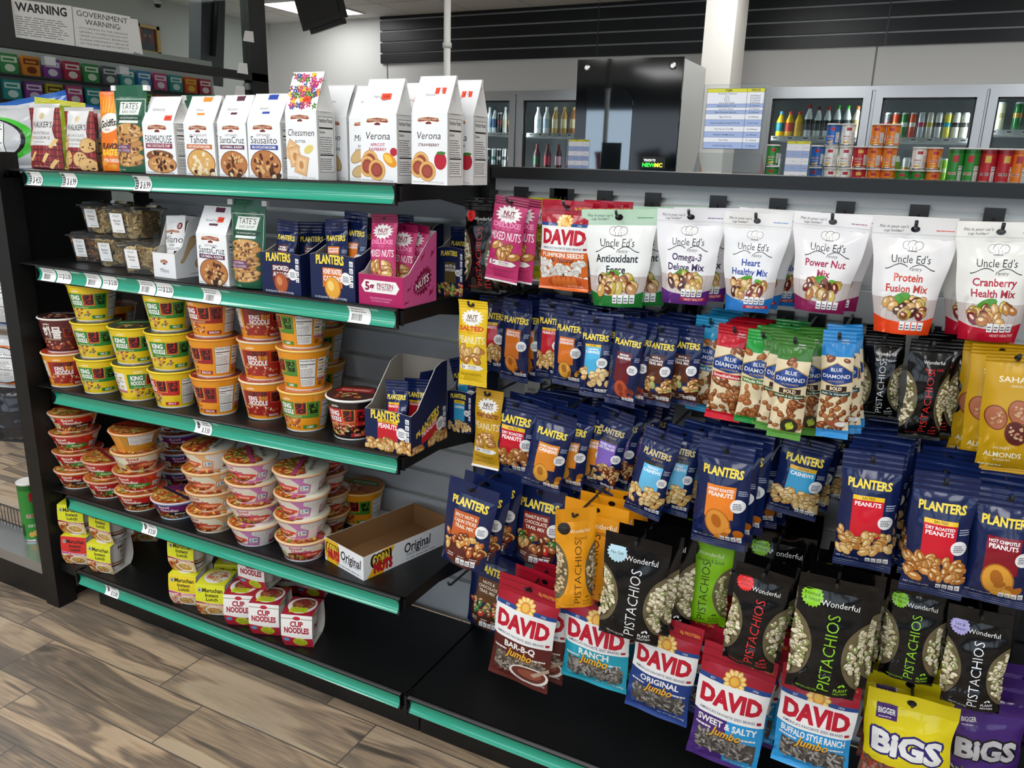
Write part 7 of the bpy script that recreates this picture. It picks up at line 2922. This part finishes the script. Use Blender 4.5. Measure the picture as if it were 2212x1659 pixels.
# ------------------------------------------------------------------ tubes of crisps on the shelf unit behind
PY_ = 3.0
zt0 = on_y(1900, 268, PY_).z
cd_ = abs(on_y(1922, 330, PY_).x-on_y(1891, 330, PY_).x)
ch = on_y(1900, 311, PY_).z-on_y(1900, 359, PY_).z
CZ = zt0-ch*3
t = thing('far_shelf_unit', 'black shelf unit beyond the nut wall carrying snack tubes', 'shelving unit', T(0, PY_, 0))
xa, xb = on_y(1640, 380, PY_).x-.1, on_y(2300, 380, PY_).x
m = MB()
m.box((xa, -.12, CZ-.03), (xb, .5, CZ-.001))
m.build('deck', 'black_metal', t)
m = MB()
m.box((xa, .18, 0), (xb, .2, CZ-.03), '8d9093')
m.build('back_panel', 'board', t)


def tube_can(c, big=False, words=None):
    r = cd_/2*(1.06 if big else 1)
    hh = ch*.995 if not big else ch*2.0
    m = MB()
    k = 1.5 if big else 1
    R = cup_rows([(r, .006), (r, hh*.5), (r, hh-.006)], 28)
    m.grid(R, c, wrap=True)
    A = Art((hh-.012)/(2*PI*r), 5)
    H = A.H
    dk = {'2f8f34': '1f6a24', 'c0202c': '8a141f', 'e8801c': 'c05a10', '1f6ac0': '144a8a', 'efeeea': 'c9c8c2', 'ecdfd2': 'c0b0a0'}.get(c, '333333')
    A.rect(0, H*.9, 1, H, dk)
    for x in (.5, 0, 1):
        A.rect(x-.02, H*.70, x+.10, H*.86, 'b01f2a' if c != 'c0202c' else 'd9b24a')
        A.text('PRINGLES', x, H*(.40 if not big else .44), H*.085 if not big else .055, 'f6f2e6', w=.17, b=.05)
        A.text('PRINGLES', x, H*(.40 if not big else .44), H*.075 if not big else .05, 'b01f2a' if c != 'c0202c' else '5a0c14', w=.155, b=.03)
        A.text(words or 'ORIGINAL', x, H*.26, H*.05, 'f6f2e6' if c not in ('efeeea', 'ecdfd2') else '3a3a3a', b=.01, maxw=.16)
        A.ell(x+.03, H*.12, .05, H*.06, 'e8c060', 14, .3)
        A.ell(x-.04, H*.1, .045, H*.05, 'd9a848', 14, -.3)
    A.facts(.62, H*.08, .74, H*.62)
    A.bars(.28, H*.06, .36, H*.28, 14)
    m.art(R, A, wrap=True)
    o = m.build('crisp_tube', 'can')
    m = MB()
    m.lathe([(r, 0), (r+.0012, .002), (r+.0006, .007)], 28, c='c9c9c9', cap=(True, False))
    m.build('base_rim', 'chrome', o)
    m = MB()
    m.lathe([(r+.0012, hh-.007), (r+.0014, hh-.001), (r, hh), (r*.9, hh), (r*.86, hh-.002)], 28, c='e9e8e4')
    m.build('lid', 'plastic', o)
    return o


TUBES = {}


def tube(zx, ztop, c, words, lab, big=False, yoff=0):
    """zx, ztop: column and top of the tube in the photo"""
    key = (c, big)
    px, py = 1600+zx/3.614, ztop/3.614
    lvl = round((on_y(px, py, PY_).z-CZ)/ch)
    if key in TUBES:
        o = copy_tree(TUBES[key], None)
    else:
        o = TUBES[key] = tube_can(c, big, words)
    x = on_y(px, py, PY_).x
    n = 2 if big else 1
    lvl = max(n, lvl)
    o.matrix_basis = T(x, PY_+yoff, CZ+(lvl-n)*ch+.0005*(lvl-n), -.25+.2*math.sin(zx))
    tag(o, lab, 'crisp tube', 'snack tubes on the far shelf unit')


NMS = {'1f6ac0': 'blue', 'efeeea': 'white', 'e8801c': 'orange', '2f8f34': 'green', 'c0202c': 'red'}
for zx, zy, c, lv, pl_ in ((735, 955, '1f6ac0', 'topmost', 'beside the white topmost one'), (850, 960, 'efeeea', 'topmost', 'on the white stack'), (1085, 965, 'e8801c', 'topmost', 'next to the cooler mullion'), (1205, 950, 'e8801c', 'topmost', 'nearer the tall cans'),
                        (265, 1090, '2f8f34', 'top', 'beside the price list stand'), (610, 1115, '1f6ac0', 'middle', 'of the blue stack'), (720, 1120, 'efeeea', 'middle', 'of the white stack by the blue one'), (832, 1120, 'efeeea', 'middle', 'of the white stack by the red one'), (945, 1130, 'c0202c', 'upper', 'of the red stack'),
                        (1060, 1122, 'e8801c', 'middle', 'of the orange stack by the red one'), (1175, 1122, 'e8801c', 'middle', 'of the orange stack farther from red'), (1410, 1125, 'efeeea', 'upper', 'standing alone on green beside an orange one'), (1528, 1127, 'e8801c', 'upper', 'nearest the tall green tubes'),
                        (255, 1262, '2f8f34', 'middle', 'beside the price list stand'), (590, 1290, '1f6ac0', 'lowest', 'of the blue stack'), (705, 1292, 'efeeea', 'lowest', 'of the white stack by the blue one'), (818, 1295, 'efeeea', 'lowest', 'of the white stack by the red one'), (930, 1300, 'c0202c', 'lower', 'of the red stack'),
                        (1046, 1300, 'e8801c', 'lowest', 'of the orange stack by the red one'), (1160, 1300, 'e8801c', 'lowest', 'of the orange stack farther from red'), (1275, 1308, '2f8f34', 'low', 'behind the golden packs nearer orange'), (1392, 1310, '2f8f34', 'low', 'under the lone white one'), (1510, 1310, 'e8801c', 'lower', 'nearest the tall green tubes')):
    tube(zx, zy, c, None, 'short %s snack tube, %s one %s' % (NMS[c], lv, pl_))
tube(1690, 1192, '2f8f34', 'SOUR CREAM', 'tall green snack tube beside the orange short ones', True)
tube(1815, 1195, '2f8f34', 'SOUR CREAM', 'tall green snack tube beside the tall red ones', True)
tube(1945, 1200, 'c0202c', 'ORIGINAL', 'tall red snack tube beside the tall green one', True)
tube(2075, 1202, 'c0202c', 'ORIGINAL', 'tall red snack tube next to the harvest tube', True)
tube(2192, 1210, 'e8801c', 'HARVEST BLENDS', 'tall orange harvest tube at the photo edge', True)
# golden packs in front of the tubes
for i in range(3):
    p = on_y(1600+(1250+95*i)/3.614, 376, PY_-.1)
    F, B = surf_pillow(.1, .05, .03, 60+i)
    m = MB()
    m.grid(F, 'd9b04a')
    m.grid(B, 'b08a34', flip=True)
    tag(m.build('snack_pack', 'foil', None, T(p.x, PY_-.085, CZ+.052+.004*(i % 2), .1*i, 0, .1*(i-1))), 'crinkled golden pack lying before the green tubes, %s from the price list' % ORD[i], 'snack pack', 'golden packs on the far shelf')
# second and third price lists further back


def card_sign(px0, px1, py0, py1, y, lab, seed, base):
    a, b = on_y(px0, py1, y), on_y(px1, py0, y)
    w, h = b.x-a.x, b.z-base
    t = thing('price_stand', lab, 'sign holder', T(a.x, y, base))
    m = MB()
    P = flat(w, h-.012, (0, -.0025, .012))
    rows = [(('Chips',), ('$ 2.59/each',), 1), (('Bread',), ('$ 4.99/each',), 1), (('Mini Pies',), ('$ 2.49/each',), 1), (('Candy Packs',), ('$ 3.49/each',), 1), (('Noodles',), ('$ 2.50/each',), 1), (('Crackers',), ('$ 3.99/each',), 1)]
    m.grid(P, 'e9ebf2', smooth=False)
    m.art(P, price_list(w, h-.012, rows, seed), lift=.0001)
    m.build('price_list', 'ink', t)
    m = MB()
    m.box((-.006, -.002, .002), (w+.006, .002, h+.006))
    m.box((-.006, -.03, 0), (w+.006, .03, .002))
    m.build('holder', 'acrylic', t)


card_sign(1692, 1752, 305, 383, PY_-.16, 'small price list stand among the short snack tubes', 5, CZ)
card_sign(1226, 1274, 302, 365, 3.3, 'small price list stand between cooler door and kiosk', 6, on_y(1250, 372, 3.3).z)
m = MB()
q = on_y(1250, 372, 3.3)
m.box((q.x-.2, 3.2, 0), (q.x+.14, 3.5, q.z-.001), '2a2b2d')
tag(m.build('side_counter', 'black_metal'), 'dark counter block carrying the small price list near the kiosk', 'counter')

# ------------------------------------------------------------------ bags of chips on the end display


def chip_bag(w, h, t, c, c2, art, seed):
    A = art or Art(h*.88/w, seed)
    if not art:
        A.rect(0, 0, 1, A.H, c)
        A.ell(.5, A.H*.5, .45, .5, c2, 24)
    return bag('chip_bag', w, h, t, A, .07, .05, hcol=c, fcol=c, base=c, seed=seed, fin='film', hole=False, wrk=1.8, back=c2)


def back_print(c, acc, seed):
    A = Art(1.35, seed)
    A.rect(0, 0, 1, 1.35, c)
    A.ell(.42, .62, .55, .56, acc, 30)
    A.ell(.36, .62, .5, .52, '1c1c1e', 30)
    A.ell(.34, .62, .47, .5, c, 30)
    A.facts(.12, .3, .62, 1.0)
    return A


ZT = 1.330
for (px, py, wpx, h, y, c, c2, lab, rz, rx, ry, art) in (
        (10, 268, 150, .15, .14, 'c9cacc', '4ac03a', 'silver chip bag with green ring and nutrition table on the end display', .35, -.2, -.1, back_print('c9cacc', '4ac03a', 4)),
        (75, 205, 150, .19, .34, '2a6ac0', 'dfe6ec', 'blue and white chip bag at the back of the end display top', .2, -.3, -.45, None),
        (140, 222, 120, .17, .22, 'c9c82a', '8a9a1c', 'yellow green chip bag on top of the end display', .1, -.35, .25, None),
        (190, 222, 110, .165, .30, '2a5ab0', '1c3f8a', 'dark blue chip bag behind the yellow green one', .0, -.3, .3, None),
        (-40, 245, 130, .17, .42, '6a1a2a', 'b02a34', 'dark red chip bag at the photo edge on the end display', .3, -.3, -.2, None)):
    p = on_y(px, py, y)
    w = abs(on_y(px+wpx/2, py, y).x-on_y(px-wpx/2, py, y).x)*.8
    o = chip_bag(w, h+.03, .06, c, c2, art, int(px)+40)
    o.matrix_basis = T(p.x-.02, y, ZT+h+.036, rz, rx*.4, ry*.35)
    tag(o, lab, 'chip bag')
for (px, py, ww, h, y, c, c2, lab, art) in (
        (4, 575, .17, .2, .12, 'c4c6c8', '8d8f92', 'silver chip bag turned backward high beside the slotted post', back_print('c4c6c8', '2a6ac0', 6)),
        (6, 722, .18, .18, .135, 'd9dadb', 'e0702a', 'white and orange chip bag turned backward beside the slotted post', back_print('dadbdc', 'e0702a', 7)),
        (22, 835, .17, .19, .115, '1a1a1d', '2a2a2e', 'black chip bag hanging lowest beside the slotted post', None)):
    p = on_y(px, py, y)
    o = chip_bag(ww, h, .05, c, c2, art, int(py))
    o.matrix_basis = T(p.x+.03, y, p.z, .5, 0, .05)
    tag(o, lab, 'chip bag')
q = on_y(20, 585, .17)
t = thing('clip_strip', 'thin metal strip carrying chip bags beside the slotted post', 'display strip', T(q.x+.03, .175, 0))
m = MB()
m.box((-.012, 0, .62), (.012, .002, 1.318), '9a9c9e')
m.build('strip', 'steel', t)
for z in (1.1, .94, .83):
    m = MB()
    m.box((-.01, -.02, z), (.01, 0, z+.006), '9a9c9e')
    m.build('clip', 'steel', t)
# tube of crisps on its low deck
o = copy_tree(TUBES[('2f8f34', True)], None)
p = on_z(58, 1168, zd)
o.matrix_basis = T(p.x, p.y+.03, zd+.0005, face_cam(p, 0))
tag(o, 'tall green snack tube standing on the low deck of the end display', 'crisp tube')
